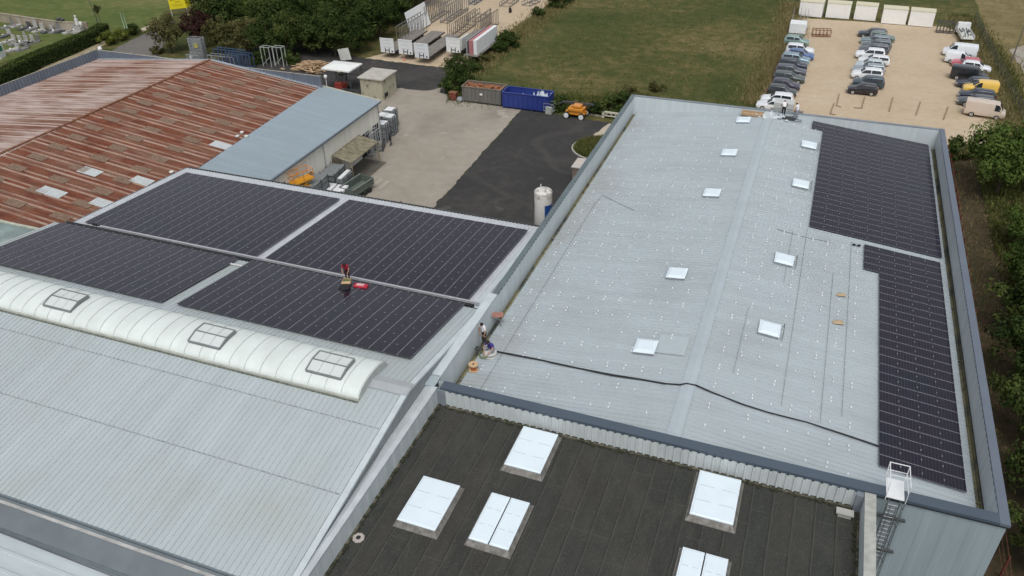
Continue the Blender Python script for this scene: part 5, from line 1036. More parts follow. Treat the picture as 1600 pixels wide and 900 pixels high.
b = MB(); b.box(-24.1, 81.0, 0, -21.5, 83.4, 2.0); t = empty('utility_box', label='brown utility box with pale lid between the hall wall and the grass island', cat='utility box'); b.build('body', mat('brown_box', (.22, .16, .13), .8, 0, .1), t); b = MB(); b.box(-24.2, 80.9, 2.0, -21.4, 83.5, 2.12); b.build('lid', mat('pale_lid', (.50, .46, .42), .8, 0, .1), t)

# ---- white storage tank
tx, ty = -19.55, 57.35; TZ = 11.35
t = empty('storage_tank', (tx, ty, 0), 0, 'tall slim white tank with domed stained top and blue emblem panel', 'tank'); b = MB(); b.lathe([(.76, 0), (.76, TZ-.26), (.74, TZ-.18), (.64, TZ-.10), (.45, TZ-.05), (.25, TZ-.02), (.02, TZ)], (0, 0, 0), 40)
m, n, bb, P = newmat('tank_white', .45, .5); f = noise(n, P, 2.5, 6, .7); zsp = n.nodes.new('ShaderNodeSeparateXYZ'); n.links.new(P, zsp.inputs[0]); top = math_(n, 'GREATER_THAN', zsp.outputs[2], TZ-.7)
o = mixc(n, math_(n, 'MULTIPLY', top, ramp(n, f, [(.48, (0, 0, 0)), (.62, (.9, .9, .9))])), (.62, .61, .58), (.22, .19, .15)); n.links.new(o, bb.inputs['Base Color']); part(b, 'shell', m, t, smooth=True)
b = MB(); b.lathe([(.775, TZ-.34), (.775, TZ-.27)], (0, 0, 0), 40); part(b, 'rim_band', mat('band_cream', (.55, .53, .46), .5), t); b = MB(); b.tube([(-.25, .1, TZ-.1), (-.25, .1, TZ+.35)], .05); part(b, 'vent_pipe', WHITED, t)
def wrap(z0, z1, a0, a1, m, nm, rad=.768):
    b = MB(); N_ = 10; vs = []
    for k in range(N_+1): a = a0 + (a1-a0)*k/N_; vs += [(rad*math.cos(a), rad*math.sin(a), z0), (rad*math.cos(a), rad*math.sin(a), z1)]
    b.add(vs, [(2*k, 2*k+2, 2*k+3, 2*k+1) for k in range(N_)]); return part(b, nm, m, t)
wrap(TZ-2.5, TZ-1.25, R(-62), R(0), mat('emblem_blue', (.02, .07, .26), .4, 0, 0), 'emblem_panel')
b = MB(); N_ = 12; vs = []
for k in range(N_+1): a = R(-52) + R(42)*k/N_; z = TZ-2.35 + .95*(k/N_)**1.6; vs += [(.774*math.cos(a), .774*math.sin(a), z), (.774*math.cos(a), .774*math.sin(a), z+.12)]
b.add(vs, [(2*k, 2*k+2, 2*k+3, 2*k+1) for k in range(N_)]); part(b, 'emblem_curve', mat('emblem_light', (.35, .55, .75), .4, 0, 0), t); wrap(TZ-2.15, TZ-1.15, R(-148), R(-190), mat('emblem_green', (.01, .16, .12), .4, 0, 0), 'emblem_panel')

# ---- concrete hut, white canopy, forklift, timber
t = empty('concrete_hut', (-60, 100, 0), 0, 'cream concrete hut with stained flat roof beside the white canopy', 'hut'); b = MB(); b.box(-1.5, -2.1, 0, 2.1, 2.0, 3.0)
m, n, bb, P = newmat('hut_render', .9, .2); f = noise(n, P, .9, 6, .7, (1, 1, .6)); n.links.new(ramp(n, f, [(.36, (.12, .11, .08)), (.45, (.40, .385, .29)), (.7, (.47, .45, .35))]), bb.inputs['Base Color']); part(b, 'wall', m, t)
b = MB(); b.box(-1.75, -2.35, 3.0, 2.35, 2.2, 3.16); part(b, 'roof', mat('hut_roof', (.36, .35, .31), .9, 0, 0, .9, c2=(.48, .46, .42)), t); b = MB(); b.box(2.1, -1.6, .3, 2.13, -.7, .9); b.box(2.1, -1.65, .2, 2.16, -1.5, 1.0); part(b, 'hatch', DARK, t)
t = empty('white_canopy', (-66, 100.6, 0), 0, 'white tarpaulin canopy on dark steel posts behind the rusty hall', 'canopy'); b = MB(); b.add([(-2.5, -1.8, 3.45), (2.3, -1.8, 3.45), (2.4, 1.9, 3.5), (-2.4, 1.8, 3.5), (-1.2, 0, 3.75), (1.2, 0, 3.75), (-2.5, -1.8, 3.25), (2.3, -1.8, 3.25), (2.4, 1.9, 3.3), (-2.4, 1.8, 3.3)], [(0, 1, 5, 4), (1, 2, 5), (2, 3, 4, 5), (3, 0, 4), (0, 6, 7, 1), (1, 7, 8, 2), (3, 2, 8, 9), (0, 3, 9, 6)]); part(b, 'tarpaulin', mat('white_tarp', (.74, .76, .74), .5, 0, .03), t)
for x in (-2.4, 0, 2.2):
    for y in (-1.7, 1.7): b = MB(); b.beam((x, y, 0), (x, y, 3.3), .09); part(b, 'post', STEEL, t)
b = MB()
for (p_, q_) in (((-2.4, -1.7, 1.2), (0, -1.7, 2.8)), ((0, -1.7, 2.8), (2.2, -1.7, 1.2)), ((2.2, -1.7, 1.2), (2.2, 1.7, 2.8)), ((-2.4, -1.7, 1.7), (2.2, -1.7, 1.7)), ((2.2, -1.7, 1.7), (2.2, 1.7, 1.7)), ((-2.4, 1.7, 1.7), (2.2, 1.7, 1.7))): b.beam(p_, q_, .06)
part(b, 'brace', STEEL, t)
t = empty('forklift', (G(534, 131, 1.0).x, G(534, 131, 1.0).y, 0), R(90), 'dark red forklift in front of the white canopy', 'forklift'); b = MB(); b.box(-1.1, -.6, .3, .9, .6, 1.2); b.box(-1.15, -.55, 1.2, -.4, .55, 1.5); part(b, 'body', mat('dull_red', (.24, .03, .022), .6, 0, .3, 3), t, bevel=.08)
b = MB()
for sy in (-.5, .5): b.beam((-.6, sy, 1.4), (-.5, sy, 2.3), .07); b.beam((.5, sy, 1.2), (.3, sy, 2.3), .07)
b.box(-.6, -.55, 2.3, .4, .55, 2.37); part(b, 'overhead_guard', STEEL, t); b = MB(); b.beam((1.0, -.35, .2), (1.0, -.35, 2.7), .12); b.beam((1.0, .35, .2), (1.0, .35, 2.7), .12); b.beam((1.0, -.35, 2.7), (1.0, .35, 2.7), .1); b.box(1.05, -.35, .15, 2.1, -.22, .22); b.box(1.05, .22, .15, 2.1, .35, .22); part(b, 'mast', STEEL, t)
for sx in (-.7, .6):
    for sy in (-.58, .58): o = bpy.data.objects.new('wheel', WHEEL); col.objects.link(o); o.parent = t; o.location = (sx, sy, .33)
b = MB(); b.lathe([(.05, -.25), (.22, -.2), (.26, 0), (.22, .2), (.05, .25)], (-66.8, 97.2, 2.9), 12); b.beam((-66.8, 97.2, 0), (-66.8, 97.2, 2.7), .06); tag(b.build('round_lamp', WHITE), 'round white lamp on a thin post beside the red forklift', 'lamp')
rack(-64.0, 96.6, 2.6, 1.6, 'dark steel cage by the hut wall', rz=-90, m=STEEL, n=7, grp='frames behind the rusty hall')
p = G(490, 108); t = empty('timber_pile', (p.x, p.y, 0), 0, 'untidy pile of raw timber and boards behind the rusty hall parapet', 'timber pile'); rg = random.Random(6); b = MB()
for k in range(80): a = rg.gauss(.1, .5); x, y = rg.gauss(0, 1.6), rg.gauss(0, 1.0); L = rg.uniform(.6, 1.8); z = max(.1, 1.1 - abs(x)*.35) * rg.random(); b.beam((x-math.cos(a)*L, y-math.sin(a)*L, z+.1), (x+math.cos(a)*L, y+math.sin(a)*L, z+.1+rg.gauss(0, .15)), rg.uniform(.1, .4), .05)
part(b, 'boards', WOODM, t)
b = MB(); p = G(540, 95); b.box(-.9, 0, .1, 1.2, .08, 2.0, T=Matrix.Translation((p.x, p.y, 0)) @ Matrix.Rotation(R(-12), 4, 'Y')); tag(b.build('leaning_board', WHITED), 'pale green-white board standing behind the canopy', 'board')

# ---- frames behind the rusty hall
p = G(313, 92); t = empty('frame_stack', (p.x, p.y, 0), R(6), 'tall stack of grey steel frames with a yellow tag near the purple tree', 'frame stack'); b = MB()
for k in range(15):
    z = .15 + k*.24; b.beam((-1.2, -.6, z), (1.2, -.6, z), .09); b.beam((-1.2, .6, z), (1.2, .6, z), .09); b.beam((-1.2, -.6, z), (-1.2, .6, z), .09); b.beam((1.2, -.6, z), (1.2, .6, z), .09)
for x in (-1.1, -.4, .4, 1.1): b.beam((x, -.6, 0), (x, -.6, 3.6), .07)
part(b, 'frames', GALV, t); b = MB(); b.box(-.1, -.72, 2.1, .6, -.66, 2.8); part(b, 'tag', mat('faded_yellow', (.40, .36, .10), .7), t); FG = 'frames behind the rusty hall'
for (u, v, L, h, rz, lab, m_) in [(300, 97, 2.6, 1.6, -90, 'grey mesh frame with white disc left of the tall frame stack', GALV), (333, 99, 5.0, 1.7, -88, 'long grey frame right of the tall frame stack', GALV), (345, 100, 5.4, 2.8, -90, 'large blue steel frame with curved top', None), (362, 102, 4.6, 2.4, -90, 'second blue steel frame, right of the large one', None)]:
    p = G(u, v); rack(p.x, p.y, L, h, lab, rz=rz, m=m_ or mat('blue_steel', (.05, .09, .17), .5, 0, .2, 3), n=8, grp=FG)
for i, (u, lab) in enumerate(((412, 'white upright gate frame behind the parapet, left one'), (431, 'white upright gate frame behind the parapet, right one'))):
    p = G(u, 104); b = MB()
    for q in (0, .9):
        b.beam((p.x, p.y+q, 0), (p.x, p.y+q, 3.2), .09); b.beam((p.x+1.6, p.y+q, 0), (p.x+1.6, p.y+q, 3.2), .09); b.beam((p.x-.1, p.y+q, 3.2), (p.x+1.7, p.y+q, 3.2), .08)
    b.beam((p.x, p.y, 3.2), (p.x, p.y+.9, 3.2), .08); b.beam((p.x+1.6, p.y, 3.2), (p.x+1.6, p.y+.9, 3.2), .08); b.beam((p.x, p.y, .3), (p.x+1.6, p.y, 1.8), .06); tag(b.build('gate_frame', mat('pale_grey_steel', (.42, .46, .42), .6)), lab, 'gate frame', FG)
b = MB(); b.lathe([(.02, 0), (.35, 0), (.35, .06), (.02, .08)], n=16, T=Matrix.Translation((G(301, 97).x, G(301, 97).y - .1, .9)) @ Matrix.Rotation(R(90), 4, 'X')); tag(b.build('white_disc', WHITE), 'white round disc on the grey mesh frame behind the rusty hall', 'disc')

# ---- yard side of the cream wall
CX0, CX1, CY0, CY1 = -50.75, -48.1, 72.6, 79.0
t = empty('lean_to_canopy', (-49.4, 75.8, 0), 0, 'lean-to canopy with mossy fibre roof against the cream wall, over a sunken dock', 'canopy'); b = MB(); b.sheet((CX0+49.4, CY0-75.8, 3.3), (CX1+49.4, CY0-75.8, 2.75), (CX1+49.4, CY1-75.8, 2.75), (CX0+49.4, CY1-75.8, 3.3), pitch=.35, h=.06, top=.25, web=.2)
part(b, 'roof', mat('mossy_fibre_cement', (.12, .11, .07), .95, 0, 0, 2.2, c2=(.27, .25, .18), stretch=(.5, 1.5, 1)), t)
for y in (CY0+.1, CY1-.1): b = MB(); b.beam((CX1+49.3, y-75.8, 0), (CX1+49.3, y-75.8, 2.75), .10); part(b, 'post', mat('ochre_post', (.30, .26, .16), .7), t)
b = MB(); b.beam((CX1+49.3, CY0-75.8, 2.7), (CX1+49.3, CY1-75.8, 2.7), .09, .14); part(b, 'beam', mat('dull_beam', (.22, .20, .14), .8), t); b = MB(); b.box(CX0+49.4, CY0-75.8, 0, CX0+50.6, CY0-75.7, 2.9); part(b, 'side_panel', mat('tarred_board', (.10, .085, .06), .9, 0, .2), t)
b = MB(); b.poly([(-50.7, 72.8, .0), (-47.4, 72.8, .0), (-47.4, 79.2, .0), (-50.7, 79.2, .0)]); LZ[0] += .004; o = b.build('dock_floor', mat('dark_dock_floor', (.10, .092, .078), .9, 0, .2, 1)); o.location.z = LZ[0]; o['kind'] = 'structure'
b = MB(); b.box(-48.9, 74.4, .03, -47.8, 76.9, .06); tag(b.build('dock_grate', mat('grate_black', (.012, .012, .012), .8, 0, .1)), 'black steel grate set in the dock floor under the canopy', 'grate')
for k in range(3): pm = MB(); pm.quad((-47.0 + k*1.0, 73.0 - k*.3, 0), (-46.5 + k*1.0, 73.0 - k*.3, 0), (-46.5 + k*1.0, 75.2 - k*.3, 0), (-47.0 + k*1.0, 75.2 - k*.3, 0)); o = pm.build('painted_marking', mat('worn_paint', (.36, .33, .28), .9, 0, .08, 3) if k == 0 else bpy.data.materials['worn_paint']); o.location.z = LZ[0] + .004; o['kind'] = 'structure'
t = empty('green_trailer', (-46.5, 70.6, 0), R(82), 'small grey-green tipping trailer with twin wheels beside the grey stacks', 'trailer'); GR_ = mat('grey_green_paint', (.10, .125, .11), .6, 0, .12, 2); b = MB()
for (x0, y0, x1, y1) in ((-1.9, -.95, 1.9, -.88), (-1.9, .88, 1.9, .95), (-1.9, -.88, -1.83, .88), (1.83, -.88, 1.9, .88)): b.box(x0, y0, .7, x1, y1, 1.5)
b.box(-1.9, -.95, .62, 1.9, .95, .7); part(b, 'tub', GR_, t); b = MB(); b.beam((-1.93, -.98, 1.5), (1.93, -.98, 1.5), .09); b.beam((-1.93, .98, 1.5), (1.93, .98, 1.5), .09); part(b, 'rail', mat('light_rail', (.22, .25, .22), .6), t); b = MB(); b.beam((-1.9, 0, .6), (-3.1, 0, .5), .1); part(b, 'drawbar', STEEL, t)
for sx in (.1, .9):
    for sy in (-1.0, 1.0): o = bpy.data.objects.new('wheel', WHEEL); col.objects.link(o); o.parent = t; o.location = (sx, sy, .33)
def stack(x, y, w, d, h, nl, label, m, rz=0, vert=0, lid=None, nm='plank_stack', cat='stack'):
    t = empty(nm, (x, y, 0), R(rz), label, cat, 'stacks in the yard'); b = MB()
    for k in range(nl):
        z = .12 + (h-.12) * k / nl; th_ = (h-.12)/nl * .62
        b.box(-w/2 + (k % 2)*.06, -d/2 + (k % 3)*.05, z, w/2 - (k % 3)*.03, d/2, z + th_*.75)
    part(b, 'layers', m, t)
    for sx in (-w/2-.03, w/2+.03):
        for sy in (-d/2+.15, 0, d/2-.15): b = MB(); b.beam((sx, sy, 0), (sx, sy, h+.1), .06); part(b, 'upright', STEEL, t)
    if lid: b = MB(); b.box(-w/2+.2, -d/2+.1, h, w/2-.2, d/2-.1, h+.06); part(b, 'lid', lid, t)
    return t
SG = mat('weathered_zinc', (.22, .24, .245), .6, .2, .3, 3, stretch=(3, .5, 4))
stack(-49.6, 66.9, 1.8, 3.4, 3.1, 15, 'grey stack of ribbed panels against the cream wall, left one', SG, 4); stack(-49.7, 70.9, 1.7, 3.0, 2.6, 13, 'grey stack of ribbed panels beside the canopy', SG, 4); stack(-48.3, 71.0, .9, 2.6, 2.0, 12, 'narrow stack of tubes with a white top edge', SG, 4, lid=WHITE)
t = stack(-48.2, 68.2, 2.6, 2.8, 1.15, 2, 'low stack of white wrapped boards behind the solar roof edge', WHITE, 6, nm='board_stack')
b = MB(); b.box(-1.3, -1.4, 1.15, -.1, 1.4, 1.5); b.box(.05, -1.4, 1.15, 1.3, 1.4, 1.42); part(b, 'wrapped_boards', WHITE, t); b = MB(); b.box(-1.1, -1.42, 1.2, -.9, -1.40, 1.35); part(b, 'straps', STEEL, t)
YB = mat('yellow_orange_paint', (.70, .33, .02), .5, 0, .08); p = G(455, 272, 1.3)
t = empty('scissor_lift', (-53.6+3.1, 66.2-1.6, 0), R(70), 'bright orange access platform with open rails at the foot of the cream wall', 'access platform'); t.location = (-49.9, G(455, 272, 4.3).y, 0); b = MB(); b.box(-1.2, -.55, .25, 1.2, .55, .8); part(b, 'base', YB, t, bevel=.04); b = MB()
for s in (1, -1): [(b.beam((-1, s*.4, .8+.7*k), (1, s*.4, 1.5+.7*k), .1), b.beam((1, s*.4, .8+.7*k), (-1, s*.4, 1.5+.7*k), .1)) for k in range(4)]
part(b, 'scissor_arms', YB, t); b = MB(); b.box(-1.3, -.6, 3.7, 1.3, .6, 3.85); part(b, 'platform', YB, t); b = MB()
for x in (-1.28, 0, 1.28):
    for y in (-.58, .58): b.beam((x, y, 3.8), (x, y, 4.9), .06)
for z in (4.35, 4.9):
    for y in (-.58, .58): b.beam((-1.28, y, z), (1.28, y, z), .06)
    for x in (-1.28, 1.28): b.beam((x, -.58, z), (x, .58, z), .06)
part(b, 'guard_rail', mat('orange_rail', (.62, .25, .05), .5, 0, .1), t)
for sx in (-.85, .85):
    for sy in (-.5, .5): o = bpy.data.objects.new('wheel', WHEEL); col.objects.link(o); o.parent = t; o.location = (sx, sy, .25); o.scale = (.75, .75, .75)
for i, (u, v, lab) in enumerate([(600, 220, 'stack of silver trays nearest the person in dark clothes'), (611, 209, 'stack of silver trays behind the nearest one'), (601, 207, 'stack of silver trays at the wall corner'), (612, 198, 'stack of silver trays farthest along the wall corner')]):
    p = G(u, v); stack(p.x, p.y, 1.5, 1.5, 2.5, 11, lab, GALV, 3, lid=WHITE, nm='tray_stack')
p = G(566, 232); rack(p.x - .3, p.y, 2.4, 2.4, 'dark frame trolley beside the wall doorway', rz=0, m=STEEL, n=5, grp='frames by the cream wall'); p = G(586, 238); rack(p.x, p.y, 2.0, 1.0, 'low dark trolley beside the canopy post', rz=20, m=STEEL, n=4, grp='frames by the cream wall'); rack(-50.5, 80.0, 2.6, 2.9, 'grey tube frame against the cream wall', rz=0, m=GALV, wd=.6, n=5, grp='frames by the cream wall')

# ---- white cabins at the end of the car park
cab = [(1247, 25, 1283, 28.5), (1289, 28, 1326, 31), (1333, 31, 1367, 34), (1376, 37, 1414, 40), (1418, 40.5, 1456, 44)]
WN = ['leftmost', 'second from left', 'middle', 'second from right', 'rightmost']
for i, (u0, v0, u1, v1) in enumerate(cab):
    p, q = G(u0, v0), G(u1, v1); w_ = (q - p).length; t = empty('white_cabin', (p.x, p.y, 0), math.atan2(q.y-p.y, q.x-p.x), '%s of the five white cabins at the far end of the car park' % WN[i], 'cabin', 'white cabins at the end of the car park')
    b = MB(); b.box(0, 0, .12, w_, 2.3, 2.62); 
    for k in range(6): b.box(.02, -.012, .35 + k*.38, w_-.02, 0, .37+k*.38)
    part(b, 'wall', mat('cabin_white', (.82, .82, .80), .5, 0, .03) if i == 0 else bpy.data.materials['cabin_white'], t); b = MB(); b.box(-.05, -.05, 2.62, w_+.05, 2.35, 2.74); part(b, 'roof', mat('cream_edge', (.60, .57, .42), .6, 0, .05) if i == 0 else bpy.data.materials['cream_edge'], t); b = MB(); b.box(.1, .1, 0, w_-.1, 2.2, .12); part(b, 'skid', DARK, t)
p = G(1244, 52); t = empty('box_trailer', (p.x, p.y - 1, 0), 0, 'white covered trailer with thin posts at the left end of the car park', 'trailer'); b = MB(); b.box(-1.2, -1.2, .6, 1.5, 1.3, 2.2); part(b, 'box', WHITE, t, bevel=.04); b = MB(); b.box(-1.2, -4.6, .45, 1.4, -1.25, .58); part(b, 'green_mat', mat('green_mat', (.12, .15, .11), .9, 0, .2, 1), t)
for x in (-1.0, .2, .9, 1.4): b = MB(); b.beam((x, 1.5, .5), (x, 1.5, 4.2), .07); part(b, 'post', GALV, t)
b = MB(); b.box(-1.2, 1.3, .5, 1.6, 4.5, .62); part(b, 'bed', GALV, t)
rack(G(1268, 55).x, G(1268, 55).y, 3, 1.2, 'rusty brown frames beside the white covered trailer', rz=-80, m=CORR, n=6, grp='frames on the car park'); rack(G(1462, 49).x, G(1462, 49).y, 2.6, 1.9, 'dark steel frame right of the white cabins', rz=-90, m=STEEL, n=6, grp='frames on the car park')
TS = mat('old_sleeper', (.26, .19, .12), .9, 0, .2, 3)
for i, (u0, v0, u1, v1, lab) in enumerate([(1311, 148, 1307, 166, 'timber strip left of the black hatchback, upper one'), (1303, 162, 1297, 179, 'timber strip left of the black hatchback, lower one'), (1351, 152, 1346, 170, 'timber strip just below the black hatchback'), (1395, 153, 1389, 175, 'timber strip first to the right of the black hatchback'), (1438, 160, 1431, 181, 'timber strip second to the right of the black hatchback'), (1481, 168, 1474, 188, 'timber strip nearest the beige van'), (1307, 166, 1314, 168, 'short cross piece at the foot of the left timber strips'), (1334, 169, 1346, 170, 'short cross piece below the black hatchback'), (1297, 179, 1305, 180, 'short cross piece nearest the hall, left')]):
    b = MB(); p, q = G(u0, v0), G(u1, v1); b.beam((p.x, p.y, .07), (q.x, q.y, .07), .16, .13); tag(b.build('timber_strip', TS), lab, 'timber', 'timber strips marking parking bays')

# ---- fences
def fence(pts, step, h, pm, wires, label, name='wire_fence', lean=(0, 0), wm=None, pw=.08):
    P_ = [Vector((p[0], p[1], 0)) for p in pts]; t = empty(name, P_[0], 0, label, 'fence'); posts = []
    for i in range(len(P_) - 1):
        d = P_[i+1] - P_[i]; n_ = max(1, round(d.length / step))
        for k in range(n_): posts.append(P_[i] + d * k / n_)
    posts.append(P_[-1]); pb = MB(); pb.beam((0, 0, -.1), (lean[0], lean[1], h), pw); o0 = pb.build('post', pm, t); o0.location = posts[0] - P_[0]
    for q in posts[1:]: o = o0.copy(); col.objects.link(o); o.location = q - P_[0]
    for z in wires:
        b = MB(); b.tube([(q.x - P_[0].x + lean[0]*z/h, q.y - P_[0].y + lean[1]*z/h, z) for q in posts], .015, 4); b.build('wire', wm or STEEL, t)
    return t
fence([G(1521, 36), G(1540, 75), G(1570, 135), G(1604, 205), G(1640, 280)], 1.9, 2.0, STEEL, (.3, .7, 1.1, 1.5, 1.9), 'dark wire fence on posts right of the car park')
fence([(16.4, 101), (16.6, 88), (16.3, 60), (16.0, 46), (15.9, 36)], 2.6, 2.0, mat('rust_brown_post', (.12, .030, .020), .85, 0, .2), (.6, 1.2, 1.9), 'rust brown post fence along the side of the large hall', wm=CORR, pw=.12)
CRR = crown_mesh('climber', 40, .7, 1.3, 14, 70, .09, leafmat('reddish_foliage', (.06, .018, .012), (.11, .035, .022), (.16, .07, .035)), base=0)
for k in range(7):
    t = empty('red_shrub', (16.5 + random.uniform(-.4, .4), 100 - k*2.2, 0), k, '%s reddish shrub from the far end of the rust brown fence' % ORD[k], 'shrub', 'reddish shrubs on the brown fence'); o = bpy.data.objects.new('foliage', CRR); col.objects.link(o); o.parent = t
p = G(1580, 97); b = MB(); b.tube([(p.x, p.y, 0), (p.x+.2, p.y, 6.5)], [.12, .08]); b.beam((p.x-.5, p.y, 6.2), (p.x+.9, p.y, 6.2), .08); tag(b.build('utility_pole', mat('weathered_pole', (.14, .13, .11), .9)), 'slim dark utility pole beside the concrete pad at the right edge', 'pole')
p = G(1598, 88); b = MB(); b.lathe([(1.3, 0), (1.2, .25), (.9, .3)], (p.x, p.y, 0), 20); tag(b.build('manhole_cover', CONC), 'round concrete cover on the pad at the right edge', 'cover')

# ---- cemetery, sign, poles
STN = mat('pale_gravestone', (.38, .37, .35), .8, 0, .15, 3); STD = mat('dark_granite', (.07, .075, .085), .35, 0, .25, 3); STM = mat('mid_gravestone', (.20, .20, .20), .6, 0, .2, 3)
wl = [G(-40, 24, 0), G(0, 34, 0), G(50, 42, 0), G(100, 49, 0), G(140, 50, 0)]
b = MB()
for i in range(len(wl) - 1): b.beam((wl[i].x, wl[i].y, .85), (wl[i+1].x, wl[i+1].y, .85), .3, 1.7); b.beam((wl[i].x, wl[i].y, 1.75), (wl[i+1].x, wl[i+1].y, 1.75), .42, .12)
tag(b.build('cemetery_wall', mat('old_wall', (.24, .20, .14), .9, 0, 0, .5, c2=(.38, .34, .28))), 'low old stone wall behind the graves', 'wall')
gl = [(12, 44, STM, 'grey grave at the foot of the wall, far left'), (26, 42, STN, 'pale grave with upright stone by the wall'), (38, 46, STD, 'dark grave at the wall, third from left'), (50, 47, STM, 'grey grave at the wall, fourth from left'), (60, 50, STN, 'pale flat grave in front of the wall'), (74, 51, STD, 'blue-grey flat grave in the middle'), (86, 51, STM, 'grey double grave in the middle'), (97, 50, STD, 'dark granite grave beside the dark tomb'), (108, 52, STN, 'white-edged flat grave beside the white statue'), (118, 50, STN, 'pale flat grave under the white statue'),
      (14, 66, STN, 'pale cross grave in the front group, left'), (24, 70, STM, 'grey grave in the front group, second'), (34, 68, STN, 'white-decorated grave in the front group'), (44, 70, STD, 'dark grave in the front group, right'), (52, 68, STM, 'grey grave nearest the hedge, right end'), (20, 80, STN, 'pale low tomb nearest the hedge'), (34, 79, STM, 'grey low tomb nearest the hedge'), (8, 58, STD, 'dark grave at the left edge')]
for i, (u, v, m_, lab) in enumerate(gl):
    p = G(u, v); t = empty('grave', (p.x, p.y, 0), R(-12 + (i*37 % 14)), lab, 'grave', 'graves in the cemetery'); b = MB(); b.box(-.55, -1.1, 0, .55, 1.1, .35); part(b, 'slab', m_, t, bevel=.03)
    b = MB(); b.box(-.5, 1.0, .3, .5, 1.18, 1.1 + (i*13 % 5)*.1); 
    if i % 3 == 0: b.box(-.08, 1.02, 1.1, .08, 1.16, 1.9); b.box(-.3, 1.02, 1.45, .3, 1.16, 1.6)
    part(b, 'headstone', STN if i % 2 else m_, t); b = MB(); b.lathe([(.12, 0), (.22, .2), (.1, .35)], (.2, -.4, .35), 8); part(b, 'flower_pot', [WHITE, mat('pot_mauve', (.3, .2, .25), .8, 0, 0), STN][i % 3] if i < 3 else [WHITE, STM, STN][i % 3], t)
p = G(126, 52); t = empty('white_statue', (p.x, p.y, 0), 0, 'white stone statue with cross on a stepped base beside the hedge', 'statue'); b = MB(); b.box(-1.0, -.8, 0, 1.2, .8, .5); b.box(-.7, -.5, .5, .8, .5, 1.2); part(b, 'base', STN, t); b = MB(); b.lathe([(.42, 1.2), (.36, 1.8), (.28, 2.3), (.32, 2.6), (.12, 2.85), (.18, 3.05), (.14, 3.25), (.02, 3.32)], (-.1, 0, 0), 14); b.box(.4, -.1, 1.2, 1.0, .1, 2.2); part(b, 'figure', WHITED, t, smooth=True)
p = G(100, 48); t = empty('dark_tomb', (p.x, p.y, 0), 0, 'dark upright tomb of two pillars against the cemetery wall', 'tomb'); b = MB(); b.box(-.7, -.3, 0, -.2, .4, 2.3); b.box(.1, -.3, 0, .6, .4, 2.2); b.box(-.8, -.4, 0, .8, .5, .4); part(b, 'pillars', STD, t)
b = MB(); p = G(2, 84, .8); b.box(-1.6, -.9, 0, .6, .9, 2.4, T=Matrix.Translation((p.x-.6, p.y, 0)) @ Matrix.Rotation(R(20), 4, 'Z')); t = b.build('green_sign_board', WHITE); tag(t, 'white board with a green patch cut by the left edge of the photo', 'sign board')
b = MB(); b.box(.602, -.5, 1.2, .62, .5, 2.0, T=Matrix.Translation((p.x-.6, p.y, 0)) @ Matrix.Rotation(R(20), 4, 'Z')); b.build('green_patch', mat('sign_green', (.02, .20, .10), .5), t)
# yellow notice board on two posts
a_, c_ = G(266, 15, 1.3), G(292, 12, 1.3); t = empty('yellow_notice_board', (a_.x, a_.y, 0), math.atan2(c_.y-a_.y, c_.x-a_.x), 'yellow notice board with dark lettering at the top edge', 'sign'); W_ = (c_-a_).length; b = MB(); b.box(0, 0, 1.3, W_, .08, 3.6); YL = mat('sign_yellow', (.78, .66, .02), .5, 0, .03); part(b, 'board', YL, t)
b = MB(); b.add([(W_, 0, 1.3), (W_+.9, 1.2, 1.5), (W_+.9, 1.2, 3.4), (W_, 0, 3.6)], [(0, 1, 2, 3)]); part(b, 'side_board', YL, t)
for x in (.1, W_-.1): b = MB(); b.beam((x, .12, 0), (x, .12, 3.5), .1); part(b, 'post', WHITED, t)
rg = random.Random(8); b = MB()
for z, x0, x1, s in ((2.95, .3, W_-.3, .20), (2.5, W_*.35, W_*.65, .13), (2.05, .5, W_-.5, .10), (1.75, .7, W_-.6, .10)):
    x = x0
    while x < x1:
        l = rg.uniform(.06, .16) * (s/.12); 
        if rg.random() > .15: b.box(x, -.012, z, x+l*.7, -.002, z+s)
        x += l
part(b, 'lettering', mat('lettering_brown', (.16, .12, .02), .7, 0, 0), t)
p = G(157, 45); b = MB(); b.tube([(p.x, p.y, 0), (p.x-.4, p.y, 3.2), (p.x-.9, p.y, 6.2)], [.08, .07, .05]); b.tube([(p.x-.9, p.y, 6.2), (p.x-.2, p.y, 6.6)], .04); tag(b.build('leaning_lamp_post', STEEL), 'thin dark leaning lamp post beyond the hedge end', 'lamp post')
rg = random.Random(2); t = empty('thin_sapling', (p.x + .6, p.y, 0), 0, 'thin sapling beside the leaning lamp post', 'sapling'); b = MB(); b.tube([(0, 0, 0), (-.2, 0, 4.2)], .04); part(b, 'trunk', BARK, t); o = bpy.data.objects.new('crown', CR['b3'][0]); col.objects.link(o); o.parent = t; o.location = (-.2, 0, 3.0); o.scale = (.45, .45, 1)
for i, u in enumerate((194, 198)):
    p = G(u, 44); b = MB(); b.add([(p.x, p.y, 0), (p.x+.25, p.y, 0), (p.x+.1, p.y, 2.6), (p.x, p.y, 2.9)], [(0, 1, 2, 3)]); b.box(p.x-.03, p.y, 0, p.x+.03, p.y+.05, 2.9); tag(b.build('pale_pennant', mat('pale_green_cloth', (.36, .48, .36), .7) if i == 0 else bpy.data.materials['pale_green_cloth']), 'pale green pennant beside the dark round bush, %s one' % ('left', 'right')[i], 'pennant')
p = G(163, 74, 0); b = MB(); b.lathe([(.25, 7.9), (.3, 8.05), (.2, 8.3), (.03, 8.4)], (-94.9, 84.6, .1), 10); tag(b.build('white_vent_cap', WHITE), 'small white cap on the corner of the rusty hall parapet', 'vent')
p = G(245, 80); b = MB(); b.lathe([(.1, 0), (.12, .9), (.05, 1.1)], (p.x, p.y, 0), 10); tag(b.build('road_bollard', WHITE), 'small white bollard beside the old road', 'bollard')

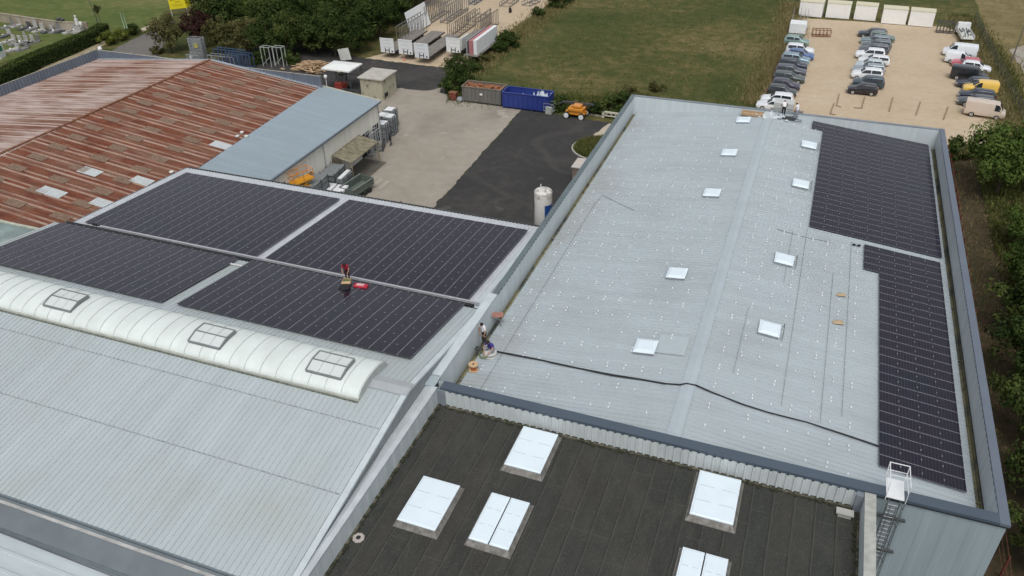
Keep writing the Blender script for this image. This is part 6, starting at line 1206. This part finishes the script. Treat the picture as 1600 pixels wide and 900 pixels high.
# ---- lift platform behind the far parapet of the hall, pallets on the roof
t = empty('platform_lift', (-2.3, 80.9, 0), 0, 'raised lift platform with a white wrapped load, behind the far parapet', 'lift'); b = MB(); b.box(-1.2, -.6, 11.0, 1.9, 1.3, 11.15); part(b, 'platform', mat('brown_deck', (.16, .11, .08), .8, 0, .2), t); b = MB()
for z0 in range(0, 10, 2):
    for s in (-.4, 1.1): b.beam((-1.1, s, .8+z0), (1.7, s, 2.8+z0), .14); b.beam((1.7, s, .8+z0), (-1.1, s, 2.8+z0), .14)
part(b, 'scissor_arms', STEEL, t); b = MB(); b.box(-1.2, -.6, .2, 1.8, 1.3, .9); part(b, 'base', STEEL, t); b = MB()
for x in (-1.2, .6, 1.9): b.beam((x, -.55, 11.1), (x, -.55, 11.9), .05)
b.beam((-1.2, -.55, 11.9), (1.9, -.55, 11.9), .05); part(b, 'guard_rail', GALV, t)
b = MB(); b.box(-3.25, 80.6, 11.2, -1.35, 81.9, 12.35); t2 = empty('wrapped_load', label='white wrapped load of panels on the lift platform', cat='pallet load'); b.build('panels', mat('wrapped_panels', (.50, .52, .50), .4, 0, .05), t2); b = MB(); b.box(-3.35, 80.55, 11.15, -1.25, 81.95, 11.22); b.build('pallet', WOODM, t2)
bx_ = HP_(1181, 178, .15); t = empty('timber_tray', (bx_.x, 78.35, bx_.z-.1), 0, 'shallow timber tray lying at the far parapet of the hall', 'tray'); b = MB(); b.box(-1.35, -.4, 0, 1.2, .45, .06); b.box(-1.35, -.4, .06, 1.2, -.33, .22); b.box(-1.35, .38, .06, 1.2, .45, .22); b.box(-1.35, -.33, .06, -1.28, .38, .22); b.box(1.13, -.33, .06, 1.2, .38, .22); part(b, 'tray', WOODM, t)
p = HP_(1205, 182, .3); t = empty('clear_film_heap', (p.x, 78.2, hz(p.x)), 0, 'heap of clear plastic film and fittings left of the two workers', 'plastic film'); b = MB(); rg = random.Random(3)
for k in range(40): x, y = rg.gauss(0, .7), rg.gauss(0, .3); s = rg.uniform(.1, .3); b.add([(x-s, y-s*.5, .06), (x+s, y-s*.2, .06), (x, y+s, .06), (x+rg.gauss(0, .1), y, rg.uniform(.1, .5))], [(0, 1, 3), (1, 2, 3), (2, 0, 3)])
part(b, 'film', mat('clear_film', (.55, .60, .62), .25, 0, .15, 5), t)
p = HP_(1232, 184, .3); t = empty('fittings_heap', (p.x-.2, 78.3, hz(p.x)), 0, 'dark heap of rails and cables between the two workers', 'rail heap'); b = MB()
for k in range(22): a = rg.gauss(0, .4); x, y = rg.gauss(0, .5), rg.gauss(0, .25); b.beam((x-math.cos(a)*.5, y-math.sin(a)*.3, .08+rg.random()*.2), (x+math.cos(a)*.5, y+math.sin(a)*.3, .08+rg.random()*.25), .05)
part(b, 'rails', STEEL, t)

# ---- things on the roofs: cable, reels, trestle, cardboard
def htop(p, dz=.08): return (p.x, p.y, hz(p.x) + dz)
cp = [(774, 549), (800, 554), (850, 564), (900, 575), (960, 587), (1000, 593), (1040, 600), (1062, 602), (1072, 600), (1088, 603), (1110, 613), (1160, 632), (1200, 645), (1260, 660), (1320, 680), (1373, 698)]
b = MB()
for off, r_ in ((0, .028), (.05, .022), (-.05, .022)):
    if off and off < 0: pts_ = [htop(HP_(u, v, .08)) for u, v in cp[:7]]
    else: pts_ = [htop(HP_(u, v, .08)) for u, v in cp]
    b.tube([(x, y + off + random.uniform(-.02, .02), z + .02) for x, y, z in pts_], r_, 6)
tag(b.build('black_cable', BLACK), 'thick black cable bundle lying across the large hall roof', 'cable')
WLR = mat('reel_wood', (.52, .36, .21), .8, 0, .12, 5); 
def reel(u, v, r, h, m1, m2, label, tilt=0, onx=None):
    p = HP_(u, v, .1); t = empty('cable_reel', htop(p, .05), 0, label, 'cable reel', 'cable reels on the hall roof'); t.rotation_euler = (R(tilt), 0, 0)
    b = MB(); b.lathe([(r, 0), (r, .05)], (0, 0, 0), 20); part(b, 'flange', m1, t); b = MB(); b.lathe([(r, h), (r, h+.05)], (0, 0, 0), 20); fl = part(b, 'flange', m1, t); b = MB(); b.lathe([(.07, h+.052), (.07, h+.055)], (0, 0, 0), 10); b.build('hole', BLACK).parent = fl
    b = MB(); b.lathe([(r*.62, .05), (r*.62, h)], (0, 0, 0), 16); part(b, 'wound_cable', m2, t)
reel(740, 577, .30, .42, WLR, mat('orange_wire', (.42, .13, .06), .6), 'small wooden reel of orange wire nearest the front parapet'); reel(766, 554, .42, .20, WHITED, BLACK, 'flat reel of black cable right in front of the crouching worker')
b = MB(); p = HP_(757, 555, .1); q = htop(p, .1); b.tube([(q[0] + .34*math.cos(a), q[1] + .34*math.sin(a), q[2] + .02*k/10) for k, a in enumerate([i*.35 for i in range(60)])], .03, 5); tag(b.build('green_hose_coil', mat('green_hose', (.16, .20, .08), .6)), 'coil of green hose between the gutter and the black reel', 'hose')
b = MB(); p = HP_(752, 547, .1); q = htop(p, .08)
for k in range(16): a = random.uniform(0, 6.28); b.beam((q[0]+random.gauss(0, .35), q[1]+random.gauss(0, .2), q[2]+random.random()*.12), (q[0]+random.gauss(0, .45), q[1]+random.gauss(0, .25), q[2]+random.random()*.15), .05)
tag(b.build('tool_heap', STEEL), 'dark heap of tools and offcuts in the gutter beside the crouching worker', 'tools')
p = HP_(778, 496, .6); p = Vector((p.x, p.y, hz(p.x))); t = empty('folding_trestle', (p.x, p.y, p.z + .05), R(20), label='folding trestle table with reddish top beside the left parapet', cat='trestle'); t.scale = (.72, .72, .9); b = MB(); b.box(-.5, -.35, .82, .5, .35, .88); part(b, 'top', mat('reddish_board', (.36, .17, .13), .7, 0, .2, 5), t)
for (x, y, X_1, Y_1) in ((-.45, -.3, .35, -.3), (.35, -.3, -.45, -.3), (-.45, .3, .35, .3), (.35, .3, -.45, .3)): b = MB(); b.beam((x, y, 0), (X_1, Y_1, .82), .045); part(b, 'leg', STEEL if y < 0 else ALU, t)
b = MB(); b.tube([(-.7, .1, .9), (-.8, .15, 1.3), (-.5, .2, 1.35)], .03); part(b, 'handle', BLACK, t)
for (u, v, s, lab) in ((1314, 461, .32, 'torn brown cardboard on the right roof slope, farther piece'), (1309, 504, .36, 'torn brown cardboard on the right roof slope, nearer piece')):
    p = HP_(u, v, .05); q = htop(p, .08); t = empty('torn_cardboard', q, R(15), lab, 'cardboard', 'torn cardboard on the hall roof'); b = MB(); b.add([(-s, -s*.5, 0), (s, -s*.7, .02), (s*.8, s*.5, .05), (-s*.9, s*.4, .02), (0, -s*.1, s*.5), (s*.4, s*.1, s*.35)], [(0, 1, 4), (1, 2, 5), (1, 5, 4), (2, 3, 4, 5), (3, 0, 4)]); part(b, 'sheet', mat('brown_card', (.42, .32, .20), .85, 0, .1, 8), t)
p = HP_(1338, 384, .06); t = empty('connector_pair', htop(p, .08), 0, 'pair of small black connectors in the gap between the hall arrays', 'connector'); b = MB(); b.box(-.28, -.06, 0, -.08, .06, .1); b.box(.08, -.06, 0, .28, .06, .1); b.beam((-.1, 0, .04), (.1, 0, .04), .03); part(b, 'plugs', BLACK, t)
p = G(168, 350, 11.4); b = MB(); b.box(-.4, 0, 0, 0, .15, .12); b.box(.3, 0, 0, .8, .15, .1); t = b.build('junction_boxes', BLACK); t.location = (-52.2, 40.9, sz(40.9)+.12); tag(t, 'two black junction boxes at the left end of the valley gutter', 'junction box')
# box of parts, red bag and black case beside the worker in red
RY_ = 39.0; zr = wz(38.6)
p = G(549, 437, 11.5); bxp = (p.x, p.y)
t = empty('cardboard_box', (p.x, 39.05, wz(39.05)+.14), R(20), 'open cardboard box of parts at the feet of the worker in red', 'box'); b = MB(); b.box(-.28, -.22, 0, .28, .22, .03)
for (x0, y0, x1, y1) in ((-.28, -.22, .28, -.19), (-.28, .19, .28, .22), (-.28, -.19, -.25, .19), (.25, -.19, .28, .19)): b.box(x0, y0, .03, x1, y1, .34)
b.add([(-.28, -.22, .34), (.28, -.22, .34), (.33, -.42, .26), (-.33, -.42, .26)], [(0, 1, 2, 3)]); part(b, 'carton', WOODM, t); b = MB(); b.box(-.2, -.15, .03, .2, .15, .26); part(b, 'green_parts', mat('green_parts', (.06, .14, .05), .7, 0, .3, 9), t)
t = empty('red_tool_bag', (p.x + 1.15, 38.95, wz(38.95)+.14), R(8), 'open bright red tool bag beside the worker in red', 'bag'); b = MB(); b.box(-.5, -.22, 0, .5, .22, .2); part(b, 'bag', mat('red_fabric', (.42, .02, .04), .6, 0, .1), t, bevel=.06); b = MB(); b.box(-.28, -.13, .2, .25, .1, .25); part(b, 'contents', mat('pale_contents', (.6, .35, .36), .6), t)
t = empty('black_case', (p.x + .35, 38.2, wz(38.2)+.23), R(10), 'black case lying open in front of the red tool bag', 'case'); b = MB(); b.box(-.35, -.25, 0, .35, .25, .15); part(b, 'case', BLACK, t, bevel=.03); b = MB(); b.beam((-.12, -.27, .08), (.12, -.27, .08), .03); part(b, 'handle', STEEL, t)

# ================================================================== PEOPLE
SKIN = mat('skin', (.42, .25, .17), .6, 0, .03); HAIR = mat('dark_hair', (.02, .014, .01), .8, 0, .2)
def person(loc, rz, label, shirt, trousers, pose, hat=None, shoe=(.02, .02, .02), scale=1.0):
    """one skinned body grown from a skeleton; hair is its child"""
    J = {'pelvis': (0, 0, .95), 'waist': (0, .0, 1.08), 'chest': (0, .01, 1.30), 'neck': (0, .0, 1.48), 'neck2': (0, .01, 1.55), 'head': (0, .02, 1.64), 'crown': (0, .01, 1.74),
         'shl': (-.19, 0, 1.42), 'ell': (-.27, .02, 1.13), 'wrl': (-.27, .12, .89), 'hal': (-.26, .17, .82), 'shr': (.19, 0, 1.42), 'elr': (.27, .02, 1.13), 'wrr': (.27, .12, .89), 'har': (.26, .17, .82),
         'hil': (-.10, 0, .90), 'knl': (-.11, .03, .50), 'anl': (-.12, 0, .09), 'tol': (-.13, .17, .04), 'hir': (.10, 0, .90), 'knr': (.11, .03, .50), 'anr': (.12, 0, .09), 'tor': (.13, .17, .04)}
    J.update(pose)
    E = [('pelvis', 'waist'), ('waist', 'chest'), ('chest', 'neck'), ('neck', 'neck2'), ('neck2', 'head'), ('head', 'crown'), ('chest', 'shl'), ('shl', 'ell'), ('ell', 'wrl'), ('wrl', 'hal'), ('chest', 'shr'), ('shr', 'elr'), ('elr', 'wrr'), ('wrr', 'har'),
         ('pelvis', 'hil'), ('hil', 'knl'), ('knl', 'anl'), ('anl', 'tol'), ('pelvis', 'hir'), ('hir', 'knr'), ('knr', 'anr'), ('anr', 'tor')]
    rad = {'pelvis': .15, 'waist': .13, 'chest': .155, 'neck': .07, 'neck2': .055, 'head': .098, 'crown': .07, 'shl': .075, 'shr': .075, 'ell': .048, 'elr': .048, 'wrl': .034, 'wrr': .034, 'hal': .036, 'har': .036, 'hil': .105, 'hir': .105, 'knl': .068, 'knr': .068, 'anl': .045, 'anr': .045, 'tol': .04, 'tor': .04}
    lab = {'pelvis': 1, 'waist': 0, 'chest': 0, 'neck': 0, 'neck2': 2, 'head': 2, 'crown': 2, 'shl': 0, 'shr': 0, 'ell': 2, 'elr': 2, 'wrl': 2, 'wrr': 2, 'hal': 2, 'har': 2, 'hil': 1, 'hir': 1, 'knl': 1, 'knr': 1, 'anl': 1, 'anr': 1, 'tol': 3, 'tor': 3}
    names = list(J); V = [Vector(J[k]) for k in names]; Rr = [rad[k] for k in names]; Lb = [lab[k] for k in names]; Ed = [(names.index(a), names.index(c)) for a, c in E]
    for s in ('l', 'r'):                                 # five fingers, the thumb from the side of the palm
        w0, h0 = Vector(J['wr' + s]), Vector(J['ha' + s]); d = (h0 - w0).normalized(); sd = d.cross(Vector((0, 0, 1)) if abs(d.z) < .9 else Vector((1, 0, 0))).normalized(); nn = d.cross(sd)
        hi = names.index('ha' + s)
        for k, (o_, l_) in enumerate(((-.030, .060), (-.010, .075), (.010, .070), (.030, .055))):
            a = h0 + sd*o_ + d*.035; c = a + d*l_*.6; e = c + (d*.7 + nn*.5)*l_*.5
            i0 = len(V); V += [a, c, e]; Rr += [.011, .010, .008]; Lb += [2, 2, 2]; Ed += [(hi, i0), (i0, i0+1), (i0+1, i0+2)]
        wi = names.index('wr' + s); a = w0.lerp(h0, .45) + sd*.045; c = a + (sd*.6 + d)*.035; i0 = len(V); V += [a, c]; Rr += [.013, .010]; Lb += [2, 2]; Ed += [(wi, i0), (i0, i0+1)]
    me = bpy.data.meshes.new('person_skeleton'); me.from_pydata([tuple(v) for v in V], Ed, []); o = bpy.data.objects.new('person', me); col.objects.link(o)
    sk = o.modifiers.new('skin', 'SKIN'); sk.use_smooth_shade = True
    for i, r_ in enumerate(Rr): me.skin_vertices[0].data[i].radius = (r_, r_); me.skin_vertices[0].data[i].use_root = (i == 0)
    sb = o.modifiers.new('sub', 'SUBSURF'); sb.levels = 1; sb.render_levels = 1
    dg = bpy.context.evaluated_depsgraph_get(); dg.update(); nm = bpy.data.meshes.new_from_object(o.evaluated_get(dg)); o.modifiers.clear(); o.data = nm
    nm.materials.clear()
    for m_ in (shirt, trousers, SKIN, mat('shoe', shoe, .7, 0, 0)): nm.materials.append(m_)
    for p_ in nm.polygons:
        c = p_.center; best = min(range(len(V)), key=lambda i: (V[i] - c).length - Rr[i]*.6); p_.material_index = Lb[best]; p_.use_smooth = True
    o.location = loc; o.rotation_euler = (0, 0, rz); o.scale = (scale,)*3; tag(o, label, 'person')
    hd = Vector(J['head']); up = (Vector(J['crown']) - Vector(J['neck2'])).normalized(); fw = Vector((0, 1, 0)); fw = (fw - up*fw.dot(up)).normalized(); rt_ = fw.cross(up); T = Matrix((( *[rt_[0]], fw[0], up[0], hd.x), (rt_[1], fw[1], up[1], hd.y), (rt_[2], fw[2], up[2], hd.z), (0, 0, 0, 1)))
    b = MB(); n_ = 14; vs = []; fs = []
    for i in range(7):
        ph = R(8 + i * 15)
        for k in range(n_): a = 2*math.pi*k/n_; r_ = .112 * math.sin(ph); z = .115*math.cos(ph) + .025; z -= .05 * max(0, math.sin(a - math.pi)) * math.sin(ph); vs.append(T @ Vector((r_*math.cos(a), r_*math.sin(a) - .012, z)))
    for i in range(6):
        for k in range(n_): fs.append((i*n_+k, i*n_+(k+1) % n_, (i+1)*n_+(k+1) % n_, (i+1)*n_+k))
    fs.append(tuple(range(n_))); b.add(vs, fs); h = b.build('hair' if not hat else 'cap', hat or HAIR, o, smooth=True)
    b = MB(); b.add([T @ Vector(q) for q in [(-.018, .092, -.03), (.018, .092, -.03), (0, .128, -.022), (0, .095, .02)]], [(0, 1, 2), (1, 3, 2), (3, 0, 2)])
    b.build('nose', SKIN, o); b = MB()
    for s in (-1, 1): b.box(s*.036-.012, .086, .005, s*.036+.012, .098, .018, T=T)
    b.build('eyes', HAIR, o); return o
RED = mat('red_shirt', (.30, .012, .035), .8, 0, .1); DRED = mat('dark_red_trousers', (.035, .006, .012), .85, 0, .1); WSH = mat('white_shirt', (.74, .74, .76), .8, 0, .04); BLK = mat('black_trousers', (.015, .015, .018), .85, 0, .1); PUR = mat('purple_shirt', (.055, .035, .24), .8, 0, .1); JNS = mat('grey_shorts', (.30, .32, .36), .85, 0, .08); NAV = mat('dark_work_clothes', (.022, .025, .035), .85, 0, .1)
bend = {'waist': (0, .05, 1.06), 'chest': (0, .20, 1.22), 'neck': (0, .33, 1.33), 'neck2': (0, .38, 1.36), 'head': (0, .46, 1.38), 'crown': (0, .54, 1.42), 'shl': (-.19, .28, 1.28), 'shr': (.19, .28, 1.28), 'ell': (-.25, .36, 1.02), 'elr': (.26, .36, 1.02), 'wrl': (-.18, .48, .82), 'wrr': (.20, .47, .80), 'hal': (-.15, .53, .76), 'har': (.17, .52, .74)}
person((p.x - .0 + .0, 40.35, sz(40.35) + .2), R(200), 'worker in red shirt and dark red trousers bending over a cardboard box', RED, DRED, {}, None) if False else None
px_ = G(552, 430, 11.2).x
person((px_ + .15, 39.65, wz(39.3) - .02), R(190), 'worker in red shirt and dark trousers bending down between the solar arrays', RED, DRED, {k: ((v[0], v[1]*.55, v[2] + (.13 if v[2] > 1.1 else .05))) for k, v in bend.items()})
wp = HP_(757, 537, .1)
person((wp.x, wp.y, hz(wp.x) + .03), R(150), 'worker in white shirt and black trousers standing in the gutter by the parapet', WSH, BLK, {k: ((v[0]*1.1, v[1]*.3, v[2] + (.2 if v[2] > 1.1 else .08))) for k, v in bend.items()}, scale=1.06)
cr_ = {'pelvis': (0, -.12, .36), 'waist': (0, -.04, .50), 'chest': (0, .12, .70), 'neck': (0, .22, .86), 'neck2': (0, .26, .92), 'head': (0, .32, .99), 'crown': (0, .36, 1.08), 'shl': (-.19, .16, .80), 'shr': (.19, .16, .80), 'ell': (-.27, .28, .56), 'elr': (.27, .28, .56), 'wrl': (-.16, .46, .40), 'wrr': (.16, .46, .38), 'hal': (-.11, .52, .34), 'har': (.11, .52, .32),
       'hil': (-.12, -.10, .32), 'hir': (.12, -.10, .32), 'knl': (-.24, .28, .46), 'knr': (.24, .28, .46), 'anl': (-.18, .05, .09), 'anr': (.18, .05, .09), 'tol': (-.22, .22, .04), 'tor': (.22, .22, .04)}
cpz = HP_(767, 548, .3); person((cpz.x, cpz.y + .05, hz(cpz.x) + .05), R(170), 'worker in purple shirt crouching over the black cable reel', PUR, JNS, cr_, scale=1.15)
q = HP_(1222, 186, .1); person((q.x, 78.75, hz(q.x) + .05), R(6), 'worker in white shirt and black trousers leaning over the far parapet', WSH, BLK, {**bend, 'ell': (-.32, .26, 1.1), 'elr': (.32, .26, 1.1)})
q = HP_(1244, 186, .1); person((q.x, 78.7, hz(q.x) + .05), R(60), 'worker in white shirt and pale trousers beside the lift platform', WSH, JNS, {k: (v[0], v[1]*.4, v[2] + (.14 if v[2] > 1.1 else .05)) for k, v in bend.items()})
q = G(611, 228); person((q.x, q.y, .02), R(-30), 'person in dark work clothes walking beside the silver tray stacks', NAV, NAV, {'knl': (-.1, .14, .5), 'anl': (-.1, .12, .09), 'tol': (-.1, .29, .04), 'anr': (.1, -.22, .12), 'tor': (.1, -.06, .04), 'knr': (.1, -.02, .5)})
